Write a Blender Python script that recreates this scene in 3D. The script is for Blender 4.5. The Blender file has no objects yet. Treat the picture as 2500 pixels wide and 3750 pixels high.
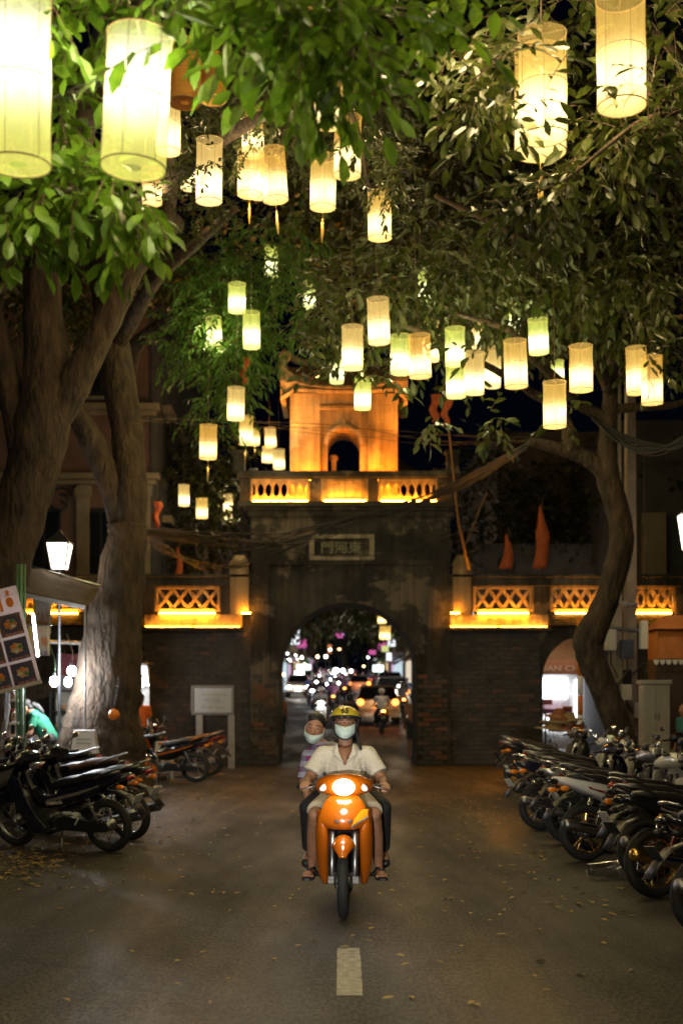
import bpy, bmesh, math, random
import numpy as np
from mathutils import Vector, Matrix, Euler, noise as mnoise

rnd = random.Random(7)
S = bpy.context.scene
C = S.collection
PI = math.pi
R = math.radians

# ---------------------------------------------------------------- camera
CAM_H = 1.65
FPX, U0, V0 = 2916.5, 784.0, 1596.0
cam_d = bpy.data.cameras.new('camera')
cam = bpy.data.objects.new('camera', cam_d); C.objects.link(cam)
cam.location = (0, 0, CAM_H); cam.rotation_euler = (R(90), 0, 0)
cam_d.sensor_fit = 'VERTICAL'; cam_d.sensor_height = 36; cam_d.sensor_width = 24
cam_d.lens = 36 * 4650 / 3750
cam_d.shift_y = (2545 - 1875) / 3750
cam_d.clip_start = .05; cam_d.clip_end = 900
cam_d.dof.use_dof = True; cam_d.dof.focus_distance = 9.9; cam_d.dof.aperture_fstop = 1.8
S.camera = cam

# ---------------------------------------------------------------- night sky
W = bpy.data.worlds.new('World'); S.world = W; W.use_nodes = True
bg = W.node_tree.nodes['Background']
bg.inputs[0].default_value = (.16, .28, .75, 1); bg.inputs[1].default_value = .0035
S.view_settings.view_transform = 'Standard'; S.view_settings.look = 'None'
S.view_settings.exposure = 0; S.view_settings.gamma = 1
S.view_settings.use_curve_mapping = False
S.cycles.use_denoising = True
S.cycles.max_bounces = 6; S.cycles.diffuse_bounces = 2; S.cycles.glossy_bounces = 3
S.cycles.transmission_bounces = 4; S.cycles.transparent_max_bounces = 12
S.cycles.sample_clamp_indirect = 4; S.cycles.sample_clamp_direct = 0
S.cycles.caustics_reflective = False; S.cycles.caustics_refractive = False
S.cycles.use_light_tree = True
S.cycles.use_adaptive_sampling = True; S.cycles.adaptive_threshold = .015

def P(u, v, d):
    """a place seen at (u, v) in the photograph, d metres down the street"""
    return Vector(((u - U0) / FPX * d, d, CAM_H + (V0 - v) / FPX * d))

# ---------------------------------------------------------------- materials
MATS = {}
def _nt(name):
    m = bpy.data.materials.new(name); m.use_nodes = True
    nt = m.node_tree; nt.nodes.clear()
    out = nt.nodes.new('ShaderNodeOutputMaterial')
    return m, nt, out
def pm(name, col, rough=.5, metal=0., var=.18, scale=9., bump=0., bscale=None, coat=0., spec=.5, trans=0., col2=None, stretch=None, detail=4, thr=(.3, .7), subsurf=0):
    """principled with procedural variation"""
    if name in MATS: return MATS[name]
    m, nt, out = _nt(name)
    N, L = nt.nodes.new, nt.links.new
    b = N('ShaderNodeBsdfPrincipled'); L(b.outputs[0], out.inputs[0])
    b.inputs['Roughness'].default_value = rough; b.inputs['Metallic'].default_value = metal
    b.inputs['Specular IOR Level'].default_value = spec
    b.inputs['Coat Weight'].default_value = coat; b.inputs['Coat Roughness'].default_value = .08
    tc = N('ShaderNodeTexCoord'); mp = N('ShaderNodeMapping'); L(tc.outputs['Object'], mp.inputs[0])
    if stretch: mp.inputs['Scale'].default_value = stretch
    nz = N('ShaderNodeTexNoise'); nz.inputs['Scale'].default_value = scale; nz.inputs['Detail'].default_value = detail
    L(mp.outputs[0], nz.inputs[0])
    rp = N('ShaderNodeValToRGB'); L(nz.outputs[0], rp.inputs[0])
    c2 = col2 if col2 else tuple(min(1, c * (1 + var)) for c in col)
    c1 = col if col2 else tuple(c * (1 - var) for c in col)
    rp.color_ramp.elements[0].color = (*c1, 1); rp.color_ramp.elements[1].color = (*c2, 1)
    rp.color_ramp.elements[0].position = thr[0]; rp.color_ramp.elements[1].position = thr[1]
    L(rp.outputs[0], b.inputs['Base Color'])
    if bump:
        n2 = N('ShaderNodeTexNoise'); n2.inputs['Scale'].default_value = bscale or scale * 3; n2.inputs['Detail'].default_value = 6
        L(mp.outputs[0], n2.inputs[0])
        bp = N('ShaderNodeBump'); bp.inputs['Strength'].default_value = min(1, bump); bp.inputs['Distance'].default_value = .03 if bump < 1 else .03 * bump * bump
        L(n2.outputs[0], bp.inputs['Height']); L(bp.outputs[0], b.inputs['Normal'])
    if trans:
        t = N('ShaderNodeBsdfTranslucent'); L(rp.outputs[0], t.inputs[0])
        mx = N('ShaderNodeMixShader'); mx.inputs[0].default_value = trans
        L(b.outputs[0], mx.inputs[1]); L(t.outputs[0], mx.inputs[2]); L(mx.outputs[0], out.inputs[0])
    MATS[name] = m
    return m
def em(name, col, s, sample=True):
    if name in MATS: return MATS[name]
    m, nt, out = _nt(name)
    e = nt.nodes.new('ShaderNodeEmission'); e.inputs[0].default_value = (*col, 1); e.inputs[1].default_value = s
    nt.links.new(e.outputs[0], out.inputs[0])
    if not sample: m.cycles.emission_sampling = 'NONE'
    MATS[name] = m
    return m
def bulbmat(name, col, s):
    """clear globe that glows and lets its filament's light out"""
    if name in MATS: return MATS[name]
    m, nt, out = _nt(name)
    e = nt.nodes.new('ShaderNodeEmission'); e.inputs[0].default_value = (*col, 1); e.inputs[1].default_value = s
    t = nt.nodes.new('ShaderNodeBsdfTransparent'); a = nt.nodes.new('ShaderNodeAddShader')
    nt.links.new(e.outputs[0], a.inputs[0]); nt.links.new(t.outputs[0], a.inputs[1]); nt.links.new(a.outputs[0], out.inputs[0])
    m.cycles.emission_sampling = 'NONE'; MATS[name] = m
    return m
def glass(name, col=(.9, .95, 1), rough=.05, alpha=.3):
    if name in MATS: return MATS[name]
    m, nt, out = _nt(name)
    N, L = nt.nodes.new, nt.links.new
    g = N('ShaderNodeBsdfGlossy'); g.inputs['Roughness'].default_value = rough
    t = N('ShaderNodeBsdfTransparent'); t.inputs[0].default_value = (*col, 1)
    mx = N('ShaderNodeMixShader'); mx.inputs[0].default_value = alpha
    L(t.outputs[0], mx.inputs[1]); L(g.outputs[0], mx.inputs[2]); L(mx.outputs[0], out.inputs[0])
    MATS[name] = m
    return m
def paper(name, ends, hot, s_end, s_hot, zb, sig=.16):
    """thin silk lantern cover round a bulb zb up a 0.54 m cover: lets the bulb's light through and glows most beside it"""
    if name in MATS: return MATS[name]
    m, nt, out = _nt(name)
    N, L = nt.nodes.new, nt.links.new
    tc = N('ShaderNodeTexCoord'); sp = N('ShaderNodeSeparateXYZ'); L(tc.outputs['Object'], sp.inputs[0])
    def math_(op, a, bb=None):
        n = N('ShaderNodeMath'); n.operation = op
        for i, x in enumerate((a, bb)):
            if x is None: continue
            if isinstance(x, (int, float)): n.inputs[i].default_value = x
            else: L(x, n.inputs[i])
        return n.outputs[0]
    z = math_('SUBTRACT', sp.outputs[2], zb)
    q = math_('DIVIDE', z, sig); q = math_('MULTIPLY', q, q)
    g = math_('DIVIDE', 1.0, math_('ADD', math_('MULTIPLY', q, q), 1.0))
    nz = N('ShaderNodeTexNoise'); nz.inputs['Scale'].default_value = 9; nz.inputs['Detail'].default_value = 5
    mp = N('ShaderNodeMapping'); mp.inputs['Scale'].default_value = (1, 1, .35); L(tc.outputs['Object'], mp.inputs[0]); L(mp.outputs[0], nz.inputs[0])
    w = math_('ADD', math_('MULTIPLY', nz.outputs[0], .9), .55)
    mc = N('ShaderNodeMix'); mc.data_type = 'RGBA'
    L(g, mc.inputs[0]); mc.inputs[6].default_value = (*ends, 1); mc.inputs[7].default_value = (*hot, 1)
    st = math_('MULTIPLY', math_('ADD', math_('MULTIPLY', g, s_hot - s_end), s_end), w)
    e = N('ShaderNodeEmission'); L(mc.outputs[2], e.inputs[0]); L(st, e.inputs[1])
    t = N('ShaderNodeBsdfTransparent'); t.inputs[0].default_value = (.75, .72, .62, 1)
    a = N('ShaderNodeAddShader'); L(e.outputs[0], a.inputs[0]); L(t.outputs[0], a.inputs[1]); L(a.outputs[0], out.inputs[0])
    m.cycles.emission_sampling = 'NONE'
    MATS[name] = m
    return m

# ---------------------------------------------------------------- mesh helpers
def frame_from(d):
    d = Vector(d).normalized()
    a = Vector((0, 0, 1)) if abs(d.z) < .95 else Vector((1, 0, 0))
    x = a.cross(d).normalized(); y = d.cross(x)
    return x, y, d
class MB:
    def __init__(s): s.v = []; s.f = []
    def add(s, vs, fs):
        o = len(s.v); s.v += [tuple(v) for v in vs]; s.f += [tuple(i + o for i in f) for f in fs]
        return s
    def box(s, x0, x1, y0, y1, z0, z1):
        return s.add([(x0, y0, z0), (x1, y0, z0), (x1, y1, z0), (x0, y1, z0), (x0, y0, z1), (x1, y0, z1), (x1, y1, z1), (x0, y1, z1)],
                     [(0, 3, 2, 1), (4, 5, 6, 7), (0, 1, 5, 4), (1, 2, 6, 5), (2, 3, 7, 6), (3, 0, 4, 7)])
    def obox(s, c, size, rot=None):
        M = rot.to_matrix() if isinstance(rot, Euler) else (rot if rot is not None else Matrix.Identity(3))
        h = [x / 2 for x in size]; c = Vector(c)
        vs = [c + M @ Vector((a * h[0], b * h[1], d * h[2])) for d in (-1, 1) for a, b in ((-1, -1), (1, -1), (1, 1), (-1, 1))]
        return s.add(vs, [(0, 3, 2, 1), (4, 5, 6, 7), (0, 1, 5, 4), (1, 2, 6, 5), (2, 3, 7, 6), (3, 0, 4, 7)])
    def beam(s, p, q, w, h, up=(0, 0, 1)):
        p, q = Vector(p), Vector(q); d = (q - p); l = d.length; d.normalize()
        x = Vector(up).cross(d)
        if x.length < 1e-4: x = Vector((1, 0, 0)).cross(d)
        x.normalize(); y = d.cross(x)
        vs = [o + x * a * w / 2 + y * b * h / 2 for o in (p, q) for a, b in ((-1, -1), (1, -1), (1, 1), (-1, 1))]
        return s.add(vs, [(0, 3, 2, 1), (4, 5, 6, 7), (0, 1, 5, 4), (1, 2, 6, 5), (2, 3, 7, 6), (3, 0, 4, 7)])
    def tube(s, pts, r, seg=8, caps=True, jit=0., flat=1.):
        pts = [Vector(p) for p in pts]; n = len(pts)
        rs = r if isinstance(r, (list, tuple)) else [r] * n
        vs = []; px = None
        for i, p in enumerate(pts):
            d = (pts[min(i + 1, n - 1)] - pts[max(i - 1, 0)])
            if d.length < 1e-9: d = Vector((0, 0, 1))
            d.normalize()
            if px is None: px, py, _ = frame_from(d)
            px = (px - d * px.dot(d)).normalized(); py = d.cross(px)
            for k in range(seg):
                a = 2 * PI * k / seg
                rr = rs[i]
                o = px * math.cos(a) + py * math.sin(a) * flat
                if jit:
                    q = p + o * rr
                    rr *= 1 + jit * (mnoise.noise(q * (1.1 / max(rs[i], .08))) + .6 * mnoise.noise(Vector((q.x * 9, q.y * 9, q.z * 2.5))))
                vs.append(p + o * rr)
        fs = [(i * seg + k, i * seg + (k + 1) % seg, (i + 1) * seg + (k + 1) % seg, (i + 1) * seg + k) for i in range(n - 1) for k in range(seg)]
        if caps: fs += [tuple(range(seg - 1, -1, -1)), tuple((n - 1) * seg + k for k in range(seg))]
        return s.add(vs, fs)
    def cyl(s, p, q, r0, r1=None, seg=12): return s.tube([p, q], [r0, r0 if r1 is None else r1], seg)
    def capsule(s, p, q, r0, r1=None, seg=14, flat0=False, flat1=False):
        r1 = r0 if r1 is None else r1; p, q = Vector(p), Vector(q); d = (q - p)
        if d.length < 1e-6: d = Vector((0, 0, 1e-3))
        d = d.normalized(); pts = []; rs = []
        if not flat0:
            for a in (85, 60, 30): pts.append(p - d * r0 * math.sin(R(a))); rs.append(r0 * math.cos(R(a)))
        pts += [p, q]; rs += [r0, r1]
        if not flat1:
            for a in (30, 60, 85): pts.append(q + d * r1 * math.sin(R(a))); rs.append(r1 * math.cos(R(a)))
        return s.tube(pts, rs, seg)
    def ell(s, c, r, rot=None, seg=16, rings=10):
        M = rot.to_matrix() if isinstance(rot, Euler) else (rot if rot is not None else Matrix.Identity(3)); c = Vector(c)
        if isinstance(r, (int, float)): r = (r, r, r)
        vs = [c + M @ Vector((0, 0, -r[2]))]
        for i in range(1, rings):
            t = -PI / 2 + PI * i / rings
            for k in range(seg):
                a = 2 * PI * k / seg
                vs.append(c + M @ Vector((r[0] * math.cos(t) * math.cos(a), r[1] * math.cos(t) * math.sin(a), r[2] * math.sin(t))))
        vs.append(c + M @ Vector((0, 0, r[2]))); top = len(vs) - 1
        fs = [(0, 1 + (k + 1) % seg, 1 + k) for k in range(seg)]
        for i in range(rings - 2):
            b = 1 + i * seg
            fs += [(b + k, b + (k + 1) % seg, b + seg + (k + 1) % seg, b + seg + k) for k in range(seg)]
        b = 1 + (rings - 2) * seg
        fs += [(b + k, b + (k + 1) % seg, top) for k in range(seg)]
        return s.add(vs, fs)
    def lathe(s, prof, c=(0, 0, 0), seg=16, rot=None, close=False):
        M = rot.to_matrix() if isinstance(rot, Euler) else (rot if rot is not None else Matrix.Identity(3)); c = Vector(c); n = len(prof)
        vs = [c + M @ Vector((r * math.cos(2 * PI * k / seg), r * math.sin(2 * PI * k / seg), z)) for r, z in prof for k in range(seg)]
        m = n if close else n - 1
        fs = [(i * seg + k, i * seg + (k + 1) % seg, ((i + 1) % n) * seg + (k + 1) % seg, ((i + 1) % n) * seg + k) for i in range(m) for k in range(seg)]
        if not close: fs += [tuple(range(seg - 1, -1, -1)), tuple((n - 1) * seg + k for k in range(seg))]
        return s.add(vs, fs)
    def ring(s, c, Rr, r, axis='y', seg=32, rs=8, wide=1.):
        prof = [(Rr + r * math.cos(2 * PI * i / rs), r * wide * math.sin(2 * PI * i / rs)) for i in range(rs)]
        M = {'y': Euler((PI / 2, 0, 0)), 'x': Euler((0, PI / 2, 0)), 'z': Euler((0, 0, 0))}[axis]
        return s.lathe(prof, c, seg, M, close=True)
    def prism(s, poly, a, b, plane='xz'):
        """polygon given in a plane, extruded along the third axis from a to b"""
        f3 = {'xz': lambda p, t: (p[0], t, p[1]), 'yz': lambda p, t: (t, p[0], p[1]), 'xy': lambda p, t: (p[0], p[1], t)}[plane]
        n = len(poly)
        vs = [f3(p, a) for p in poly] + [f3(p, b) for p in poly]
        fs = [tuple(range(n)), tuple(range(2 * n - 1, n - 1, -1))] + [(i, i + n, (i + 1) % n + n, (i + 1) % n) for i in range(n)]
        return s.add(vs, fs)
    def loft(s, rings, caps=True, closed=True):
        n = len(rings[0]); m = len(rings)
        vs = [v for r in rings for v in r]
        kk = n if closed else n - 1
        fs = [(i * n + k, i * n + (k + 1) % n, (i + 1) * n + (k + 1) % n, (i + 1) * n + k) for i in range(m - 1) for k in range(kk)]
        if caps: fs += [tuple(range(n - 1, -1, -1)), tuple((m - 1) * n + k for k in range(n))]
        return s.add(vs, fs)
    def mesh(s, name, smooth=False):
        me = bpy.data.meshes.new(name); me.from_pydata(s.v, [], s.f)
        bm = bmesh.new(); bm.from_mesh(me); bmesh.ops.recalc_face_normals(bm, faces=bm.faces); bm.to_mesh(me); bm.free()
        if smooth: me.shade_smooth()
        return me
    def build(s, name, mat, parent=None, smooth=False, bevel=0., solid=0., sub=0, remesh=0., soft=0):
        o = link(name, s.mesh(name, smooth), mat, parent)
        if solid:
            md = o.modifiers.new('thick', 'SOLIDIFY'); md.thickness = solid; md.offset = 0
        if bevel:
            md = o.modifiers.new('bevel', 'BEVEL'); md.width = bevel; md.segments = 2; md.limit_method = 'ANGLE'
        if sub:
            md = o.modifiers.new('sub', 'SUBSURF'); md.levels = sub; md.render_levels = sub
        if remesh:
            md = o.modifiers.new('remesh', 'REMESH'); md.mode = 'VOXEL'; md.voxel_size = remesh; md.use_smooth_shade = True
            md = o.modifiers.new('soft', 'SMOOTH'); md.iterations = soft or 4; md.factor = .5
        return o
def link(name, me, mat=None, parent=None):
    o = bpy.data.objects.new(name, me); C.objects.link(o)
    if mat is not None:
        if len(me.materials) == 0: me.materials.append(mat)
        o.material_slots[0].link = 'OBJECT'; o.material_slots[0].material = mat
    if parent is not None: o.parent = parent
    return o
def tag(o, label=None, cat=None, group=None, kind=None):
    if label: o['label'] = label
    if cat: o['category'] = cat
    if group: o['group'] = group
    if kind: o['kind'] = kind
    return o
def thing(name, label, cat, loc=(0, 0, 0), rz=0., group=None):
    o = bpy.data.objects.new(name, None); C.objects.link(o); o.empty_display_size = .1
    o.location = loc; o.rotation_euler = (0, 0, rz)
    return tag(o, label, cat, group)
def smooth_path(pts, n=6):
    pts = [Vector(p) for p in pts]; out = []
    for i in range(len(pts) - 1):
        p0, p1, p2, p3 = pts[max(i - 1, 0)], pts[i], pts[i + 1], pts[min(i + 2, len(pts) - 1)]
        for k in range(n):
            t = k / n
            out.append(.5 * ((2 * p1) + (p2 - p0) * t + (2 * p0 - 5 * p1 + 4 * p2 - p3) * t * t + (3 * p1 - p0 - 3 * p2 + p3) * t ** 3))
    out.append(pts[-1])
    return out
def lerp_list(rs, n=6):
    out = []
    for i in range(len(rs) - 1): out += [rs[i] + (rs[i + 1] - rs[i]) * k / n for k in range(n)]
    return out + [rs[-1]]
def lamp(name, loc, power, col, parent=None, radius=.03):
    l = bpy.data.lights.new(name, 'POINT'); l.energy = power; l.color = col; l.shadow_soft_size = radius
    o = bpy.data.objects.new(name, l); C.objects.link(o); o.location = loc
    if parent is not None: o.parent = parent
    return o

# writing: every text is turned into a mesh once, here
TEXTS = {}
def _make_texts(items):
    objs = []
    for key, s, ex, bold in items:
        cu = bpy.data.curves.new(key, 'FONT'); cu.body = s; cu.align_x = 'CENTER'; cu.align_y = 'CENTER'
        cu.size = 1; cu.extrude = ex; cu.offset = bold; cu.resolution_u = 3
        o = bpy.data.objects.new(key, cu); C.objects.link(o); objs.append((key, o, cu))
    dg = bpy.context.evaluated_depsgraph_get()
    for key, o, cu in objs:
        TEXTS[key] = bpy.data.meshes.new_from_object(o.evaluated_get(dg))
    for key, o, cu in objs:
        bpy.data.objects.remove(o); bpy.data.curves.remove(cu)
_make_texts([('honda', 'HONDA', .01, .015), ('wave', 'WAVE α', .01, .01), ('yamaha', 'YAMAHA', .01, .015), ('pho', 'PHỞ', .01, .03),
             ('quan', 'Ô QUAN CHƯỞNG', .01, .02), ('mien', 'MIẾN', .01, .03), ('tron', 'TRỘN', .01, .03), ('bun', 'BÚN', .01, .02), ('quan2', 'QUÁN ĂN', .01, .03),
             ('gate', '門河東', .02, .01), ('di', 'DI TÍCH LỊCH SỬ', .01, .02), ('di2', 'ĐÃ XẾP HẠNG', .01, .02), ('dish', 'PHỞ BÒ TÁI', .01, .02), ('plate', '29-B1 386', .01, .01), ('taxi', 'TAXI', .01, .02), ('ban', 'BÁN', .01, .02), ('helm', '65', .01, .04)])
def text(key, mat, parent, M, w, name='lettering', h=None):
    """lettering scaled to width w, placed with matrix M (x right, y up, z out of the surface)"""
    me = TEXTS[key]
    xs = [v.co.x for v in me.vertices]; ys = [v.co.y for v in me.vertices]
    sx = w / max(1e-3, max(xs) - min(xs)); sy = sx if h is None else h / max(1e-3, max(ys) - min(ys))
    cx = (max(xs) + min(xs)) / 2; cy = (max(ys) + min(ys)) / 2
    o = link(name, me.copy(), mat, parent)
    o.matrix_local = M @ Matrix.Diagonal((sx, sy, .3 * sx, 1)) @ Matrix.Translation((-cx, -cy, 0))
    return o
def axes(x, y, o):
    """matrix with the given x and y axes and origin"""
    x = Vector(x).normalized(); y = Vector(y); y = (y - x * y.dot(x)).normalized(); z = x.cross(y)
    return Matrix(((x.x, y.x, z.x, o[0]), (x.y, y.y, z.y, o[1]), (x.z, y.z, z.z, o[2]), (0, 0, 0, 1)))
def rebase(t, loc):
    """move a thing's origin to its base without moving its parts"""
    t.location = loc
    for c in C.objects:
        if c.parent is t: c.matrix_parent_inverse = Matrix.Translation(-Vector(loc)) @ c.matrix_parent_inverse
# ================================================================ ground
def road_z(y):
    return max(0., (y - 34) * .028)
def asphalt():
    m, nt, out = _nt('asphalt')
    N, L = nt.nodes.new, nt.links.new
    b = N('ShaderNodeBsdfPrincipled'); L(b.outputs[0], out.inputs[0])
    tc = N('ShaderNodeTexCoord')
    def nz(scale, det=6, stretch=None):
        n = N('ShaderNodeTexNoise'); n.inputs['Scale'].default_value = scale; n.inputs['Detail'].default_value = det
        if stretch:
            mp = N('ShaderNodeMapping'); mp.inputs['Scale'].default_value = stretch; L(tc.outputs['Object'], mp.inputs[0]); L(mp.outputs[0], n.inputs[0])
        else: L(tc.outputs['Object'], n.inputs[0])
        return n.outputs[0]
    def ramp(src, p0, p1, c0, c1):
        r = N('ShaderNodeValToRGB'); L(src, r.inputs[0]); e = r.color_ramp.elements
        e[0].position = p0; e[1].position = p1; e[0].color = (*c0, 1); e[1].color = (*c1, 1)
        return r.outputs[0]
    def mix(a, bb, t, f):
        n = N('ShaderNodeMix'); n.data_type = 'RGBA'; n.blend_type = t; n.inputs[0].default_value = f
        L(a, n.inputs[6]); L(bb, n.inputs[7]); return n.outputs[2]
    fine = ramp(nz(46, 5, (1, .45, 1)), .40, .60, (.007, .0066, .0060), (.074, .066, .052))
    big = ramp(nz(.7, 9, (1, .2, 1)), .38, .60, (.55, .55, .57), (1.15, 1.08, 1.0))
    mid = ramp(nz(5, 10, (1, .2, 1)), .33, .70, (.62, .62, .63), (1.2, 1.16, 1.1))
    dust = ramp(nz(1.6, 9, (1.6, .3, 1)), .58, .72, (0, 0, 0), (.035, .028, .017))
    c = mix(mix(fine, big, 'MULTIPLY', 1), mid, 'MULTIPLY', 1)
    c = mix(c, dust, 'ADD', .6)
    # hairline cracks and oil spots
    dn = N('ShaderNodeTexNoise'); dn.inputs['Scale'].default_value = 1.6; dn.inputs['Detail'].default_value = 5; L(tc.outputs['Object'], dn.inputs[0])
    va = N('ShaderNodeVectorMath'); va.operation = 'MULTIPLY_ADD'; L(dn.outputs['Color'], va.inputs[0]); va.inputs[1].default_value = (.9, .9, 0); L(tc.outputs['Object'], va.inputs[2])
    vo = N('ShaderNodeTexVoronoi'); vo.feature = 'DISTANCE_TO_EDGE'; vo.inputs['Scale'].default_value = .42; L(va.outputs[0], vo.inputs['Vector'])
    ck = ramp(vo.outputs['Distance'], .004, .013, (.35, .35, .35), (1, 1, 1))
    c = mix(c, ck, 'MULTIPLY', .8)
    oil = ramp(nz(2.3, 3, (1, .35, 1)), .66, .74, (1, 1, 1), (.42, .42, .44)); c = mix(c, oil, 'MULTIPLY', .8)
    L(c, b.inputs['Base Color'])
    rr = ramp(nz(1.2, 9, (1, .2, 1)), .35, .65, (.42, .42, .42), (.78, .78, .78)); L(rr, b.inputs['Roughness'])
    bp = N('ShaderNodeBump'); bp.inputs['Strength'].default_value = 1.0; bp.inputs['Distance'].default_value = .02
    L(nz(85, 5), bp.inputs['Height']); L(bp.outputs[0], b.inputs['Normal'])
    return m
ASPH = asphalt()
mb = MB(); ys = [-30, -5, 4, 10, 20, 30, 34, 40, 60, 90, 130, 180, 240, 320]
xs = [-60, -20, -8, 0, 8, 20, 60]
mb.add([(x, y, road_z(y)) for y in ys for x in xs], [(j * 7 + i, j * 7 + i + 1, j * 7 + i + 8, j * 7 + i + 7) for j in range(len(ys) - 1) for i in range(6)])
tag(mb.build('ground', ASPH), kind='structure')
PAINT = pm('road paint', (.30, .28, .22), .7, var=.35, scale=22, bump=.3, detail=8)
mb = MB(); x0, x1 = P(773, 2178, 1).x, P(832, 2178, 1).x
d0, d1 = 1.65 * FPX / (2178 - V0), 1.65 * FPX / (2288 - V0)
pts = []
for k in range(13):
    t = k / 12; y = d1 + (d0 - d1) * t
    pts.append((-.026 + rnd.uniform(-.003, .003), y, .004)); 
for k in range(13):
    t = 1 - k / 12; y = d1 + (d0 - d1) * t
    pts.append((.118 + rnd.uniform(-.003, .003), y, .004))
mb.add(pts, [(k, 25 - k, 24 - k, k + 1) for k in range(12)])
tag(mb.build('road_marking', PAINT), kind='structure')

# ================================================================ the old city gate
def plaster(name, c1, c2, c3):
    """weathered render: base, soot and bare patches"""
    m, nt, out = _nt(name)
    N, L = nt.nodes.new, nt.links.new
    b = N('ShaderNodeBsdfPrincipled'); L(b.outputs[0], out.inputs[0]); b.inputs['Roughness'].default_value = .9
    tc = N('ShaderNodeTexCoord')
    def nz(scale, st=None, det=9):
        n = N('ShaderNodeTexNoise'); n.inputs['Scale'].default_value = scale; n.inputs['Detail'].default_value = det; n.inputs['Roughness'].default_value = .62
        mp = N('ShaderNodeMapping'); mp.inputs['Scale'].default_value = st or (1, 1, 1); L(tc.outputs['Object'], mp.inputs[0]); L(mp.outputs[0], n.inputs[0]); return n.outputs[0]
    def ramp(src, p0, p1, c0, c1_):
        r = N('ShaderNodeValToRGB'); L(src, r.inputs[0]); e = r.color_ramp.elements
        e[0].position = p0; e[1].position = p1; e[0].color = (*c0, 1); e[1].color = (*c1_, 1); return r.outputs[0]
    base = ramp(nz(.9), .42, .6, c1, c2)
    f = ramp(nz(.7, (1, 1, 1.2)), .53, .57, (0, 0, 0), (1, 1, 1))
    mx = N('ShaderNodeMix'); mx.data_type = 'RGBA'; L(f, mx.inputs[0]); L(base, mx.inputs[6]); mx.inputs[7].default_value = (*c3, 1)
    st = ramp(nz(2.2, (3, 3, .22)), .38, .62, (.42, .42, .42), (1.1, 1.1, 1.1))
    mm = N('ShaderNodeMix'); mm.data_type = 'RGBA'; mm.blend_type = 'MULTIPLY'; mm.inputs[0].default_value = .8
    L(mx.outputs[2], mm.inputs[6]); L(st, mm.inputs[7]); L(mm.outputs[2], b.inputs['Base Color'])
    bp = N('ShaderNodeBump'); bp.inputs['Strength'].default_value = .6; bp.inputs['Distance'].default_value = .03
    L(nz(14), bp.inputs['Height']); L(bp.outputs[0], b.inputs['Normal'])
    return m
PL_DARK = plaster('sooty render', (.020, .017, .013), (.062, .052, .038), (.14, .11, .075))
PL_OCHRE = plaster('ochre lime render', (.24, .16, .075), (.36, .25, .125), (.44, .33, .19))
PL_TRIM = plaster('pale trim', (.30, .24, .16), (.42, .34, .22), (.48, .42, .30))
BRK = pm('old brick', (.16, .075, .045), .9, var=.5, scale=3, bump=.5, bscale=30, col2=(.07, .055, .045))
BRK2 = pm('grey brick', (.035, .031, .027), .9, scale=2.5, bump=.5, bscale=30, col2=(.085, .07, .056))
BRK3 = pm('red brick', (.22, .085, .045), .9, scale=4, bump=.5, bscale=30, col2=(.12, .06, .04))
MORT = pm('mortar', (.05, .048, .043), .95, scale=6, bump=.4)
TILE_R = pm('fired roof tile', (.20, .085, .04), .8, scale=7, bump=.4, col2=(.10, .05, .03))
LED = em('amber led', (1, .35, .022), 260)
BLKM = pm('black fixture', (.02, .02, .02), .5)
GY = 30.0
gate = thing('city_gate', 'old walled gate with central arch, amber lit balustrades and a small watchtower on top', 'gate', (0, 0, 0))
CX, HW, ZS, GT = .15, 1.63, 2.216, 2.0
def arch_wall(mb, x0, x1, z0, z1, cx, hw, zs, y0, y1, n=28, jamb0=None):
    j0 = z0 if jamb0 is None else jamb0
    for y in (y0, y1):
        mb.add([(x0, y, z0), (cx - hw, y, z0), (cx - hw, y, z1), (x0, y, z1)], [(0, 1, 2, 3)])
        mb.add([(cx + hw, y, z0), (x1, y, z0), (x1, y, z1), (cx + hw, y, z1)], [(0, 1, 2, 3)])
        pts = [(cx - hw * math.cos(PI * i / n), zs + hw * math.sin(PI * i / n)) for i in range(n + 1)]
        for a, b in zip(pts, pts[1:]):
            mb.add([(a[0], y, a[1]), (b[0], y, b[1]), (b[0], y, z1), (a[0], y, z1)], [(0, 1, 2, 3)])
    path = [(cx - hw, j0)] + pts + [(cx + hw, j0)]
    for a, b in zip(path, path[1:]):
        mb.add([(a[0], y0, a[1]), (b[0], y0, b[1]), (b[0], y1, b[1]), (a[0], y1, a[1])], [(0, 1, 2, 3)])
    mb.add([(x0, y0, z0), (x0, y1, z0), (x0, y1, z1), (x0, y0, z1)], [(0, 1, 2, 3)])
    mb.add([(x1, y0, z0), (x1, y1, z0), (x1, y1, z1), (x1, y0, z1)], [(0, 1, 2, 3)])
    mb.add([(x0, y0, z1), (x1, y0, z1), (x1, y1, z1), (x0, y1, z1)], [(0, 1, 2, 3)])
mb = MB(); arch_wall(mb, -2.14, 2.57, 0, 6.0, CX, HW, ZS, GY, GY + GT)
arch = mb.build('arch_wall', PL_DARK, gate)
# projecting frame round the arch and its ring
mb = MB()
for a, b in ((-1.86, -1.70), (2.02, 2.18)): mb.box(a, b, GY - .05, GY + .01, 1.9, 4.72)
mb.box(-1.86, 2.18, GY - .055, GY + .01, 4.72, 4.84)
mb.build('frame_moulding', PL_DARK, gate, bevel=.01)
mb = MB(); n = 28
for i in range(n):
    a0, a1 = PI * i / n, PI * (i + 1) / n
    r0, r1 = HW - .012, HW + .17
    ring = [[(CX - r * math.cos(a), y, ZS + r * math.sin(a)) for (r, y) in ((r0, GY - .03), (r1, GY - .03), (r1, GY + .01), (r0, GY + .01))] for a in (a0, a1)]
    mb.loft(ring, caps=False)
mb.build('arch_ring', PL_TRIM if False else PL_DARK, gate)
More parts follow.
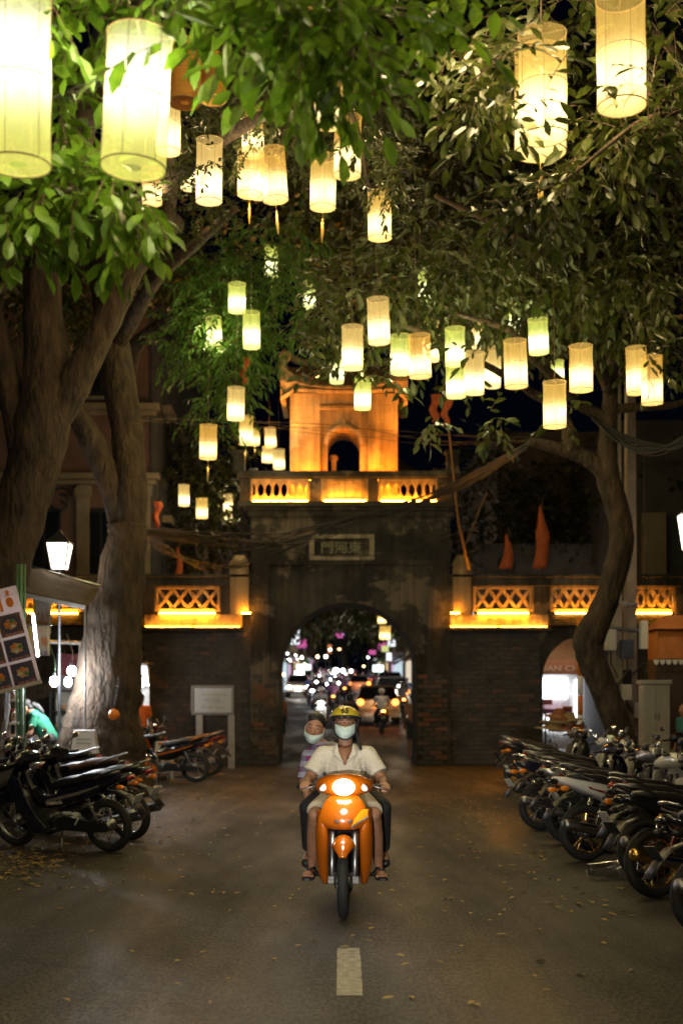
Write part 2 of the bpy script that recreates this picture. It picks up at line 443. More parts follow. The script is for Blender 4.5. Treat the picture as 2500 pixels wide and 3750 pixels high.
# inscription tablet
mb = MB(); zx0, zx1, z0, z1 = -.64, .66, 4.93, 5.34
mb.box(zx0 - .12, zx1 + .12, GY - .06, GY + .01, z1, z1 + .1); mb.box(zx0 - .12, zx1 + .12, GY - .06, GY + .01, z0 - .1, z0)
mb.box(zx0 - .12, zx0, GY - .06, GY + .01, z0, z1); mb.box(zx1, zx1 + .12, GY - .06, GY + .01, z0, z1)
tab = mb.build('inscription_tablet', PL_TRIM, gate, bevel=.012)
text('gate', pm('worn gilt', (.20, .19, .10), .8), tab, axes((1, 0, 0), (0, 0, 1), (0, GY - .012, (z0 + z1) / 2)), .95, h=.29)
# cornice steps under the upper balustrade
mb = MB(); mb.box(-2.3, 2.72, GY - .12, GY + GT + .12, 6.0, 6.08); mb.box(-2.42, 2.82, GY - .22, GY + GT + .2, 6.08, 6.2); mb.box(-2.2, 2.64, GY - .06, GY + GT + .05, 5.86, 6.0)
mb.build('cornice', PL_DARK, gate, bevel=.015)
# wings with a small doorway each
mb = MB(); mb.box(-4.67, -2.142, GY + .22, GY + GT, 0, 3.3)
wl = mb.build('side_wall', MORT, gate)
mb = MB(); mb.box(2.572, 4.70, GY + .22, GY + GT, 0, 3.3)
wr = mb.build('side_wall', MORT, gate)
for cx in (-5.72, 5.80):
    mb = MB(); x0, x1 = (cx - 2.4, -4.672) if cx < 0 else (4.702, cx + 2.6)
    arch_wall(mb, x0, x1, 0, 3.3, cx, 1.02, 2.05, GY + .2, GY + GT)
    mb.build('doorway_wall', PL_DARK, gate)
# bricks, proud of the mortar
brick_me = None
def brick_mesh(w, h, t):
    mb = MB(); mb.box(-w / 2, w / 2, -t / 2, t / 2, -h / 2, h / 2); me = mb.mesh('brick'); return me
BM = brick_mesh(.27, .095, .06)
cells = []
for par, x0, x1, y, z0, z1 in ((wl, -4.66, -2.15, GY + .22, .06, 3.12), (wr, 2.58, 4.69, GY + .22, .06, 3.12)):
    r = 0; z = z0
    while z < z1:
        x = x0 + .15 - (.14 if r % 2 else 0)
        while x < x1 - .1:
            cells.append((par, x, y, z)); x += .285
        z += .112; r += 1
pier = []
for x0, x1 in ((-2.10, -1.5), (1.80, 2.54)):
    r = 0; z = .06
    while z < 2.15:
        x = x0 + .14 + (.13 if r % 2 else 0)
        while x < x1 - .08: pier.append((arch, x, GY, z)); x += .285
        z += .112; r += 1
rb = random.Random(5); rb.shuffle(cells)
single = pier[:140]; left_over = pier[140:]
single = single + cells[:155]; left_over = left_over + cells[155:]
for par, x, y, z in single:
    o = link('brick', BM, rb.choice((BRK, BRK2, BRK2, BRK3) if par is arch else (BRK2, BRK2, BRK2, BRK)), par)
    o.location = (x, y + rb.uniform(-.012, .018), z); o.rotation_euler = (0, rb.uniform(-.01, .01), rb.uniform(-.03, .03))
mb = MB()
for par, x, y, z in left_over: mb.obox((x, y + rb.uniform(-.01, .016), z), (.268, .06, .094), Euler((0, rb.uniform(-.01, .01), rb.uniform(-.03, .03))))
tag(mb.build('brickwork', BRK2, gate), kind='stuff')
# amber band under the parapets, with light strips on its ledge
LED2 = em('amber led band', (1, .35, .022), 45)
def led(x0, x1, y, z, par, mt=None):
    mb = MB(); mb.box(x0, x1, y - .012, y + .012, z, z + .02)
    o = mb.build('light_strip', mt or LED, par); return o
for x0, x1 in ((-4.66, -2.35), (2.52, 4.88)):
    mb = MB(); mb.box(x0, x1, GY + .02, GY + .2, 3.25, 3.55); band = mb.build('band', PL_OCHRE, gate)
    mb = MB(); mb.box(x0 - .03, x1 + .03, GY - .12, GY + .2, 3.17, 3.25); mb.build('ledge', PL_DARK, gate, bevel=.01)
    led(x0 + .05, (x0 + x1) / 2 - .03, GY - .06, 3.252, gate, LED2); led((x0 + x1) / 2 + .03, x1 - .05, GY - .06, 3.252, gate, LED2)
for x in (-2.24, 2.66):
    led(x - .1, x + .1, GY - .22, 3.56, gate)
# parapet with lattice panels
def lattice(x0, x1, z0, z1, nx, y=GY + .06, strip=True):
    fr = MB(); t = .07
    fr.box(x0, x1, y - .06, y + .06, z0, z0 + t); fr.box(x0, x1, y - .06, y + .06, z1 - t, z1)
    fr.box(x0, x0 + t, y - .06, y + .06, z0 + t, z1 - t); fr.box(x1 - t, x1, y - .06, y + .06, z0 + t, z1 - t)
    pan = fr.build('lattice_panel', PL_OCHRE, gate, bevel=.008)
    w = (x1 - x0 - 2 * t) / nx; za, zb = z0 + t, z1 - t
    for i in range(nx):
        xa, xb = x0 + t + i * w, x0 + t + (i + 1) * w
        for k, (p, q) in enumerate((((xa, za), (xb, zb)), ((xb, za), (xa, zb)))):
            m = MB(); yy = y + (.002 if k else -.002)
            m.beam((p[0], yy, p[1]), (q[0], yy, q[1]), .075, .066 + .004 * k, up=(0, 1, 0)); m.build('lattice_bar', PL_OCHRE, pan)
    if strip: led(x0 + .12, x1 - .12, y - .12, z0 - .05, gate)
lz0, lz1 = 3.62, 4.22
for x0, x1, nx in ((-4.40, -2.86, 4), (3.10, 4.52, 4), (4.92, 6.12, 4), (6.76, 7.88, 4), (-7.60, -6.1, 4)):
    lattice(x0, x1, lz0, lz1, nx)
par_m = MB()
edges = [(-8.1, -7.60), (-6.1, -4.40), (-2.86, -2.12), (2.55, 3.10), (4.52, 4.92), (6.12, 6.76), (7.88, 8.4)]
for a, b in edges: MB().box(a + .003, b - .003, GY - .02, GY + .2, 3.55, 4.22).build('parapet', PL_DARK, gate)
for a, b in ((-8.1, -2.12), (2.55, 8.4)):
    mb = MB(); mb.box(a, b, GY - .07, GY + .26, 4.222, 4.42); mb.box(a, b, GY - .1, GY + .3, 4.42, 4.5); mb.build('coping', PL_DARK, gate, bevel=.012)
for a, b, c, d in ((-8.1, -4.70, -8.1, -2.145), (4.90, 8.4, 2.58, 8.4)):
    mb = MB(); mb.box(a, b, GY - .04, GY + .19, 3.302, 3.548); mb.box(c, d, GY + .203, GY + GT, 3.302, 3.56); mb.build('parapet_base', PL_DARK, gate)
# shoulder piers beside the central block
for x0, x1 in ((-2.62, -2.18), (2.62, 3.05)):
    mb = MB(); mb.box(x0, x1, GY - .1, GY + .3, 3.553, 4.7); mb.loft([[(x0 - .04, GY - .14, 4.7), (x1 + .04, GY - .14, 4.7), (x1 + .04, GY + .34, 4.7), (x0 - .04, GY + .34, 4.7)], [(x0 + .1, GY, 4.95), (x1 - .1, GY, 4.95), (x1 - .1, GY + .2, 4.95), (x0 + .1, GY + .2, 4.95)]])
    mb.build('shoulder_pier', PL_OCHRE, gate, bevel=.015)
# upper balustrade
by = GY + .02; bz0, bz1 = 6.22, 6.76
def tile_panel(x0, x1):
    fr = MB(); t = .06
    fr.box(x0, x1, by - .06, by + .06, bz0, bz0 + t); fr.box(x0, x1, by - .06, by + .06, bz1 - t, bz1)
    fr.box(x0, x0 + t, by - .06, by + .06, bz0 + t, bz1 - t); fr.box(x1 - t, x1, by - .06, by + .06, bz0 + t, bz1 - t)
    pan = fr.build('tile_panel', PL_OCHRE, gate, bevel=.008)
    n = 7; w = (x1 - x0 - 2 * t) / n; za, zb = bz0 + t, bz1 - t; hh = zb - za
    for i in range(n):
        xc = x0 + t + (i + .5) * w; m = MB()
        prof = [(.50, 0), (.50, .10), (.22, .24), (.12, .40), (.12, .60), (.22, .76), (.50, .90), (.50, 1)]
        poly = [(xc - a * w * .98, za + z * hh) for a, z in prof] + [(xc + a * w * .98, za + z * hh) for a, z in reversed(prof)]
        m.prism(poly, by - .035, by + .035); m.build('grille_tile', PL_OCHRE, pan)
    led(x0 + .06, x1 - .06, by - .12, bz0 - .012, gate)
tile_panel(-2.15, -.74); tile_panel(.86, 2.27)
mb = MB(); mb.box(-.48, .63, by - .02, by + .06, bz0, bz1)
pn = mb.build('solid_panel', PL_OCHRE, gate)
mb = MB()
mb.box(-.48, .63, by - .07, by - .022, bz0, bz0 + .07); mb.box(-.48, .63, by - .07, by - .022, bz1 - .08, bz1); mb.box(-.48, -.40, by - .07, by - .022, bz0 + .07, bz1 - .08); mb.box(.55, .63, by - .07, by - .022, bz0 + .07, bz1 - .08)
mb.build('panel_frame', PL_OCHRE, pn, bevel=.008); led(-.42, .57, by - .14, bz0 - .012, gate)
mb = MB()
for a, b in ((-2.4, -2.153), (-.737, -.483), (.633, .857), (2.273, 2.75)): MB().box(a, b, by - .04, by + .2, 6.2, 6.778).build('balustrade_post', PL_DARK, gate, bevel=.012)
mb.box(-2.46, 2.8, by - .12, by + .26, 6.78, 6.93)
mb.build('hand_rail', PL_DARK, gate, bevel=.012)
mb = MB(); mb.box(-2.4, 2.75, by + .261, GY + GT, 6.2, 6.3); mb.build('terrace', PL_DARK, gate)
for x in (-2.42, 2.62):
    mb = MB(); mb.box(x - .14, x + .14, by - .1, by + .2, 6.933, 7.35); mb.box(x - .18, x + .18, by - .14, by + .24, 7.35, 7.43); mb.build('corner_post', PL_DARK, gate, bevel=.012)
# watchtower
TY = 31.0; tz0, tz1 = 6.3, 9.02
tx0, tx1, tcx = -1.235, 1.372, .068
mb = MB(); arch_wall(mb, tx0, tx1, tz0, tz1, .055, .40, 7.78, TY + .08, TY + 1.5, n=20)
tw = mb.build('tower_wall', PL_OCHRE, gate)
mb = MB()
for a, b in ((tx0, -.52), (.66, tx1)): mb.box(a - .02, b, TY, TY + .082, tz0, 8.75)
mb.box(tx0 - .02, tx1 + .02, TY, TY + .083, 8.75, 9.02); mb.box(-.54, .68, TY - .04, TY + .03, 8.62, 8.7)
mb.build('tower_pilaster', PL_OCHRE, gate, bevel=.012)
mb = MB(); n = 20
for i in range(n):
    a0, a1 = PI * i / n, PI * (i + 1) / n
    ring = [[(.055 - r * math.cos(a), y, 7.78 + r * math.sin(a)) for (r, y) in ((.39, TY + .03), (.48, TY + .03), (.48, TY + .09), (.39, TY + .09))] for a in (a0, a1)]
    mb.loft(ring, caps=False)
mb.box(.03, .09, TY + .01, TY + .07, 8.2, 8.36)
mb.build('arch_moulding', PL_TRIM, gate)
# concave sided roof with lifted corners
def eave(x): return 8.95 + .10 * (abs(x - tcx) / 1.54) ** 2
def eave_top(x): return 9.13 + .52 * (abs(x - tcx) / 1.54) ** 2.6
xs = [tcx + 1.54 * (i / 14 - 1) for i in range(29)]
fa = MB(); ringsF = []
for x in xs:
    t = abs(x - tcx) / 1.54; z = eave(x) - (.26 * max(0, (t - .80) / .2) ** .7 if t > .80 else 0)
    zu = eave_top(x); w_ = .0 + .03 * t
    ringsF.append([(x, TY - .22, z), (x, TY - .26 - w_, z + .07), (x, TY - .20, z + .09), (x, TY - .27 - w_, (z + zu) / 2 + .04), (x, TY - .27, zu), (x, TY - .12, zu + .02), (x, TY + .02, z + .06)])
fa.loft(ringsF, caps=True)
for x0, sg in ((xs[0], -1), (xs[-1], 1)):
    fa.loft([[(x0 - sg * .12, y, 8.80), (x0, y, 8.78), (x0, y, eave_top(x0) + dz), (x0 - sg * .12, y, eave_top(x0) - .06 + dz)] for y, dz in ((TY - .10, 0), (TY + .3, -.22), (TY + 1.2, -.22), (TY + 1.75, 0))])
fa.build('eave_fascia', PL_OCHRE, gate, smooth=False)
rf = MB(); rings = []
for x in xs:
    z = eave_top(x); rr = []
    for k in range(7):
        t = k / 6; rr.append((tcx + (x - tcx) * (1 - .35 * t), TY - .14 + t * .94, z * (1 - t) + t * 9.85 + .10 * (1 - t) * t * -3))
    rings.append(rr)
rf.loft(rings, caps=False, closed=False)
rings = [[(p[0], 2 * (TY + .8) - p[1], p[2]) for p in r] for r in rings]
rf.loft(rings, caps=False, closed=False)
roof = rf.build('roof', TILE_R, gate, smooth=True)
for i in range(0, 29):
    x = xs[i]; pts = []
    for k in range(7):
        t = k / 6; z = eave_top(x)
        pts.append((tcx + (x - tcx) * (1 - .35 * t), TY - .15 + t * .94, z * (1 - t) + t * 9.85 - .3 * (1 - t) * t + .015))
    m = MB(); m.tube(pts, .035, 6); m.build('roof_tile', TILE_R, roof, smooth=True)
mb = MB(); mb.tube(smooth_path([(-1.35, TY + .8, 10.18), (-.95, TY + .8, 9.98), (tcx, TY + .8, 9.9), (1.1, TY + .8, 9.98), (1.5, TY + .8, 10.18)], 5), .09, 8)
mb.build('ridge', PL_TRIM, gate, smooth=True)
for sg in (-1, 1):
    xx = tcx + sg * 1.42
    mb = MB(); pts = [(xx + sg * (.10 * math.cos(a) * (1 - a / 9)), TY - .1, 9.86 + .15 * math.sin(a) * (1 - a / 12)) for a in [k * .45 for k in range(12)]]
    mb.tube(pts, [.075 - .003 * k for k in range(12)], 8); mb.tube([(xx, TY - .1, 9.5), (xx + sg * .05, TY - .1, 9.72), (xx + sg * .08, TY - .1, 9.88)], .07, 8)
    mb.build('scroll_finial', PL_OCHRE, gate, smooth=True)
# uplights at the tower's foot, on the terrace
for xc in (-.85, 1.0):
    mb = MB(); mb.box(xc - .36, xc + .36, TY - .56, TY - .50, 6.80, 6.84); mb.build('uplight_strip', em('tower uplight', (1, .27, .012), 420), gate)
mb = MB(); mb.box(-.25, -.13, TY + .5, TY + .8, 6.3, 7.5); mb.ell((-.2, TY + .65, 7.55), (.12, .12, .1)); mb.build('inner_pillar', PL_OCHRE, gate)
for sg in (-1, 1):
    x = .1 + sg * 2.2
    mb = MB(); mb.obox((x, 30.32, 6.99), (.2, .12, .12), Euler((.6, 0, 0))); fl = mb.build('floodlight', BLKM, gate, bevel=.01)
    l_ = bpy.data.lights.new('flood', 'SPOT'); l_.energy = 800; l_.color = (1, .36, .05); l_.spot_size = R(50); l_.spot_blend = .5; l_.shadow_soft_size = .06
    o = bpy.data.objects.new('flood', l_); C.objects.link(o); o.parent = fl; o.location = (x, 30.22, 7.08)
    o.rotation_euler = (Vector((.07 + sg * .8, 30.75, 9.35)) - Vector((x, 30.22, 7.08))).to_track_quat('-Z', 'Y').to_euler()
for xc in (-.6, .5):
    mb = MB(); mb.ell((xc, TY - .02, 9.45), .05); mb.build('eave_bulb', em('eave bulb', (1, .6, .2), 12), gate)
# ================================================================ trees
BARK = pm('bark', (.014, .0085, .0045), .92, scale=7, bump=1.7, bscale=13, col2=(.068, .042, .023), stretch=(1, 1, .35), detail=9)
BARK2 = pm('pale bark', (.02, .0125, .007), .92, scale=7, bump=1.7, bscale=13, col2=(.08, .052, .028), stretch=(1, 1, .3), detail=9)
TWIG = pm('twig', (.09, .055, .03), .85)
def leaf_mat(n, c, c2, t=.35):
    return pm(n, c, .42, scale=3.5, col2=c2, trans=t, spec=.4, detail=3)
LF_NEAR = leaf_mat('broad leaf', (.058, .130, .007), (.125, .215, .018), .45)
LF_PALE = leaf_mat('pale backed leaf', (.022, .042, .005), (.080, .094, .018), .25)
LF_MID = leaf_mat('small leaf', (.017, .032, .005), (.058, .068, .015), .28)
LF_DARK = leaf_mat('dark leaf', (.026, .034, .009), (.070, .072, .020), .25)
LF_SHADE = leaf_mat('deep green leaf', (.009, .012, .003), (.030, .028, .008), .2)  # leaves of the same tree, upper canopy shade put into their colour
LF_FEATH = leaf_mat('feathery leaf', (.045, .12, .016), (.11, .20, .035), .4)
nr = np.random.RandomState(11)
def unit(a): return a / np.maximum(1e-9, np.linalg.norm(a, axis=-1, keepdims=True))
def sprays(blobs, leaf=.12, wid=.45, nleaf=8, step=.05, droop=.6, spread=1., pair=False, tmpl_len=None):
    """blobs: (centre, (ru, rd, rv) radii across/along/up, number of sprays). Returns base points, axes, normals, sizes of leaves and twig segments"""
    B, A, Nn, Sz, T0, T1 = [], [], [], [], [], []
    for c, r, n in blobs:
        c = np.array(c); r = np.array(r)
        q = unit(nr.normal(size=(n, 3))) * (nr.uniform(size=(n, 1)) ** .42)
        base = c + q * r
        d = unit(q * .7 + nr.normal(size=(n, 3)) * .55 + np.array([0, 0, -.35 * droop]))
        side = unit(np.cross(d, np.array([0, 0, 1.])) + 1e-6)
        for i in range(nleaf):
            t = i * step
            p = base + d * t + np.array([0, 0, -1.]) * (droop * .35 * t * t / max(step * nleaf, .01))
            if i: T0.append(prev); T1.append(p)
            prev = p
            for sg in ((1, -1) if pair else ((1,) if i % 2 else (-1,))):
                last = i == nleaf - 1
                a = unit(d * (.75 if not last else 1.4) + side * sg * spread * (.9 if not last else .1) + nr.normal(size=(n, 3)) * .28 + np.array([0, 0, -.75 * droop]))
                nm = unit(np.cross(a, np.cross(np.array([0, 0, 1.]) + nr.normal(size=(n, 3)) * .45, a)))
                B.append(p); A.append(a); Nn.append(nm); Sz.append(leaf * nr.uniform(.62, 1.18, size=n) * (1 if i > 1 else .75))
    return [np.concatenate(x) for x in (B, A, Nn, Sz)] + [np.concatenate(T0), np.concatenate(T1)]
def fast_mesh(name, co, faces_n, nv):
    """co (n*nv,3); faces_n: face index pattern inside one item"""
    n = len(co) // nv; me = bpy.data.meshes.new(name)
    pat = [np.array(f) for f in faces_n]; per = sum(len(f) for f in pat)
    flat = np.concatenate(pat)
    loops = (np.arange(n)[:, None] * nv + flat[None, :]).ravel()
    sizes = np.tile(np.array([len(f) for f in pat]), n)
    starts = np.concatenate([[0], np.cumsum(sizes)[:-1]])
    me.vertices.add(len(co)); me.vertices.foreach_set('co', co.astype(np.float32).ravel())
    me.loops.add(len(loops)); me.loops.foreach_set('vertex_index', loops.astype(np.int32))
    me.polygons.add(len(starts)); me.polygons.foreach_set('loop_start', starts.astype(np.int32)); me.polygons.foreach_set('loop_total', sizes.astype(np.int32))
    me.update(calc_edges=True); me.validate()
    return me
def leaf_template(wid):
    return np.array([(0, 0, 0), (.30, wid * .40, .05), (.66, wid * .46, .04), (1, 0, -.10), (.66, -wid * .46, .04), (.30, -wid * .40, .05), (.33, 0, 0), (.68, 0, -.02)]), [(0, 6, 1), (6, 7, 2, 1), (7, 3, 2), (0, 5, 6), (6, 5, 4, 7), (7, 4, 3)]
def leaf_co(sp, wid, sel):
    T, F = leaf_template(wid)
    b, a, n, s = sp[0][sel], sp[1][sel], sp[2][sel], sp[3][sel]
    y = np.cross(n, a)
    co = b[:, None] + s[:, None, None] * (T[None, :, 0:1] * a[:, None] + T[None, :, 1:2] * y[:, None] + T[None, :, 2:3] * n[:, None])
    return co.reshape(-1, 3), F, len(T)
def twig_mesh(name, p0, p1, r):
    d = unit(p1 - p0); x = unit(np.cross(d, np.array([.3, .2, 1.])) + 1e-6); y = np.cross(d, x); co = []
    for k in range(3):
        a = 2 * PI * k / 3; co.append(p0 + r * (x * math.cos(a) + y * math.sin(a)))
    for k in range(3):
        a = 2 * PI * k / 3; co.append(p1 + r * (x * math.cos(a) + y * math.sin(a)))
    co = np.stack(co, 1).reshape(-1, 3)
    return fast_mesh(name, co, [(0, 1, 4, 3), (1, 2, 5, 4), (2, 0, 3, 5)], 6)
def in_view(b, m=20):
    u = U0 + FPX * b[:, 0] / b[:, 1]; v = V0 - FPX * (b[:, 2] - CAM_H) / b[:, 1]
    return (u > -m) & (u < 1568 + m) & (v > -m) & (v < 2352)
LEAFME = {}
def foliage(tree, sp, wid, mat, singles=300, twig_r=.0025, name='crown'):
    """the leaves that show largest as objects, the others as one crown"""
    b, s = sp[0], sp[3]
    size = np.where(in_view(b), s / np.maximum(b[:, 1], .5), 0)
    order = np.argsort(-size); one = order[:singles]; rest = order[singles:]
    if singles:
        key = (round(wid, 2), mat.name)
        if key not in LEAFME:
            T, F = leaf_template(wid); me = bpy.data.meshes.new('leaf'); me.from_pydata([tuple(t) for t in T], [], F); LEAFME[key] = me
        for i in one:
            a, n = Vector(sp[1][i]), Vector(sp[2][i]); y = n.cross(a)
            o = link('leaf', LEAFME[key], mat, tree)
            k = s[i]; p = sp[0][i]
            o.matrix_world = Matrix(((a.x * k, y.x * k, n.x * k, p[0]), (a.y * k, y.y * k, n.y * k, p[1]), (a.z * k, y.z * k, n.z * k, p[2]), (0, 0, 0, 1)))
    co, F, nv = leaf_co(sp, wid, rest)
    cr = tag(link(name, fast_mesh(name, co, F, nv), mat, tree), kind='stuff')
    if twig_r: tag(link('twig', twig_mesh('twig', sp[4], sp[5], twig_r), TWIG, tree), kind='stuff')
    return cr
def blob(u, v, d, ru, rv, rd, n):
    """a clump of foliage seen at (u, v), with radii ru, rv in photograph pixels and rd metres in depth"""
    c = P(u, v, d); k = d / FPX
    return (tuple(c), (ru * k, rd, rv * k), n)
def limb(tree, name, pts, rs, mat=BARK, n=6, seg=14, jit=.12):
    m = MB(); m.tube(smooth_path(pts, n), lerp_list(rs, n), seg, jit=jit)
    return m.build(name, mat, tree, smooth=True)
def pl(lst): return [P(*a) for a in lst]
def rp(lst, d): return [w * d / FPX / 2 for w in lst]

# --- left, nearer tree: forked trunk, branches reaching over the street
tA = thing('street_tree', 'big forked tree with broad bright green leaves over the first two lanterns', 'tree', (0, 0, 0))
dA = 19.0
limb(tA, 'trunk', pl([(-90, 1850, dA), (-50, 1560, dA), (5, 1310, dA), (72, 1090, dA), (98, 970, dA), (104, 840, dA), (100, 640, dA), (135, 520, dA), (160, 380, dA - 1.5), (200, 200, dA - 4)]), rp([190, 150, 128, 118, 130, 96, 82, 88, 80, 60], dA), seg=20)
limb(tA, 'branch', pl([(98, 985, dA), (150, 915, dA), (215, 800, dA), (268, 690, dA), (320, 590, dA), (365, 530, dA), (405, 512, dA + .3)]), rp([96, 84, 66, 60, 56, 52, 44], dA))
limb(tA, 'branch', pl([(372, 535, dA), (388, 470, dA), (392, 410, dA - .3), (380, 330, dA - 2), (350, 240, dA - 5)]), rp([50, 36, 36, 30, 22], dA))
limb(tA, 'branch', pl([(70, 1080, dA), (40, 960, dA), (12, 850, dA), (-25, 700, dA), (-60, 520, dA)]), rp([80, 66, 60, 56, 50], dA))
limb(tA, 'branch', pl([(200, 200, dA - 4), (230, 80, 9), (300, 20, 6.2), (480, 30, 5.6), (640, 60, 5.4), (790, 80, 5.3)]), [.09, .06, .035, .02, .014, .008])
limb(tA, 'branch', pl([(160, 380, dA - 1.5), (150, 340, 9), (140, 330, 6.4), (90, 420, 6.1), (160, 440, 6), (250, 450, 6)]), [.09, .05, .03, .016, .012, .006])
spA = sprays([blob(200, 30, 5.6, 100, 55, .4, 34), blob(330, -25, 5.75, 90, 40, .25, 30), blob(372, 95, 5.0, 14, 12, .1, 2), blob(455, -50, 5.4, 80, 40, .35, 30), blob(590, 40, 5.2, 80, 60, .35, 42), blob(690, 65, 5.1, 70, 70, .35, 38),
              blob(790, 60, 5.1, 70, 75, .35, 34), blob(850, 125, 5.0, 30, 45, .2, 8), blob(150, 240, 6.1, 50, 120, .35, 40), blob(60, 430, 6.0, 70, 50, .35, 26),
              blob(170, 430, 5.9, 80, 55, .35, 34), blob(270, 440, 5.8, 60, 45, .3, 20), blob(330, 470, 5.8, 35, 30, .2, 8), blob(20, 510, 5.9, 30, 40, .2, 7), blob(960, 10, 5.6, 60, 30, .3, 9), blob(930, 30, 5.6, 40, 40, .3, 4), blob(1040, 20, 5.6, 30, 45, .2, 5)],
             leaf=.135, wid=.46, nleaf=6, step=.05, droop=.75)
foliage(tA, spA, .46, LF_NEAR)

# --- left, flared trunk behind the stall
tB = thing('street_tree', 'old thick trunked tree with flared roots beside the food stall', 'tree', (0, 0, 0))
dB = 21.0
flare = MB(); path = smooth_path(pl([(226, 1835, dB), (232, 1745, dB), (240, 1650, dB), (250, 1560, dB), (264, 1440, dB), (276, 1340, dB), (290, 1240, dB), (292, 1205, dB)]), 6)
rs = lerp_list(rp([280, 205, 168, 150, 124, 106, 92, 88], dB), 6)
flare.tube(path, rs, 26, jit=.13); flare.build('trunk', BARK, tB, smooth=True)
limb(tB, 'root', pl([(190, 1640, dB - .2), (160, 1715, dB - .3), (128, 1775, dB - .3), (105, 1830, dB - .3)]), rp([70, 70, 60, 40], dB))
limb(tB, 'branch', pl([(294, 1240, dB), (262, 1130, dB), (210, 1010, dB), (170, 935, dB), (150, 850, dB + .5), (120, 700, dB + 1)]), rp([72, 62, 56, 52, 46, 40], dB))
limb(tB, 'branch', pl([(290, 1245, dB), (302, 1120, dB), (290, 980, dB + .3), (262, 800, dB + .6), (246, 640, dB + 1), (240, 480, dB + 1.4)]), rp([78, 72, 76, 78, 80, 76], dB), seg=18)
limb(tB, 'branch', pl([(262, 800, dB + .6), (300, 740, dB), (360, 640, dB - 1), (450, 560, dB - 2.5), (540, 480, dB - 5)]), rp([50, 36, 30, 22, 12], dB))
limb(tB, 'branch', pl([(246, 640, dB + 1), (330, 480, dB - 2), (470, 350, dB - 6), (640, 250, dB - 8), (800, 230, dB - 9)]), [.2, .14, .09, .05, .02])
limb(tB, 'branch', pl([(800, 240, dB - 9), (830, 330, dB - 9), (845, 420, dB - 9.2), (870, 430, dB - 9.2)]), [.03, .02, .012, .006])
spB = sprays([blob(560, 270, 15.6, 120, 90, 1.0, 120), blob(690, 300, 15.4, 90, 80, 1.0, 90), blob(830, 300, 15.0, 80, 100, 1.0, 90), blob(905, 390, 13.2, 40, 60, .5, 40), blob(870, 210, 14.6, 80, 110, 1, 80), blob(470, 350, 15.6, 70, 70, .8, 70), blob(620, 200, 14.8, 150, 70, 1.2, 100),
              blob(760, 140, 14.5, 160, 90, 1.2, 90), blob(450, 450, 15.5, 70, 40, .7, 26), blob(480, 370, 12.2, 26, 40, .15, 7), blob(580, 290, 14.0, 24, 30, .15, 5), blob(836, 330, 12.0, 16, 40, .15, 6), blob(880, 455, 13.6, 20, 16, .15, 4), blob(570, 330, 13.4, 26, 20, .15, 4), blob(430, 260, 14.5, 60, 60, .8, 40)],
             leaf=.085, wid=.38, nleaf=8, step=.042, droop=.45, pair=True)
foliage(tB, spB, .40, LF_MID, twig_r=.0018)

# --- right tree with the cut limb
tC = thing('street_tree', 'leaning grey trunk tree with a sawn off limb, beside the electrical cabinet', 'tree', (0, 0, 0))
dC = 21.0
limb(tC, 'trunk', pl([(1446, 1830, dC), (1432, 1720, dC), (1396, 1610, dC), (1352, 1500, dC), (1354, 1460, dC), (1392, 1380, dC), (1424, 1260, dC), (1420, 1180, dC), (1394, 1090, dC), (1396, 1000, dC), (1402, 900, dC), (1404, 820, dC)]), rp([92, 66, 62, 66, 70, 56, 58, 54, 54, 42, 34, 24], dC), seg=20)
limb(tC, 'branch', pl([(1404, 1105, dC), (1360, 1060, dC), (1300, 1035, dC), (1250, 1022, dC), (1212, 1014, dC)]), rp([52, 38, 30, 25, 20], dC))
limb(tC, 'branch', pl([(1310, 1035, dC), (1302, 980, dC), (1275, 930, dC), (1225, 905, dC), (1190, 880, dC - .6), (1100, 830, dC - 1.5), (990, 770, dC - 3), (900, 740, dC - 4)]), rp([40, 30, 26, 20, 17, 14, 12, 8], dC))
limb(tC, 'branch', pl([(1396, 960, dC), (1330, 930, dC), (1290, 880, dC - 1), (1220, 820, dC - 2), (1170, 760, dC - 3), (1050, 720, dC - 4)]), rp([30, 22, 20, 16, 14, 8], dC))
limb(tC, 'branch', pl([(1402, 900, dC), (1370, 820, dC - 1), (1330, 720, dC - 2), (1250, 600, dC - 4), (1150, 520, dC - 5), (1000, 450, dC - 6)]), rp([34, 26, 24, 20, 14, 8], dC))
limb(tC, 'branch', pl([(1404, 940, dC), (1460, 935, dC), (1545, 930, dC), (1620, 905, dC)]), rp([26, 20, 16, 12], dC))
limb(tC, 'branch', pl([(1404, 850, dC), (1420, 780, dC - 1), (1430, 650, dC - 2), (1450, 480, dC - 3), (1500, 350, dC - 4)]), rp([30, 24, 20, 14, 8], dC))
spC = sprays([blob(1000, 640, 17.5, 260, 75, 2.0, 300), blob(1250, 640, 17.9, 220, 90, 2, 320), blob(1450, 640, 17.5, 150, 110, 2, 240), blob(800, 700, 17, 100, 60, 1.2, 60), blob(745, 745, 18.2, 60, 40, .8, 30), blob(850, 770, 18.4, 90, 40, .8, 30), blob(800, 850, 17, 60, 26, .4, 9),
              blob(960, 800, 18.6, 90, 46, .8, 30), blob(720, 800, 17, 24, 30, .4, 6), blob(895, 870, 17, 24, 20, .3, 5), blob(1065, 850, 20, 60, 40, .5, 12), blob(990, 975, 16.5, 24, 24, .3, 5), blob(1135, 960, 17, 36, 26, .4, 8),
              blob(1130, 735, 21.5, 110, 60, .8, 44), blob(1120, 800, 16.0, 40, 30, .2, 3), blob(1475, 830, 15.6, 26, 40, .2, 5), blob(1400, 740, 18.8, 160, 60, 1.2, 70), blob(1240, 780, 21.5, 60, 60, .8, 24), blob(1300, 940, 18, 40, 30, .5, 8), blob(1510, 800, 18.6, 80, 60, 1, 24)],
             leaf=.19, wid=.42, nleaf=6, step=.07, droop=.6)
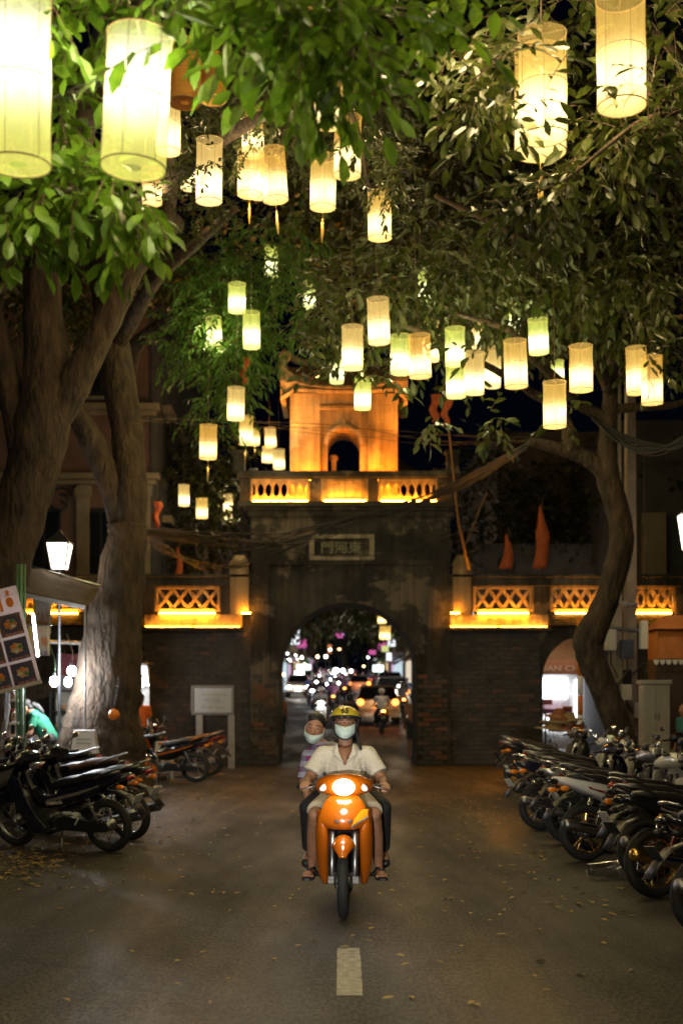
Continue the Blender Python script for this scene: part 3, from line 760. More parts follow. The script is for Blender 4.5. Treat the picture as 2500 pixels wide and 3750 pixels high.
foliage(tC, spC, .42, LF_MID, twig_r=.003)
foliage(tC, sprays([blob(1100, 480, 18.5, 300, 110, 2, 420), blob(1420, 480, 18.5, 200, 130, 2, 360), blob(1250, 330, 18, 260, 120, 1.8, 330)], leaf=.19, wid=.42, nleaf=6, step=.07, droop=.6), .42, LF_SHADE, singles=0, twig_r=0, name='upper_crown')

# --- tree at the right edge, its boughs in front
tD = thing('street_tree', 'tree with pale backed leaves drooping round the topmost lanterns by the frame edge', 'tree', (0, 0, 0))
limb(tD, 'trunk', pl([(2000, 2050, 10.5), (1960, 1500, 10.5), (1900, 800, 10.3), (1800, 350, 10)]), [.3, .24, .2, .16], BARK2)
limb(tD, 'branch', pl([(1800, 350, 10), (1650, 200, 8.5), (1560, 130, 7.9), (1480, 60, 8.1), (1320, 50, 8.0), (1180, 110, 7.2), (1090, 180, 6.8)]), [.14, .06, .03, .022, .016, .01, .005], BARK2)
limb(tD, 'branch', pl([(1650, 200, 8.5), (1560, 250, 7.4), (1470, 280, 7.2), (1400, 330, 7.1), (1300, 410, 7), (1210, 450, 7)]), [.05, .024, .016, .012, .008, .004], BARK2)
spD = sprays([blob(1250, 50, 7.9, 170, 65, .4, 44), blob(1110, 150, 7.0, 100, 60, .45, 32), blob(1090, 230, 6.7, 60, 45, .3, 18), blob(1150, 160, 7.6, 80, 50, .3, 20), blob(1390, 50, 8.0, 120, 60, .5, 28), blob(1500, 100, 7.5, 80, 120, .6, 28),
              blob(1430, 270, 7.3, 110, 60, .5, 30), blob(1510, 320, 7.4, 70, 80, .5, 26), blob(1400, 350, 7.3, 80, 50, .4, 16), blob(1230, 450, 7.0, 70, 30, .3, 18), blob(1300, 430, 7.1, 60, 30, .3, 14), blob(1180, 470, 7, 30, 20, .2, 4), blob(1130, 290, 6.7, 20, 24, .15, 3), blob(1245, 235, 6.3, 34, 36, .12, 4), blob(1566, 480, 7, 15, 20, .2, 2), blob(1490, 390, 7.3, 40, 30, .3, 8)],
             leaf=.125, wid=.44, nleaf=6, step=.048, droop=.7)
foliage(tD, spD, .44, LF_PALE)

# --- feathery tree before the gate, left of the tower
tE = thing('street_tree', 'slender tree with feathery drooping green sprays left of the watchtower', 'tree', (0, 0, 0))
dE = 23.5
limb(tE, 'trunk', pl([(284, 1800, 24.2), (284, 1600, 24.2), (290, 1340, 24.2), (300, 1150, 24.2), (290, 950, 24.2), (300, 820, 24), (350, 760, 23.6), (440, 700, 23), (560, 660, 22.6)]), rp([60, 56, 50, 46, 44, 40, 30, 20, 10], 24), seg=10)
limb(tE, 'branch', pl([(350, 760, 23.6), (440, 800, 23), (520, 860, 22.4), (560, 900, 22.2)]), [.08, .05, .03, .012])
spE = sprays([blob(560, 640, 22.5, 110, 60, 1.0, 90), blob(470, 660, 22.8, 80, 60, 1, 70), blob(540, 760, 22.3, 90, 60, 1, 110), blob(560, 800, 22.2, 50, 50, .7, 50), blob(500, 830, 22.5, 60, 50, .7, 50), blob(520, 890, 22.2, 36, 30, .5, 16), blob(480, 940, 22.8, 40, 30, .5, 12), blob(420, 760, 23, 60, 70, 1, 44), blob(660, 560, 22, 90, 60, 1, 50), blob(690, 700, 22, 50, 60, .8, 26)],
             leaf=.17, wid=.26, nleaf=8, step=.075, droop=.9, pair=True)
foliage(tE, spE, .26, LF_FEATH, singles=300, twig_r=.003)

# --- dark crowns over and behind the gate
def far_tree(label, trunk, blobs, leaf, mat=LF_DARK, nleaf=6, step=.16, singles=0):
    t = thing('background_tree', label, 'tree', (0, 0, 0), group='trees standing behind the gate')
    pts, rs_ = trunk
    limb(t, 'trunk', pts, rs_, BARK, seg=9)
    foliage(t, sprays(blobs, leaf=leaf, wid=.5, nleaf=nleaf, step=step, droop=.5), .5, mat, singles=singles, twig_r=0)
    return t
far_tree('tall dark crowned tree rising high above the whole canopy', ([(2.0, 27.5, 0) if False else P(1000, 1737, 34), P(1000, 1300, 34), P(965, 1130, 34), P(885, 1040, 34), P(850, 850, 33), P(930, 600, 32), P(1000, 400, 30)], [.35, .3, .26, .22, .2, .16, .1]),
         [blob(1000, 500, 27, 330, 130, 2, 600), blob(1250, 330, 25, 330, 170, 2, 600), blob(800, 330, 25, 250, 150, 2, 400), blob(1100, 640, 29, 300, 90, 2, 300), blob(1500, 250, 24, 150, 260, 2, 350), blob(700, 500, 27, 200, 100, 2, 160), blob(1000, 150, 24, 260, 160, 2, 330), blob(600, 120, 24, 260, 150, 2, 260), blob(1450, 560, 27, 200, 180, 2, 260), blob(1330, 720, 28, 260, 90, 2, 200)], .26)
far_tree('low leafy tree behind the parapet at the foot of the white facade', ([P(486, 1700, 37), P(486, 1300, 37), P(480, 1080, 37)], [.1, .08, .05]),
         [blob(430, 1060, 36, 110, 60, 1.5, 170), blob(480, 1180, 36, 80, 90, 1.5, 130), blob(400, 1270, 36, 60, 60, 1.5, 70), blob(520, 1060, 36, 60, 80, 1.5, 90)], .26)
far_tree('dim leafy tree behind the flags on the parapet', ([P(1210, 1750, 40), P(1210, 1350, 40), P(1220, 1200, 40)], [.2, .18, .1]),
         [blob(1160, 1230, 38, 110, 90, 2, 160), blob(1260, 1180, 39, 120, 120, 2, 200), blob(1130, 1080, 39, 80, 90, 2, 90)], .28)
far_tree('dim leafy tree behind the utility poles', ([P(1490, 1750, 38), P(1490, 1350, 38), P(1490, 1150, 38)], [.2, .18, .1]),
         [blob(1480, 1120, 36, 100, 100, 2, 170), blob(1400, 1200, 37, 80, 110, 2, 120), blob(1560, 1060, 36, 70, 90, 2, 80)], .26)
far_tree('bushy tree top against the left house front', ([P(170, 1700, 36), P(170, 1200, 36), P(170, 900, 32)], [.2, .18, .1]),
         [blob(170, 680, 25.5, 60, 90, 1, 130), blob(60, 560, 26, 120, 160, 1.5, 180), blob(420, 600, 27, 90, 120, 1.5, 170)], .24, LF_MID)
# street trees beyond the arch
for k, (x, y, s, lab) in enumerate(((-4.9, 62, 1, 'round street tree over the parked taxi'), (5.6, 58, 1, 'leaning street tree by the arch, dark trunk showing'), (-5.5, 104, 1.2, 'street tree further up the lit street, taxi side'), (6.2, 100, 1.2, 'street tree further up the lit street, above the dark cars'), (0.5, 170, 1.6, 'far wide crown closing the end of the street'))):
    z = road_z(y); t = thing('street_tree', lab, 'tree', (x, y, z), group='trees along the street beyond the gate')
    top = (x - (1.2 if x > 0 else -1.0), y, z + 4.8 * s)
    limb(t, 'trunk', [(0, 0, 0), (-.25 if x > 0 else .2, 0, 2.4 * s), (-1.2 if x > 0 else 1, 0, 4.6 * s)], [.28 * s, .22 * s, .14 * s], BARK, seg=9)
    bl = [((top[0] + (-1.6 if x > 0 else 1.6) * a, y + b, top[2] + c), (2.7 * s, 2.6 * s, 1.5 * s), 260) for a, b, c in ((0, 0, 1.2), (.8, -1.5, .7), (1.4, 1.5, 1.1), (-.6, 1, 1.4))]
    if k == 4: bl = [((x + a, y, z + 6 + c), (7, 4, 3.8), 420) for a, c in ((-6, 0), (0, 3), (6, 0))]
    cr = foliage(t, sprays(bl, leaf=.34 * s, wid=.5, nleaf=6, step=.2, droop=.5), .5, LF_DARK, singles=0, twig_r=0)
    cr.matrix_parent_inverse = Matrix.Translation((-x, -y, -z))
# ================================================================ silk lanterns
KINDS = {
 'gold':  (paper('gold silk', (1, .60, .12), (1, .84, .38), .40, 1.6, .15, .115), (1, .76, .42)),
 'cream': (paper('cream silk', (1, .66, .19), (1, .86, .44), .40, 1.6, .14, .115), (1, .80, .50)),
 'lime':  (paper('lime silk', (.80, .86, .14), (.98, 1, .55), .40, 1.6, .16, .12), (.95, .95, .42)),
 'near':  (paper('large lime silk', (.90, .86, .16), (1, 1, .74), .44, 1.4, .34, .13), (1, .94, .56)),
 'amber': (paper('amber silk', (1, .52, .09), (1, .80, .38), .38, 1.5, .14, .11), (1, .70, .34)),
}
UNLIT = pm('unlit orange silk', (.55, .27, .05), .8, var=.2, scale=14, trans=.45)
HOOP = pm('bamboo hoop', (.16, .11, .04), .7)
CORD = pm('lantern cord', (.06, .04, .02), .8)
TASS = pm('gold tassel', (.55, .38, .08), .8, scale=60, stretch=(1, 1, .1))
LW, LH = .27, .54
def lan_meshes():
    out = {}
    sh = MB(); n = 24; prof = []
    for i in range(13):
        t = i / 12; z = t * LH; r = LW / 2 * (1 - .03 * math.sin(PI * ((t * 2) % 1)))
        prof.append((r, z))
    vs = [(r * math.cos(2 * PI * k / n) * (1 + .006 * math.cos(k * 6 * PI * 2 / n)), r * math.sin(2 * PI * k / n), z) for r, z in prof for k in range(n)]
    sh.add(vs, [(i * n + k, i * n + (k + 1) % n, (i + 1) * n + (k + 1) % n, (i + 1) * n + k) for i in range(12) for k in range(n)])
    out['silk_cover'] = sh.mesh('silk_cover', True)
    bt = MB(); rin = .035
    vs = [(r * math.cos(2 * PI * k / n), r * math.sin(2 * PI * k / n), z) for r, z in ((LW / 2 * .99, .004), (LW / 2 * .6, .018), (rin, .006)) for k in range(n)]
    bt.add(vs, [(i * n + k, i * n + (k + 1) % n, (i + 1) * n + (k + 1) % n, (i + 1) * n + k) for i in range(2) for k in range(n)])
    out['bottom_cover'] = bt.mesh('bottom_cover', True)
    for i, z in enumerate((.004, LH / 2, LH - .004)):
        out['hoop%d' % i] = MB().ring((0, 0, z), LW / 2 + .001, .0035 if i != 1 else .002, 'z', 24, 6).mesh('hoop', True)
    w = MB()
    for k in range(6):
        a = 2 * PI * k / 6 + .3; x, y = (LW / 2 + .0005) * math.cos(a), (LW / 2 + .0005) * math.sin(a)
        w.tube([(x, y, 0), (x * .985, y * .985, LH * .25), (x, y, LH * .5), (x * .985, y * .985, LH * .75), (x, y, LH)], .0016, 4)
    out['wire_rib'] = w.mesh('wire_rib')
    out['cord'] = MB().tube([(0, 0, LH), (.01, 0, LH + .5), (0, .01, LH + 1.4)], .004, 5).add(*MB_cross(LH)).mesh('cord')
    t = MB(); t.tube([(0, 0, 0), (0, 0, -.12)], .0025, 4); t.ell((0, 0, -.13), (.011, .011, .02), seg=8, rings=6); t.tube([(0, 0, -.145), (.002, 0, -.24), (0, .003, -.36)], [.011, .016, .006], 7)
    out['tassel'] = t.mesh('tassel', True)
    return out
def MB_cross(h):
    m = MB(); m.beam((-LW / 2, 0, h - .004), (LW / 2, 0, h - .004), .006, .004); m.beam((0, -LW / 2, h - .003), (0, LW / 2, h - .003), .006, .004)
    return m.v, m.f
LM = lan_meshes()
def lantern(u, v0, v1, w, kind, label, d=None, tilt=0., tassel=False, power=38., tw=0., at=None, s=None, group='silk lanterns hung in the trees'):
    """a lantern whose cover runs from v0 down to v1 and is w wide in the photograph"""
    if at is None:
        d = d or FPX * LW / w
        s = (w * d / FPX) / LW; b = P(u, v1, d); hs = ((v1 - v0) * d / FPX) / LH
    else: b = Vector(at); hs = s
    o = thing('silk_lantern', label, 'lantern', b, rnd.uniform(0, 6), group)
    o.rotation_euler = (tw, tilt, rnd.uniform(-.5, .5) + rnd.choice((0, 1, 2, 3)))
    o.rotation_euler = (tw + rnd.gauss(0, .02), tilt + rnd.gauss(0, .025), 0); o.scale = (s, s, hs)
    m, col = (UNLIT, None) if kind == 'unlit' else KINDS[kind]
    rzz = rnd.uniform(0, 6)
    for nm, me in LM.items():
        if nm == 'tassel' and not tassel: continue
        mt = m if nm in ('silk_cover', 'bottom_cover') else {'tassel': TASS, 'cord': CORD}.get(nm, HOOP)
        c = link(nm.rstrip('012'), me, mt, o); c.rotation_euler = (0, 0, rzz)
    if col: lamp('bulb', (0, 0, .34 * LH if kind != 'near' else .6 * LH), power * s * s, col, o, .035)
    return o
LN = [
 (42, -2, 382, 150, 'near', 'giant bright lime lantern cut off by the frame, far corner', dict(power=30, tilt=-.01)),
 (306, 78, 388, 150, 'near', 'giant bright lime lantern leaning under the leaves, whole', dict(power=30, tilt=.07)),
 (424, 98, 238, 74, 'unlit', 'unlit orange lantern just beside the giant leaning one', {}),
 (489, 128, 230, 62, 'unlit', 'smaller unlit orange lantern next to the other unlit one', {}),
 (386, 222, 350, 58, 'cream', 'lit lantern half hidden behind the giant leaning one', {}),
 (350, 388, 468, 46, 'amber', 'sliver of amber lantern below the giant leaning one, by the branch', {}),
 (436, 340, 432, 46, 'cream', 'lantern veiled by leaf silhouettes, behind a brighter one', {}),
 (480, 322, 464, 61, 'cream', 'lantern dappled with fern like leaf silhouettes above the cut branch', {}),
 (582, 250, 356, 52, 'amber', 'small amber lantern speckled with leaves, highest of its cluster', {}),
 (573, 348, 448, 56, 'gold', 'lantern with a thin tassel overlapping two others in the middle cluster', dict(tassel=True)),
 (594, 350, 454, 44, 'cream', 'dim lantern mostly behind its two neighbours in the middle cluster', {}),
 (633, 342, 460, 59, 'amber', 'amber lantern with long gold tassel in the middle cluster', dict(tassel=True)),
 (741, 359, 478, 60, 'gold', 'lantern hanging alone with short tassel below the leafy bough', dict(tassel=True)),
 (797, 268, 404, 63, 'amber', 'tall amber lantern tangled with a leafy twig', {}),
 (756, 196, 288, 68, 'gold', 'bright lantern with its top lost in the leaves', {}),
 (704, 20, 116, 44, 'amber', 'amber lantern glimpsed through the leaves at the top', {}),
 (796, 190, 266, 40, 'amber', 'little lantern glimpsed behind the tall amber one', {}),
 (872, 441, 548, 55, 'gold', 'lantern hanging lowest of the near middle ones, twig at its top', {}),
 (624, 566, 634, 31, 'lime', 'small greenish lantern highest over the dark sky gap', dict(tassel=True)),
 (544, 651, 716, 40, 'lime', 'leaf veiled green lit lantern in the feathery tree, upper one', {}),
 (578, 716, 799, 40, 'lime', 'clear green lit lantern in the feathery tree, lowest of three', {}),
 (493, 728, 790, 36, 'lime', 'green lit lantern in the feathery tree, outermost', {}),
 (711, 646, 708, 28, 'lime', 'leaf striped lantern in the dark gap before the canopy', {}),
 (981, 613, 698, 41, 'lime', 'pale lantern tucked up high in the dark canopy', {}),
 (871, 686, 788, 51, 'cream', 'cream lantern above the tower roof with a leaf across it', {}),
 (809, 749, 848, 49, 'cream', 'cream lantern before the tower roof, twig crossing it', {}),
 (773, 801, 879, 33, 'lime', 'greenish lantern behind a cream one at the tower roof', {}),
 (832, 868, 940, 39, 'lime', 'bright lime lantern low before the tower wall', {}),
 (919, 769, 858, 46, 'lime', 'lime lantern overlapped by a cream one beyond the roof corner', {}),
 (965, 769, 866, 52, 'amber', 'peach lantern overlapping a lime one beyond the roof corner', {}),
 (988, 738, 829, 40, 'cream', 'lantern behind the peach one beyond the roof corner', {}),
 (1045, 753, 838, 46, 'lime', 'upper of two stacked lanterns crossed by a dark branch', {}),
 (1047, 839, 912, 45, 'lime', 'lower of two stacked bright lanterns', {}),
 (1088, 809, 905, 46, 'cream', 'cream lantern beside the two stacked ones', {}),
 (1130, 796, 889, 38, 'cream', 'lantern streaked by leaves, behind the dark branch', {}),
 (1096, 733, 798, 32, 'cream', 'lantern mostly hidden by leaves above the stacked ones', {}),
 (1180, 683, 768, 32, 'lime', 'narrow leaning lantern crossed by leaves high in the canopy', dict(tilt=-.06)),
 (1237, 733, 812, 46, 'lime', 'lantern behind the dark limb of the canopy', {}),
 (1185, 781, 889, 53, 'gold', 'clear gold lantern, first of the row going outward', {}),
 (1334, 793, 897, 54, 'gold', 'clear gold lantern hanging alone before the tree fork', {}),
 (1273, 877, 981, 53, 'gold', 'clear gold lantern hanging lowest over the dark limb', {}),
 (1280, 828, 870, 30, 'lime', 'bit of lantern above the lowest gold one', {}),
 (1462, 797, 904, 47, 'gold', 'leaf covered lantern, inner of the pair by the frame edge', {}),
 (1497, 818, 928, 49, 'amber', 'amber lantern, outer of the pair by the frame edge', {}),
 (1427, -6, 246, 112, 'gold', 'very large gold lantern at the top corner, whole bottom ring showing', dict(power=22, tilt=-.015)),
 (1248, 78, 316, 110, 'gold', 'very large lantern behind leaf silhouettes, upper of two overlapping', dict(d=6.85, power=22, tilt=-.01)),
 (1240, 120, 352, 118, 'gold', 'very large lantern with long tassel, lower of two overlapping', dict(d=7.3, tassel=True, power=22)),
 (541, 890, 964, 40, 'cream', 'lantern with leaf silhouettes below the feathery tree', {}),
 (478, 976, 1054, 40, 'amber', 'amber lantern with tassel hanging outermost below the feathery tree', dict(tassel=True)),
 (564, 955, 1021, 32, 'gold', 'glaring lantern just below the feathery tree, bigger of two', dict(tassel=True)),
 (585, 984, 1022, 23, 'gold', 'glaring lantern just below the feathery tree, smaller of two', dict(tassel=True)),
 (622, 982, 1026, 26, 'cream', 'small lantern beside the tower, top of three', {}),
 (614, 1026, 1062, 26, 'cream', 'small lantern beside the tower, middle of three', {}),
 (641, 1032, 1077, 27, 'cream', 'small lantern beside the tower, lowest of three', {}),
 (423, 1113, 1162, 25, 'cream', 'small lantern over the parapet, nearest the pale house', {}),
 (464, 1144, 1191, 27, 'gold', 'small lantern over the parapet, hanging slightly lower', {}),
 (524, 1135, 1174, 22, 'cream', 'small lantern at the gate block corner, upper', {}),
 (524, 1172, 1198, 18, 'gold', 'small lantern at the gate block corner, lower', {}),
]
for u, v0, v1, w, k, lab, kw in LN:
    lantern(u, v0, v1, w, k, lab, **kw)
for (u, v0, v1, w, dd, lab) in ((883, 1438, 1469, 25, 44, 'lantern glowing low in the archway trees'), (877, 1406, 1432, 20, 46, 'lantern glowing higher in the archway trees')):
    lantern(u, v0, v1, w, 'gold', lab, d=dd)
# the strings go on overhead: unseen lanterns, added to light riders, road and leaves
for k, (x, y, z, pw) in enumerate(((-1.9, 1.2, 4.2, 26), (1.7, .4, 4.4, 26), (-.2, -1.6, 4.1, 26), (-.75, 3.6, 3.95, 40), (.75, 4.3, 4.35, 26), (2.3, 4.6, 4.6, 20), (-1.6, 4.6, 4.75, 40), (1.6, 3.0, 4.3, 26), (-2.8, 3.2, 4.6, 26), (.28, 6.7, 5.42, 260), (-.9, 7.7, 5.98, 170), (.5, 8.9, 6.6, 45))):
    lantern(0, 0, 0, 0, ('gold', 'near', 'cream')[k % 3], 'lantern overhead above the top of the picture', at=(x, y, z), s=1.0, power=pw)
for k, (x, y, z) in enumerate(((-1.6, -1.2, 2.3), (1.5, -1.6, 2.4))):  # bulbs added out of view as front fill on riders, bikes and leaves
    t = thing('bulb', 'bare white stall bulb behind the photographer', 'bulb', (x, y, z), 0, 'bare bulbs behind the photographer')
    m = MB(); m.ell((0, 0, 0), (.05, .05, .065), seg=14, rings=10); m.build('glass_globe', bulbmat('white led bulb', (.92, .96, 1), 30), t, True)
    m = MB(); m.cyl((0, 0, .055), (0, 0, .12), .022, seg=8); m.build('socket', CORD, t)
    m = MB(); m.tube([(0, 0, .12), (.02, 0, .6), (0, 0, 1.6)], .005, 5); m.build('cord', CORD, t)
    lamp('bulb_light', (0, 0, 0), 210, (1, .86, .66), t, .06)
# ================================================================ motorbikes
RUB = pm('tyre rubber', (.018, .018, .018), .75, scale=20, bump=.2)
CHR = pm('chrome', (.75, .75, .74), .16, 1., var=.05)
STEEL = pm('dull steel', (.32, .32, .33), .38, 1., scale=12)
BLKP = pm('black plastic', (.016, .016, .018), .42, scale=14)
BLKG = pm('black gloss paint', (.012, .012, .015), .14, scale=10, coat=.6)
SEATB = pm('black vinyl', (.020, .019, .020), .45, scale=40, bump=.15)
SEATBR = pm('brown vinyl', (.11, .055, .032), .5, scale=40, bump=.15)
ENG = pm('cast alloy', (.16, .16, .155), .5, .8, scale=12, bump=.2)
ORANGE = pm('orange gloss paint', (.42, .098, .004), .2, scale=6, var=.1, coat=.7)
NAVY = pm('navy gloss paint', (.010, .011, .026), .16, coat=.7)
WHITEP = pm('white gloss paint', (.68, .67, .64), .2, coat=.5, var=.06)
SILVP = pm('silver gloss paint', (.42, .42, .43), .26, .6, coat=.5)
REDP = pm('wine gloss paint', (.16, .015, .014), .18, coat=.6)
GOLDM = pm('gold anodised rim', (.80, .50, .12), .25, 1.)
LENS_A = pm('amber lens', (.75, .22, .012), .2, coat=.5)
LENS_R = pm('red lens', (.20, .008, .008), .2, coat=.5)
LENS_W = pm('clear lens', (.62, .62, .6), .1, .3, coat=1)
PLATE = pm('number plate white', (.62, .60, .55), .5)
INK = pm('black lettering', (.02, .02, .02), .5)
SILVL = pm('silver lettering', (.66, .62, .56), .3, .6)
RW = .285; XR, XF = -.61, .61
def arc_shell(cx, cz, r, a0, a1, w, drop=.03, n=14):
    """curved mudguard over a wheel: list of cross rings"""
    rows = []
    for i in range(n + 1):
        a = R(a0 + (a1 - a0) * i / n); rr = []
        for k in range(7):
            t = (k - 3) / 3; rr.append((cx + (r - drop * t * t) * math.cos(a), w / 2 * t, cz + (r - drop * t * t) * math.sin(a)))
        rows.append(rr)
    return rows
BIKE = {}
def bike_def(style):
    """list of (name, mesh, material key, modifiers, [sub parts])"""
    if style in BIKE: return BIKE[style]
    D = []
    def part(nm, mb, key, smooth=True, subs=(), solid=0, sub=0, bevel=0):
        me = mb.mesh(nm, smooth); D.append((nm, me, key, (solid, sub, bevel), subs)); return me
    spoked = style != 'alloy'
    for cx, front in ((XF, 1), (XR, 0)):
        tw = .042 if front else .05
        m = MB(); prof = []
        for i in range(12):
            a = 2 * PI * i / 12; prof.append((.240 + .045 * math.cos(a), tw * math.sin(a) * (1 if abs(math.sin(a)) < .9 else .96)))
        m.lathe(prof, (cx, 0, RW), 40, Euler((PI / 2, 0, 0)), close=True)
        rim = MB(); rim.lathe([(.208, -.028), (.198, -.022), (.19, 0), (.198, .022), (.208, .028), (.212, 0)], (cx, 0, RW), 36, Euler((PI / 2, 0, 0)), close=True)
        hub = MB(); hub.lathe([(.02, -.075), (.06, -.06), (.065, -.03), (.04, 0), (.065, .03), (.062, .06), (.02, .075)], (cx, 0, RW), 18, Euler((PI / 2, 0, 0)))
        sp = MB()
        if spoked:
            for k in range(18):
                a = 2 * PI * k / 18; b = a + (.5 if k % 2 else -.5); y = .05 if k % 4 < 2 else -.05
                sp.tube([(cx + .06 * math.cos(b), y, RW + .06 * math.sin(b)), (cx + .2 * math.cos(a), 0, RW + .2 * math.sin(a))], .0028, 4)
        else:
            for k in range(5):
                a = 2 * PI * k / 5 + .3
                for s_ in (-.1, .1):
                    sp.beam((cx + .05 * math.cos(a), s_ * .2, RW + .05 * math.sin(a)), (cx + .2 * math.cos(a + s_ * 1.6), 0, RW + .2 * math.sin(a + s_ * 1.6)), .018, .016, up=(0, 1, 0))
        part('wheel', m, 'tyre', subs=[('rim', rim.mesh('rim', True), 'rim'), ('hub', hub.mesh('hub', True), 'metal'), ('spoke', sp.mesh('spoke'), 'rim')])
    for s_ in (-1, 1):
        m = MB(); m.tube([(XF, s_ * .085, RW), (.55, s_ * .085, .45), (.475, s_ * .085, .70)], [.022, .026, .024], 10)
        up = MB(); up.tube([(.475, s_ * .085, .70), (.43, s_ * .085, .84)], .020, 10)
        clip = MB(); clip.box(XF - .03, XF + .03, s_ * .085 - .026, s_ * .085 + .026, RW - .02, RW + .03)
        part('fork_leg', m, 'chrome', subs=[('fork_shoulder', up.mesh('fork_shoulder', True), 'black'), ('axle_clamp', clip.mesh('axle_clamp'), 'engine')])
    m = MB(); rows = []
    for i in range(19):
        a = R(36 + 116 * i / 18); wd = (.022, .036, .050, .062, .072, .080, .086)[i] if i < 7 else .088; rr = []
        dp = (.01, .02, .03, .045, .06, .075, .085)[i] if i < 7 else .09
        for k in range(-4, 5):
            t = k / 4; rr.append((XF + (.335 - dp * abs(t) ** 1.9) * math.cos(a), wd * math.sin(t * 1.35) / math.sin(1.35), RW + (.335 - dp * abs(t) ** 1.9) * math.sin(a)))
        rows.append(rr)
    m.loft(rows, caps=False, closed=False); part('front_mudguard', m, 'body', solid=.006, sub=1)
    # frame, engine
    m = MB(); m.tube(smooth_path([(.42, 0, .84), (.36, 0, .66), (.2, 0, .5), (-.1, 0, .44), (-.35, 0, .55), (-.6, 0, .72)], 4), .03, 8); part('frame_tube', m, 'black')
    m = MB(); m.cyl((-.02, -.10, .30), (-.02, .11, .30), .095, seg=18); m.cyl((-.14, -.09, .31), (-.14, .09, .31), .08, seg=16); m.obox((.14, 0, .33), (.2, .13, .12), Euler((0, -.15, 0)))
    fins = MB()
    for k in range(5): fins.obox((.10 + k * .032, 0, .335 + k * .005), (.010, .17, .15), Euler((0, -.15, 0)))
    part('engine', m, 'engine', subs=[('cooling_fin', fins.mesh('cooling_fin'), 'engine')])
    m = MB(); m.tube(smooth_path([(.2, -.05, .28), (.15, -.12, .22), (-.1, -.15, .2), (-.3, -.155, .24)], 4), .018, 8); m.tube([(-.28, -.155, .235), (-.34, -.16, .25), (-.9, -.165, .37), (-.94, -.165, .378)], [.022, .05, .054, .04], 14)
    sh = MB(); sh.loft([[(x, -.165 - .056 * math.cos(a), z + .056 * math.sin(a)) for a in [R(q) for q in range(-50, 71, 20)]] for x, z in ((-.45, .275), (-.78, .345))], caps=False, closed=False)
    part('exhaust', m, 'pipe', subs=[('heat_shield', sh.mesh('heat_shield', True), 'chrome')])
    m = MB()
    m.tube([(-.12, -.09, .32), (XR, -.105, RW)], .02, 8); part('swing_arm', m, 'black')
    cc = [(-.02, .30 + .05), (-.1, .385), (-.5, .345), (-.66, .33), (-.69, .285), (-.65, .235), (-.5, .225), (-.1, .235), (-.02, .26)]
    m = MB(); m.prism(cc, .095, .125); part('chain_case', m, 'case', smooth=False, bevel=.008)
    for s_ in (-1, 1):
        m = MB(); m.tube([(XR + .04, s_ * .125, .33), (XR + .16, s_ * .125, .63)], .014, 8)
        spg = MB(); pts = []
        for k in range(49):
            t = k / 48; a = t * 2 * PI * 8; pts.append((XR + .06 + .1 * t + .028 * math.cos(a) * .95, s_ * .125 + .028 * math.sin(a), .38 + .22 * t))
        spg.tube(pts, .005, 5)
        part('shock_absorber', m, 'chrome', subs=[('coil_spring', spg.mesh('coil_spring', True), 'spring')])
    # leg shield: nose panel and two wings
    def sheet(rows): return MB().loft(rows, caps=False, closed=False)
    nose = []
    for z, x, w, k in ((.905, .455, .085, 1.0), (.885, .487, .125, 1.3), (.84, .52, .155, 1.5), (.78, .552, .178, 1.6), (.72, .568, .195, 1.7), (.68, .565, .20, 1.8), (.655, .552, .195, 1.9), (.645, .53, .18, 2.0)):
        nose.append([(x - k * (w * t) ** 2, w * t, z + (.02 * t * t if z < .7 else 0)) for t in [q / 5 for q in range(-5, 6)]])
    subs = []
    for s_ in (-1, 1):
        e = MB(); e.ell((.536, s_ * .042, .778), (.012, .009, .009), seg=8, rings=6); subs.append(('screw_head', e.mesh('screw_head', True), 'chrome'))
        e = MB(); e.prism([(s_ * .03, .712), (s_ * .066, .732), (s_ * .066, .718), (s_ * .04, .700)], .566, .5745, 'yz'); subs.append(('air_slot', e.mesh('air_slot'), 'black'))
    part('nose_panel', sheet(nose), 'body', solid=.008, sub=1, subs=subs)
    for s_ in (-1, 1):
        rows = []
        for z, xf, yi, yo, xb in ((.80, .50, .150, .195, .36), (.70, .535, .120, .207, .33), (.62, .525, .116, .211, .30), (.5, .47, .116, .212, .24), (.38, .405, .118, .208, .16), (.28, .34, .122, .198, .06), (.20, .27, .128, .175, .02)):
            rows.append([(xf - .09, s_ * yi * .98, z), (xf - .015, s_ * yi, z), (xf, s_ * (yi * .5 + yo * .5), z), (xf - .05, s_ * yo, z), (xf * .5 + xb * .5, s_ * (yo + .004), z), (xb, s_ * (yo - .025), z)])
        part('leg_shield', sheet(rows), 'body', solid=.008, sub=1)
    # inner black cover behind the front wheel
    m = MB(); m.loft([[(.44, -.13, .66), (.44, .13, .66), (.40, .13, .66), (.40, -.13, .66)], [(.31, -.13, .48), (.31, .13, .48), (.26, .13, .48), (.26, -.13, .48)], [(.24, -.12, .32), (.24, .12, .32), (.2, .12, .32), (.2, -.12, .32)]]); part('inner_cover', m, 'black', smooth=False)
    # centre tunnel and side covers
    secs = []
    for x, w, z0, z1 in ((.30, .07, .52, .66), (.16, .085, .44, .58), (.02, .10, .44, .60), (-.12, .125, .47, .70), (-.32, .135, .54, .74), (-.55, .115, .64, .80), (-.78, .075, .745, .835), (-.93, .045, .80, .85)):
        zc, h = (z0 + z1) / 2, (z1 - z0) / 2
        secs.append([(x, w * math.copysign(abs(math.cos(a)) ** .6, math.cos(a)), zc + h * math.copysign(abs(math.sin(a)) ** .7, math.sin(a))) for a in [2 * PI * k / 16 for k in range(16)]])
    m = MB(); m.loft(secs)
    st = MB()
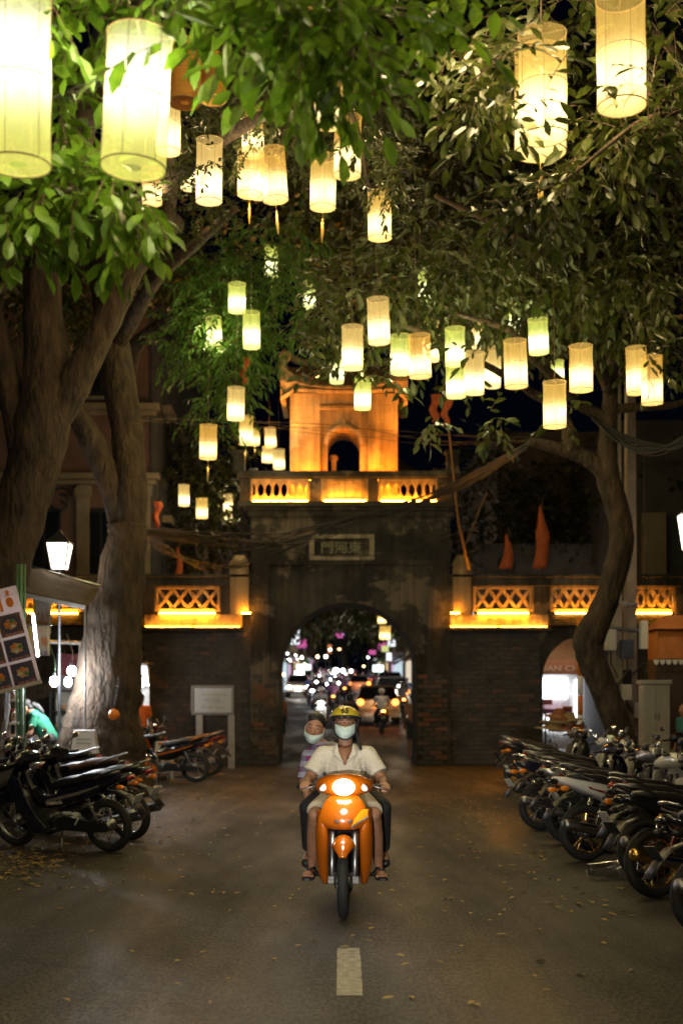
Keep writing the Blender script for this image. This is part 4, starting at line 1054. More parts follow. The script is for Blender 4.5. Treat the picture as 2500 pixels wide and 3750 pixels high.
    for s_ in (-1, 1): st.loft([[(.1, s_ * .1, .52), (.1, s_ * .104, .55)], [(-.1, s_ * .128, .565), (-.1, s_ * .128, .60)], [(-.34, s_ * .138, .625), (-.34, s_ * .136, .655)], [(-.6, s_ * .112, .715), (-.6, s_ * .108, .735)]], caps=False, closed=False)
    part('tail_body', m, 'body', subs=[('side_stripe', st.mesh('side_stripe'), 'accent')])
    secs = []
    for x, w, z, h in ((.05, .06, .66, .02), (0, .11, .70, .055), (-.15, .125, .745, .05), (-.3, .13, .765, .045), (-.42, .13, .80, .05), (-.6, .12, .825, .045), (-.74, .09, .845, .03), (-.78, .05, .845, .012)):
        secs.append([(x, w * math.copysign(abs(math.cos(a)) ** .55, math.cos(a)), z + h * math.copysign(abs(math.sin(a)) ** .8, math.sin(a))) for a in [2 * PI * k / 16 for k in range(16)]])
    m = MB(); m.loft(secs); part('seat', m, 'seat')
    # tail light, rear mudguard, plate, indicators
    m = MB(); m.ell((-.93, 0, .80), (.04, .075, .032), Euler((0, .5, 0)), seg=14, rings=8); part('tail_light', m, 'tail')
    m = MB(); m.loft([[(x, w * t, z - .02 * t * t) for t in (-1, -.5, 0, .5, 1)] for x, w, z in ((-.55, .085, .66), (-.75, .08, .66), (-.9, .075, .62), (-1.0, .07, .52), (-1.07, .06, .42))], caps=False, closed=False)
    pl_ = MB(); pl_.obox((-1.005, 0, .585), (.006, .15, .11), Euler((0, -.55, 0)))
    part('rear_mudguard', m, 'black', solid=.006, subs=[('number_plate', pl_.mesh('number_plate'), 'plate')])
    for s_ in (-1, 1):
        m = MB(); m.ell((-.88, s_ * .13, .72), (.055, .028, .028), seg=10, rings=6); m.cyl((-.85, s_ * .05, .72), (-.87, s_ * .12, .72), .01, seg=6); part('rear_indicator', m, 'amber')
    m = MB(); m.tube(smooth_path([(-.55, .12, .80), (-.72, .125, .87), (-.88, .09, .915), (-.93, 0, .925), (-.88, -.09, .915), (-.72, -.125, .87), (-.55, -.12, .80)], 4), .012, 8); part('grab_rail', m, 'rail')
    # steering
    m = MB()
    secs = []
    for y, x, z, rx, rz in ((-.215, .395, .965, .03, .028), (-.19, .415, .968, .05, .052), (-.12, .445, .975, .075, .078), (0, .47, .985, .09, .085), (.12, .445, .975, .075, .078), (.19, .415, .968, .05, .052), (.215, .395, .965, .03, .028)):
        secs.append([(x + rx * math.cos(a), y, z + rz * math.sin(a)) for a in [2 * PI * k / 14 for k in range(14)]])
    m.loft(secs); subs = []
    hl = MB(); hl.ell((.548, 0, .965), (.022, .082, .062), Euler((0, .12, 0)), seg=32, rings=14); subs.append(('headlight', hl.mesh('headlight', True), 'headlight'))
    for s_ in (-1, 1):
        e = MB(); e.ell((.497, s_ * .145, .962), (.016, .048, .026), Euler((s_ * -.45, 0, s_ * -.55)), seg=12, rings=6); subs.append(('indicator', e.mesh('indicator', True), 'clear'))
    g = MB(); g.obox((.395, 0, 1.035), (.08, .12, .012), Euler((0, .5, 0))); subs.append(('speedometer', g.mesh('speedometer'), 'black'))
    part('handlebar_cowl', m, 'body', subs=subs)
    m = MB(); m.tube(smooth_path([(.36, -.34, .955), (.39, -.22, .965), (.42, 0, .97), (.39, .22, .965), (.36, .34, .955)], 4), .012, 8); subs = []
    for s_ in (-1, 1):
        e = MB(); e.tube([(.375, s_ * .235, .962), (.362, s_ * .35, .955)], .0175, 10); e.ell((.361, s_ * .355, .955), (.02, .008, .02), seg=8, rings=6); subs.append(('grip', e.mesh('grip', True), 'black'))
        e = MB(); e.tube(smooth_path([(.42, s_ * .215, .965), (.44, s_ * .26, .955), (.425, s_ * .33, .935)], 4), .006, 6); subs.append(('brake_lever', e.mesh('brake_lever', True), 'chrome'))
    part('handlebar', m, 'black', subs=subs)
    if style != 'bare':
        for s_ in (-1, 1):
            m = MB(); m.tube(smooth_path([(.38, s_ * .2, .98), (.37, s_ * .24, 1.06), (.36, s_ * .30, 1.12)], 4), .006, 6)
            g = MB(); g.ell((.355, s_ * .325, 1.15), (.018, .06, .04), seg=12, rings=8)
            part('mirror', m, 'chrome', subs=[('mirror_head', g.mesh('mirror_head', True), 'chromeb')])
    m = MB(); m.cyl((.0, -.26, .245), (.0, .26, .245), .012, seg=8); subs = []
    for s_ in (-1, 1):
        e = MB(); e.cyl((0, s_ * .17, .245), (0, s_ * .27, .245), .02, seg=8); subs.append(('foot_rubber', e.mesh('foot_rubber'), 'black'))
    part('foot_peg', m, 'metal', subs=subs)
    for s_ in (-1, 1):
        m = MB(); m.tube([(-.3, s_ * .1, .36), (-.36, s_ * .24, .33)], .012, 8); part('pillion_peg', m, 'metal')
    if style != 'bare':
        m = MB(); m.tube([(-.08, .1, .22), (-.13, .2, .012)], .011, 6); m.box(-.16, -.1, .18, .225, .004, .014); part('side_stand', m, 'metal')
    BIKE[style] = D
    return D
BASEPAL = dict(tyre=RUB, rim=STEEL, metal=STEEL, chrome=CHR, chromeb=CHR, black=BLKP, body=BLKG, engine=ENG, pipe=STEEL, case=BLKP, spring=STEEL, seat=SEATB, accent=SILVP, tail=LENS_R, plate=PLATE, amber=LENS_A, rail=STEEL, headlight=LENS_W, clear=LENS_W)
def motorbike(label, x, y, heading, style='under', lean=0., group=None, pal=None, z=None, skip=()):
    """heading: direction the front points to, degrees counter clockwise from +X"""
    t = thing('motorbike', label, 'motorbike', (x, y, road_z(y) if z is None else z), 0, group)
    t.rotation_euler = (lean, 0, R(heading))
    p = dict(BASEPAL); p.update(pal or {})
    for nm, me, key, mods, subs in bike_def(style):
        if nm in skip: continue
        o = link(nm, me, p[key], t)
        if mods[0]: md = o.modifiers.new('thick', 'SOLIDIFY'); md.thickness = mods[0]; md.offset = 0
        if mods[1]: md = o.modifiers.new('sub', 'SUBSURF'); md.levels = md.render_levels = mods[1]
        if mods[2]: md = o.modifiers.new('bev', 'BEVEL'); md.width = mods[2]; md.segments = 2
        for sn, sme, sk in subs: link(sn, sme, p[sk], o)
    return t
def child(t, nm): return [c for c in C.objects if c.parent is t and c.name.split('.')[0] == nm]

# --- the orange one being ridden
HX, HY, HH = .03, 9.36 + RW * 0 + .61, -91.5
HEADL = em('headlight glass', (1, .97, .92), 22)
hero = motorbike('orange underbone motorbike carrying two riders, headlight on', HX, HY, HH, 'bare', pal=dict(body=ORANGE, accent=SILVP, headlight=HEADL, clear=LENS_W, seat=SEATB, chrome=STEEL))
hero.rotation_euler = (R(0), R(0), R(HH))
np_ = child(hero, 'nose_panel')[0]
def nose_x(y, z):
    rows = ((.905, .455, 1.0), (.885, .487, 1.3), (.84, .52, 1.5), (.78, .552, 1.6), (.72, .568, 1.7), (.68, .565, 1.8), (.655, .552, 1.9), (.645, .53, 2.0))
    for (z0, x0, k0), (z1, x1, k1) in zip(rows, rows[1:]):
        if z1 <= z <= z0:
            t = (z0 - z) / (z0 - z1); return x0 + (x1 - x0) * t - (k0 + (k1 - k0) * t) * y * y
    return .53 - 2 * y * y
def wrapped(key, mt, par, w, h, cy, cz, rot, fn, lift=.0045, name='lettering'):
    """lettering laid on a curved surface x = fn(y, z) of the part"""
    me = TEXTS[key].copy(); xs = [v.co.x for v in me.vertices]; ys = [v.co.y for v in me.vertices]
    x0, x1, y0, y1 = min(xs), max(xs), min(ys), max(ys)
    for v in me.vertices:
        p = ((v.co.x - x0) / (x1 - x0) - .5) * w; q = ((v.co.y - y0) / (y1 - y0) - .5) * h
        y = cy + p * math.cos(rot) - q * math.sin(rot); z = cz + p * math.sin(rot) + q * math.cos(rot)
        v.co = (fn(y, z) + lift + (.002 if v.co.z > 0 else 0), y, z)
    return link(name, me, mt, par)
wrapped('honda', SILVL, np_, .085, .016, 0, .845, 0, nose_x)
m = MB(); rows = []
for i in range(9):
    t = i / 8; za = .676 + .075 * t; zb = min(.80, .676 + .16 * t ** .6); y = .062 + .118 * t
    rows.append([(nose_x(y, za + (zb - za) * q / 4) + .0045, y, za + (zb - za) * q / 4) for q in range(5)])
m.loft(rows, caps=False, closed=False); m.build('decal', pm('bright orange decal', (.95, .33, .01), .25, coat=.6), np_, True)
m = MB(); rows = []
for i in range(9):
    t = i / 8; za = .664 + .075 * t; y = .058 + .126 * t
    rows.append([(nose_x(y, za + .014 * q) + .0065, y, za + .014 * q) for q in range(2)])
m.loft(rows, caps=False, closed=False); m.build('silver_stripe', SILVL, np_, True)
wrapped('wave', INK, np_, .075, .013, .105, .701, .55, nose_x, .008)
lamp('headlamp_bulb', (.76, 0, .95), 7, (1, .95, .88), hero, .05)
# --- unseen motorbike with a spot lamp, added behind the photographer to light the riders
wt = motorbike('motorbike waiting behind the photographer with its headlight on', -1.0, -2.2, 84, 'under', 0, None, dict(body=NAVY, headlight=HEADL))
sl = bpy.data.lights.new('headlamp_beam', 'SPOT'); sl.energy = 2600; sl.color = (1, .96, .88); sl.spot_size = R(22); sl.spot_blend = 1; sl.shadow_soft_size = .07
so_ = bpy.data.objects.new('headlamp_beam', sl); C.objects.link(so_); so_.parent = wt; so_.location = (.60, 0, .965)
so_.rotation_euler = (Matrix.Rotation(-R(84), 3, 'Z') @ (Vector((.05, 9.9, 1.2)) - Vector((-.94, -1.6, .965)))).to_track_quat('-Z', 'Y').to_euler()
# --- parked on the left
GL = 'motorbikes parked by the food stall'
b1 = motorbike('navy blue motorbike with silver maker lettering, foremost by the food stall', -2.98, 13.62, 155, 'under', R(-7), GL, dict(body=NAVY, accent=SILVP, tail=LENS_R))
o = child(b1, 'tail_body')[0]
text('yamaha', pm('white lettering', (.8, .78, .7), .5), o, axes((-1, 0, .12), (.12, 0, 1), (-.02, .122, .525)), .22)
text('yamaha', SILVL, o, axes((1, 0, .0), (0, 0, 1), (.05, -.107, .50)), .17)
motorbike('black motorbike behind the navy one, number plate and spoked rear wheel showing', -2.93, 14.75, 152, 'under', R(-7), GL, dict(body=BLKG, rim=CHR))
motorbike('black motorbike with worn brown seat, third from the road', -3.55, 16.2, 165, 'under', R(-7), GL, dict(body=BLKG, seat=SEATBR, accent=SILVP))
motorbike('silver fronted motorbike in the thick of the row by the stall', -4.35, 15.9, 150, 'under', R(-7), GL, dict(body=SILVP, seat=SEATB))
motorbike('white nosed motorbike wedged by the stall shelf', -4.75, 17.3, 158, 'alloy', R(-7), GL, dict(body=WHITEP))
motorbike('dark motorbike with yellow front panel near the bent woman', -4.2, 18.0, 160, 'under', R(-7), GL, dict(body=BLKG, accent=pm('yellow gloss', (.5, .33, .03), .2, coat=.6)))
motorbike('orange and black motorbike parked before the information board', -3.35, 24.1, 170, 'alloy', R(-6), GL, dict(body=BLKG, seat=SEATB, accent=ORANGE, rail=ORANGE))
for o in C.objects:
    pass
ob = [o for o in C.objects if o.get('label', '').startswith('orange and black')][0]
for nm in ('leg_shield', 'nose_panel', 'front_mudguard'):
    for c in child(ob, nm): c.material_slots[0].material = ORANGE
motorbike('dark red motorbike tucked behind the orange and black one', -3.3, 25.9, 175, 'under', R(-6), GL, dict(body=REDP, chrome=CHR))
motorbike('chrome forked motorbike behind the tree, white front wheel showing', -4.35, 25.2, 168, 'under', R(-6), GL, dict(body=BLKG, rim=WHITEP, accent=WHITEP))
# --- the row on the right, tails to the road
GR = 'motorbikes parked in a row with tails to the road'
nb = 0
for yy, xx, hd, st, pal, lab in (
    (8.75, 2.93, 14, 'under', dict(body=BLKG), 'nearest motorbike of the row, only its rear tyre in the picture'),
    (10.55, 3.22, 20, 'under', dict(body=BLKG, rim=GOLDM, pipe=GOLDM, spring=LENS_R, tail=BLKG), 'black motorbike with gold spoked rim and chrome silencer'),
    (11.35, 3.22, 16, 'under', dict(body=BLKG, accent=GOLDM), 'black motorbike squeezed between the gold spoked one and the white one'),
    (12.05, 3.2, 16, 'under', dict(body=REDP), 'wine red motorbike squeezed behind the white one'),
    (12.8, 3.15, 18, 'alloy', dict(body=WHITEP, rim=GOLDM, accent=REDP), 'white motorbike with copper coloured alloy wheel'),
    (13.5, 3.15, 15, 'under', dict(body=BLKG, accent=SILVP), 'black motorbike just beyond the white one'),
    (14.2, 3.12, 16, 'under', dict(body=SILVP), 'silver motorbike in the middle of the row'),
    (14.95, 3.1, 14, 'under', dict(body=BLKG), 'black motorbike with chrome rail in the middle of the row'),
    (15.7, 3.12, 16, 'alloy', dict(body=NAVY), 'dark blue motorbike towards the far end of the row'),
    (16.6, 3.25, 12, 'under', dict(body=WHITEP, accent=BLKG), 'white fronted motorbike towards the far end of the row'),
    (17.6, 3.3, 14, 'under', dict(body=BLKG, accent=GOLDM), 'black motorbike near the far end of the row'),
    (18.6, 3.7, 18, 'alloy', dict(body=WHITEP), 'white motorbike near the far end of the row, front by the cabinet'),
    (21.3, 3.53, 8, 'alloy', dict(body=BLKG, accent=LENS_A), 'black motorbike set apart before the dark brick wall'),
    (22.6, 3.75, 12, 'under', dict(body=SILVP, accent=WHITEP), 'silver motorbike behind the one set apart'),
    (20.2, 5.0, 30, 'under', dict(body=BLKG), 'motorbike at the foot of the leaning tree')):
    nb += 1
    if st == 'under' and nb % 3: pal['amber'] = BLKP
    if nb % 2: pal.setdefault('rail', CHR); pal.setdefault('tail', BLKG)
    xx += (0, .16, -.10, .05, .22, -.14, .1)[nb % 7]; pal.setdefault('plate', PLATE if nb % 3 == 0 else BLKP); pal.setdefault('chromeb', BLKP if nb % 3 else CHR)
    if nb % 4 == 0: pal.setdefault('pipe', CHR)
    motorbike(lab, xx, yy, hd + rnd.uniform(-3, 3), st, R(-6 + rnd.uniform(-2, 2)), GR, pal)
# ================================================================ people
SKIN = pm('skin', (.33, .165, .095), .5, scale=14, var=.2, bump=.25, bscale=60)
SKINW = pm('skin of the pillion', (.34, .17, .10), .5, scale=6, var=.12)
HAIR = pm('black hair', (.012, .010, .010), .45, scale=40, bump=.4)
MASKM = pm('pale green face mask', (.52, .66, .62), .7, scale=18, bump=.2)
EYEW = pm('eye white', (.30, .27, .24), .3); EYED = pm('dark iris', (.018, .012, .010), .2)
def hand(mb, w, d, n, sz=.095, curl=1.2, thumb=1):
    """palm and five fingers. w wrist, d direction, n palm normal; curl in radians per joint about the knuckle line"""
    w, d, n = Vector(w), Vector(d).normalized(), Vector(n); n = (n - d * n.dot(d)).normalized(); s = d.cross(n)
    pc = w + d * sz * .45
    M = Matrix((s, d, n)).transposed()
    mb.ell(pc, (sz * .42, sz * .52, sz * .16), M, 12, 8)
    for k, (off, ln) in enumerate(((-.33, .80), (-.11, .92), (.11, .86), (.32, .66))):
        p = w + d * sz * .82 + s * sz * off; a = curl * .35; r = sz * .092
        for j in range(3):
            q = p + (d * math.cos(a) + n * math.sin(a)) * sz * ln * (.44, .32, .24)[j]
            mb.capsule(p, q, r, r * .9, 8); p = q; a += curl; r *= .9
    p = w + d * sz * .25 - s * sz * .34 * thumb
    q = p + (d * .6 - s * thumb * .5 + n * .5).normalized() * sz * .42; mb.capsule(p, q, sz * .12, sz * .1, 8)
    mb.capsule(q, q + (d * .7 + n * .7).normalized() * sz * .34, sz * .1, sz * .085, 8)
def head_mesh(mb, c, fwd, up, s=1.):
    """skull, jaw, nose, ears. s=1: 0.23 m tall"""
    c, f, u = Vector(c), Vector(fwd).normalized(), Vector(up); u = (u - f * u.dot(f)).normalized(); l = u.cross(f)
    M = Matrix((f, l, u)).transposed()
    T = lambda x, y, z: c + M @ (Vector((x, y, z)) * s)
    mb.ell(T(-.012, 0, .03), (.098 * s, .077 * s, .088 * s), M, 18, 12)
    mb.capsule(T(.035, 0, -.03), T(.05, 0, -.078), .058 * s, .036 * s, 14)
    mb.ell(T(.02, 0, -.01), (.073 * s, .069 * s, .08 * s), M, 16, 10)
    mb.capsule(T(.086, 0, .012), T(.104, 0, -.022), .011 * s, .016 * s, 8)
    mb.ell(T(.088, 0, -.052), (.012 * s, .024 * s, .009 * s), M, 8, 6)
    for y in (-1, 1):
        mb.ell(T(-.005, y * .078, -.005), (.02 * s, .009 * s, .032 * s), M, 8, 6)
        mb.capsule(T(.078, y * .018, .036), T(.066, y * .05, .034), .012 * s, .01 * s, 8)
    return T, M
def face_parts(t, T, M, s, mat=None):
    for y in (-1, 1):
        m = MB(); m.ell(T(.077, y * .031, .012), (.009 * s, .0125 * s, .0048 * s), M, 10, 6); e = m.build('eye', EYEW, t, True)
        m = MB(); m.ell(T(.0855, y * .031, .012), (.004 * s, .0055 * s, .0045 * s), M, 8, 6); m.build('iris', EYED, e, True)
        m = MB(); m.tube([T(.088, y * .014, .036), T(.086, y * .034, .041), T(.074, y * .052, .034)], [.0025 * s, .0035 * s, .002 * s], 6); m.build('eyebrow', HAIR, t, True)
def mask_part(t, T, s, low=False, mat=MASKM):
    """face mask: a curved sheet over nose and mouth, or pulled down on the chin"""
    rows = []
    zz = ((-.008, .108), (-.028, .122), (-.055, .122), (-.085, .108), (-.108, .085)) if not low else ((-.045, .104), (-.06, .110), (-.08, .112), (-.102, .098), (-.12, .07))
    for z, x in zz:
        rows.append([T(x - 1.0 * (q / 6 * .076) ** 2 * 12 * (.9 if not low else .95), q / 6 * .078 * (1 if z > -.1 else .85), z + (.022 * (abs(q) / 6) ** 2 if z > -.05 else .03 * (abs(q) / 6) ** 2)) for q in range(-6, 7)])
    m = MB(); m.loft(rows, caps=False, closed=False); o = m.build('face_mask', mat, t, True, solid=.004, sub=1)
    lp = MB()
    for y in (-1, 1): lp.tube([T(.045, y * .074, -.02 if not low else -.05), T(.01, y * .083, .01), T(-.01, y * .083, .0), T(.03, y * .076, -.07)], .0022 * s, 5)
    lp.build('ear_loop', mat, o, True)
def clothes(t, name, caps, mat, vox=.010, parent=None):
    m = MB()
    for c in caps:
        if c[0] == 'e': m.ell(c[1], c[2], c[3] if len(c) > 3 else None, 16, 10)
        else: m.capsule(c[0], c[1], c[2], c[3], 16, *(c[4:6]))
    return m.build(name, mat, parent or t, True, remesh=vox, soft=3)
SHIRT = None
def check_mat(name, base, line, sc, acc=None):
    """woven check: thin crossing lines on cloth"""
    m, nt, out = _nt(name)
    N, L = nt.nodes.new, nt.links.new
    b = N('ShaderNodeBsdfPrincipled'); b.inputs['Roughness'].default_value = .85; L(b.outputs[0], out.inputs[0])
    tc = N('ShaderNodeTexCoord'); col = None
    prev = None
    for ax, prof in (('Y', 0), ('Z', 0)):
        w = N('ShaderNodeTexWave'); w.wave_type = 'BANDS'; w.bands_direction = ax; w.inputs['Scale'].default_value = sc; w.inputs['Distortion'].default_value = .6; w.inputs['Detail'].default_value = 1
        L(tc.outputs['Object'], w.inputs[0])
        r = N('ShaderNodeValToRGB'); L(w.outputs[0], r.inputs[0]); e = r.color_ramp.elements
        if acc: e[0].position, e[1].position = .42, .58
        else: e[0].position, e[1].position = .80, .95
        e[0].color = (0, 0, 0, 1); e[1].color = (1, 1, 1, 1)
        mx = N('ShaderNodeMix'); mx.data_type = 'RGBA'; L(r.outputs[0], mx.inputs[0])
        if prev is None: mx.inputs[6].default_value = (*base, 1)
        else: L(prev, mx.inputs[6])
        mx.inputs[7].default_value = (*(acc[0 if ax == 'Y' else 1] if acc else line), 1)
        if acc: mx.inputs[0].default_value = .5
        prev = mx.outputs[2]
    L(prev, b.inputs['Base Color'])
    nz = N('ShaderNodeTexNoise'); nz.inputs['Scale'].default_value = 8; nz.inputs['Detail'].default_value = 3; L(tc.outputs['Object'], nz.inputs[0])
    bp = N('ShaderNodeBump'); bp.inputs['Strength'].default_value = .9; bp.inputs['Distance'].default_value = .05; L(nz.outputs[0], bp.inputs['Height']); L(bp.outputs[0], b.inputs['Normal'])
    return m
V = Vector
# ---- the rider (in the motorbike's frame: x forward, y to the frame's right, z up)
rider = thing('person', 'man in cream checked shirt and yellow helmet steering the orange motorbike', 'person', hero.location)
rider.rotation_euler = hero.rotation_euler
hip = V((-.12, 0, .84)); chest = V((-.04, 0, 1.10)); neck = V((.0, 0, 1.25)); hc = V((.05, .0, 1.42))
shr, shl = V((-.02, -.175, 1.185)), V((-.02, .175, 1.185))
elr, ell_ = V((.05, -.285, .99)), V((.06, .29, .985))
war, wal = V((.305, -.285, .985)), V((.30, .30, .975))
m = MB()
m.capsule(hip, chest, .135, .14); m.capsule(chest, neck - V((0, 0, .04)), .13, .075); m.capsule(shr + V((0, .03, 0)), shl - V((0, .03, 0)), .066, .066)
m.capsule(neck - V((.01, 0, .05)), hc - V((.03, 0, .06)), .058, .054)
for sh, el, wr, sg in ((shr, elr, war, -1), (shl, ell_, wal, 1)):
    m.capsule(sh, el, .055, .042); m.capsule(el, wr, .042, .027)
    hand(m, wr, (.75, sg * .12, -.1), (0, 0, -1), .092, 1.15, thumb=sg)
for sg in (-1, 1):
    hp, kn, an, to = V((-.10, sg * .09, .82)), V((.27, sg * .225, .735)), V((.0, sg * .262, .30)), V((.15, sg * .285, .265))
    m.capsule(hp, kn, .085, .058); m.capsule(kn, kn * .55 + an * .45 + V((-.02, 0, 0)), .056, .056); m.capsule(kn * .55 + an * .45 + V((-.02, 0, 0)), an, .056, .034)
    m.capsule(an - V((.03, 0, .02)), an - V((.05, 0, -.01)), .032, .032); m.capsule(an - V((.01, 0, .02)), to - V((.02, 0, 0)), .036, .03)
    for k in range(5): m.capsule(to + V((-.03, (k - 2) * .016, -.004)), to + V((.035 - .006 * k if sg > 0 else .011 + .006 * k, (k - 2) * .018, -.012)), .012, .011 if (k, sg) not in ((0, 1), (4, -1)) else .015, 8)
T, M = head_mesh(m, hc, (1, 0, -.04), (0, 0, 1), 1.0)
m.build('body', SKIN, rider, True, remesh=.0065, soft=3)
face_parts(rider, T, M, 1.0); mask_part(rider, T, 1.0)
SHIRT = check_mat('cream check shirt', (.74, .71, .62), (.60, .56, .47), 21)
sh_caps = [(hip - V((.0, 0, .03)), chest, .150, .162), (chest, neck - V((.0, 0, .085)), .155, .10), (shr + V((0, .02, -.01)), shl - V((0, .02, .01)), .078, .078)]
for s_, e_ in ((shr, elr), (shl, ell_)): sh_caps.append((s_ - V((0, 0, .005)), s_ * .25 + e_ * .75, .074, .078, False, True))
shirt = clothes(rider, 'shirt', sh_caps, SHIRT, .010)
# open collar and throat
cm = MB()
for sg in (-1, 1):
    cm.add([V((.045, sg * .060, 1.268)), V((-.03, sg * .078, 1.268)), V((.01, sg * .118, 1.225)), V((.095, sg * .085, 1.19)), V((.125, sg * .01, 1.115))], [(0, 1, 2, 3), (0, 3, 4)])
cm.build('collar', SHIRT, shirt, False, solid=.006)
tm = MB(); tm.loft([[V((.050, -.06, 1.262)), V((.075, 0, 1.25)), V((.050, .06, 1.262))], [V((.085, -.05, 1.21)), V((.108, 0, 1.20)), V((.085, .05, 1.21))], [V((.112, -.02, 1.14)), V((.128, 0, 1.13)), V((.112, .02, 1.14))], [V((.123, -.004, 1.11)), V((.129, 0, 1.108)), V((.123, .004, 1.11))]], caps=False, closed=False)
tm.build('bare_throat', SKIN, shirt, True, solid=.004)
pk = MB(); pk.loft([[V((.112, y, 1.07)) - V((abs(y) * .28, 0, 0)) for y in (.055, .085, .12)], [V((.128, y, 0.99)) - V((abs(y) * .3, 0, 0)) for y in (.055, .085, .12)]], caps=False, closed=False); pk.build('breast_pocket', SHIRT, shirt, False, solid=.006)
SHORTS = pm('beige shorts', (.42, .36, .26), .85, scale=10, bump=.3)
caps = [(V((-.16, 0, .84)), V((-.10, 0, .86)), .155, .15)]
for sg in (-1, 1): caps.append((V((-.10, sg * .09, .83)), V((.245, sg * .215, .752)), .105, .086, False, True))
clothes(rider, 'shorts', caps, SHORTS, .012)
for sg in (-1, 1):
    an, to = V((.0, sg * .262, .30)), V((.15, sg * .285, .265))
    sm = MB(); o0 = V((-.09, sg * .255, .252)); o1 = V((.205, sg * .292, .238)); d = (o1 - o0).normalized(); sd = V((-d.y, d.x, 0))
    out = [(0, .03), (.15, .04), (.5, .036), (.75, .05), (.95, .042), (1, .02)]
    L_ = [o0 + (o1 - o0) * a + sd * w for a, w in out] + [o0 + (o1 - o0) * a - sd * w for a, w in reversed(out)]
    n_ = len(L_); sm.add(L_ + [p - V((0, 0, .018)) for p in L_], [tuple(range(n_)), tuple(range(2 * n_ - 1, n_ - 1, -1))] + [(i, (i + 1) % n_, (i + 1) % n_ + n_, i + n_) for i in range(n_)])
    so = sm.build('flip_flop', BLKP, rider)
    st = MB(); st.tube(smooth_path([V((.04, sg * .262 - .045, .26)), V((.09, sg * .272 - .02, .305)), V((.135, sg * .284, .29)), V((.10, sg * .272 + .03, .305)), V((.04, sg * .262 + .045, .26))], 4), .008, 6); st.build('toe_strap', BLKP, so, True)
# helmet: yellow half shell, black rim and strap
YEL = pm('yellow helmet paint', (.52, .40, .03), .22, coat=.7, var=.08)
hm = MB(); rings = []
for i in range(9):
    a = PI / 2 * i / 8; rings.append([T(-.012 + .128 * math.cos(a) * math.cos(b), .112 * math.cos(a) * math.sin(b), .052 + .088 * math.sin(a) + .018 * math.cos(b) * math.cos(a)) for b in [2 * PI * k / 24 for k in range(24)]])
hm.loft(rings[:-1] + [[T(-.012, 0, .14)] * 24], caps=False); helmet = hm.build('helmet', YEL, rider, True, solid=.012)
rm = MB(); rm.tube([T(-.012 + .132 * math.cos(b), .117 * math.sin(b), .048 + .018 * math.cos(b)) for b in [2 * PI * k / 24 for k in range(25)]], .014, 8); rm.build('helmet_rim', BLKP, helmet, True)
sp_ = MB(); sp_.tube(smooth_path([T(-.01, -.108, .05), T(.01, -.088, -.03), T(.055, -.06, -.085), T(.082, 0, -.112), T(.055, .06, -.085), T(.01, .088, -.03), T(-.01, .108, .05)], 4), .009, 6, flat=.6)
sp_.tube(smooth_path([T(.03, .082, -.05), T(.0, .10, -.11), T(.02, .115, -.17), T(.035, .125, -.20)], 4), [.012] * 6 + [.014] * 4 + [.012, .008, .004], 6)
sp_.build('helmet_strap', pm('black webbing', (.015, .015, .016), .7), helmet, True)
eb = MB(); eb.loft([[T(.045 + .071 * math.cos(a) * 1.0 - .045 * abs(y) * 3, y, .085 + .05 * math.sin(a)) for y in (-.032, 0, .032)] for a in (.15, .45, .75)], caps=False, closed=False)
hq = T(0, 0, 0)
wrapped('helm', INK, helmet, .06, .045, hq.y, hq.z + .112, 0, lambda y, z: hq.x - .012 + .133 * math.sqrt(max(.01, 1 - ((y - hq.y) / .117) ** 2 - ((z - hq.z - .058) / .095) ** 2)), .016)
# ---- the pillion
pil = thing('person', 'woman in plaid shirt riding pillion, leaning out past the rider, mask under her chin', 'person', hero.location)
pil.rotation_euler = hero.rotation_euler
hip = V((-.44, -.02, .90)); chest = V((-.42, -.13, 1.13)); hc = V((-.36, -.255, 1.375)); neck = V((-.41, -.205, 1.255))
m = MB(); m.capsule(hip, chest, .13, .125); m.capsule(chest, neck - V((0, 0, .03)), .115, .07); m.capsule(V((-.42, -.285, 1.16)), V((-.42, .06, 1.17)), .06, .06)
m.capsule(neck - V((0, 0, .04)), hc - V((.03, 0, .06)), .052, .05)
m.capsule(V((-.42, -.30, 1.15)), V((-.36, -.345, .95)), .05, .04); m.capsule(V((-.36, -.345, .95)), V((-.22, -.30, .80)), .04, .027)
hand(m, (-.22, -.30, .80), (.45, .12, -.75), (.2, .5, -.4), .088, .55, thumb=1)
m.capsule(V((-.42, .1, 1.16)), V((-.34, .2, .96)), .05, .04); m.capsule(V((-.34, .2, .96)), V((-.2, .16, .88)), .04, .028)
hand(m, (-.2, .16, .88), (.7, -.3, -.1), (0, 0, -1), .088, .8, thumb=-1)
T, M = head_mesh(m, hc, (1, -.10, -.06), (-.02, .16, 1), .98)
for sg in (-1, 1):
    m.capsule(V((-.40, sg * .1, .86)), V((.0, sg * .29, .76)), .09, .06); m.capsule(V((.0, sg * .29, .76)), V((-.30, sg * .30, .38)), .058, .036)
    m.capsule(V((-.30, sg * .30, .36)), V((-.16, sg * .315, .335)), .036, .03)
m.build('body', SKINW, pil, True, remesh=.007, soft=3)
face_parts(pil, T, M, .98); mask_part(pil, T, .98, low=True)
hr = MB(); hr.ell(T(-.026, 0, .042), (.100, .082, .092), M, 20, 14); hr.ell(T(-.06, 0, -.02), (.07, .082, .09), M, 14, 8); hr.ell(T(.0, -.02, .09), (.07, .055, .045), M, 12, 8)
for k in range(5): hr.ell(T(-.02 + .03 * math.cos(k * 2.4), .035 * math.cos(k * 1.9), .125 + .008 * math.sin(k * 1.7)), (.02, .02, .014), M, 8, 6)
hr.build('hair', HAIR, pil, True, remesh=.008, soft=2)
PLAID = check_mat('purple plaid shirt', (.16, .13, .22), None, 3.6, acc=((.20, .03, .16), (.30, .30, .40)))
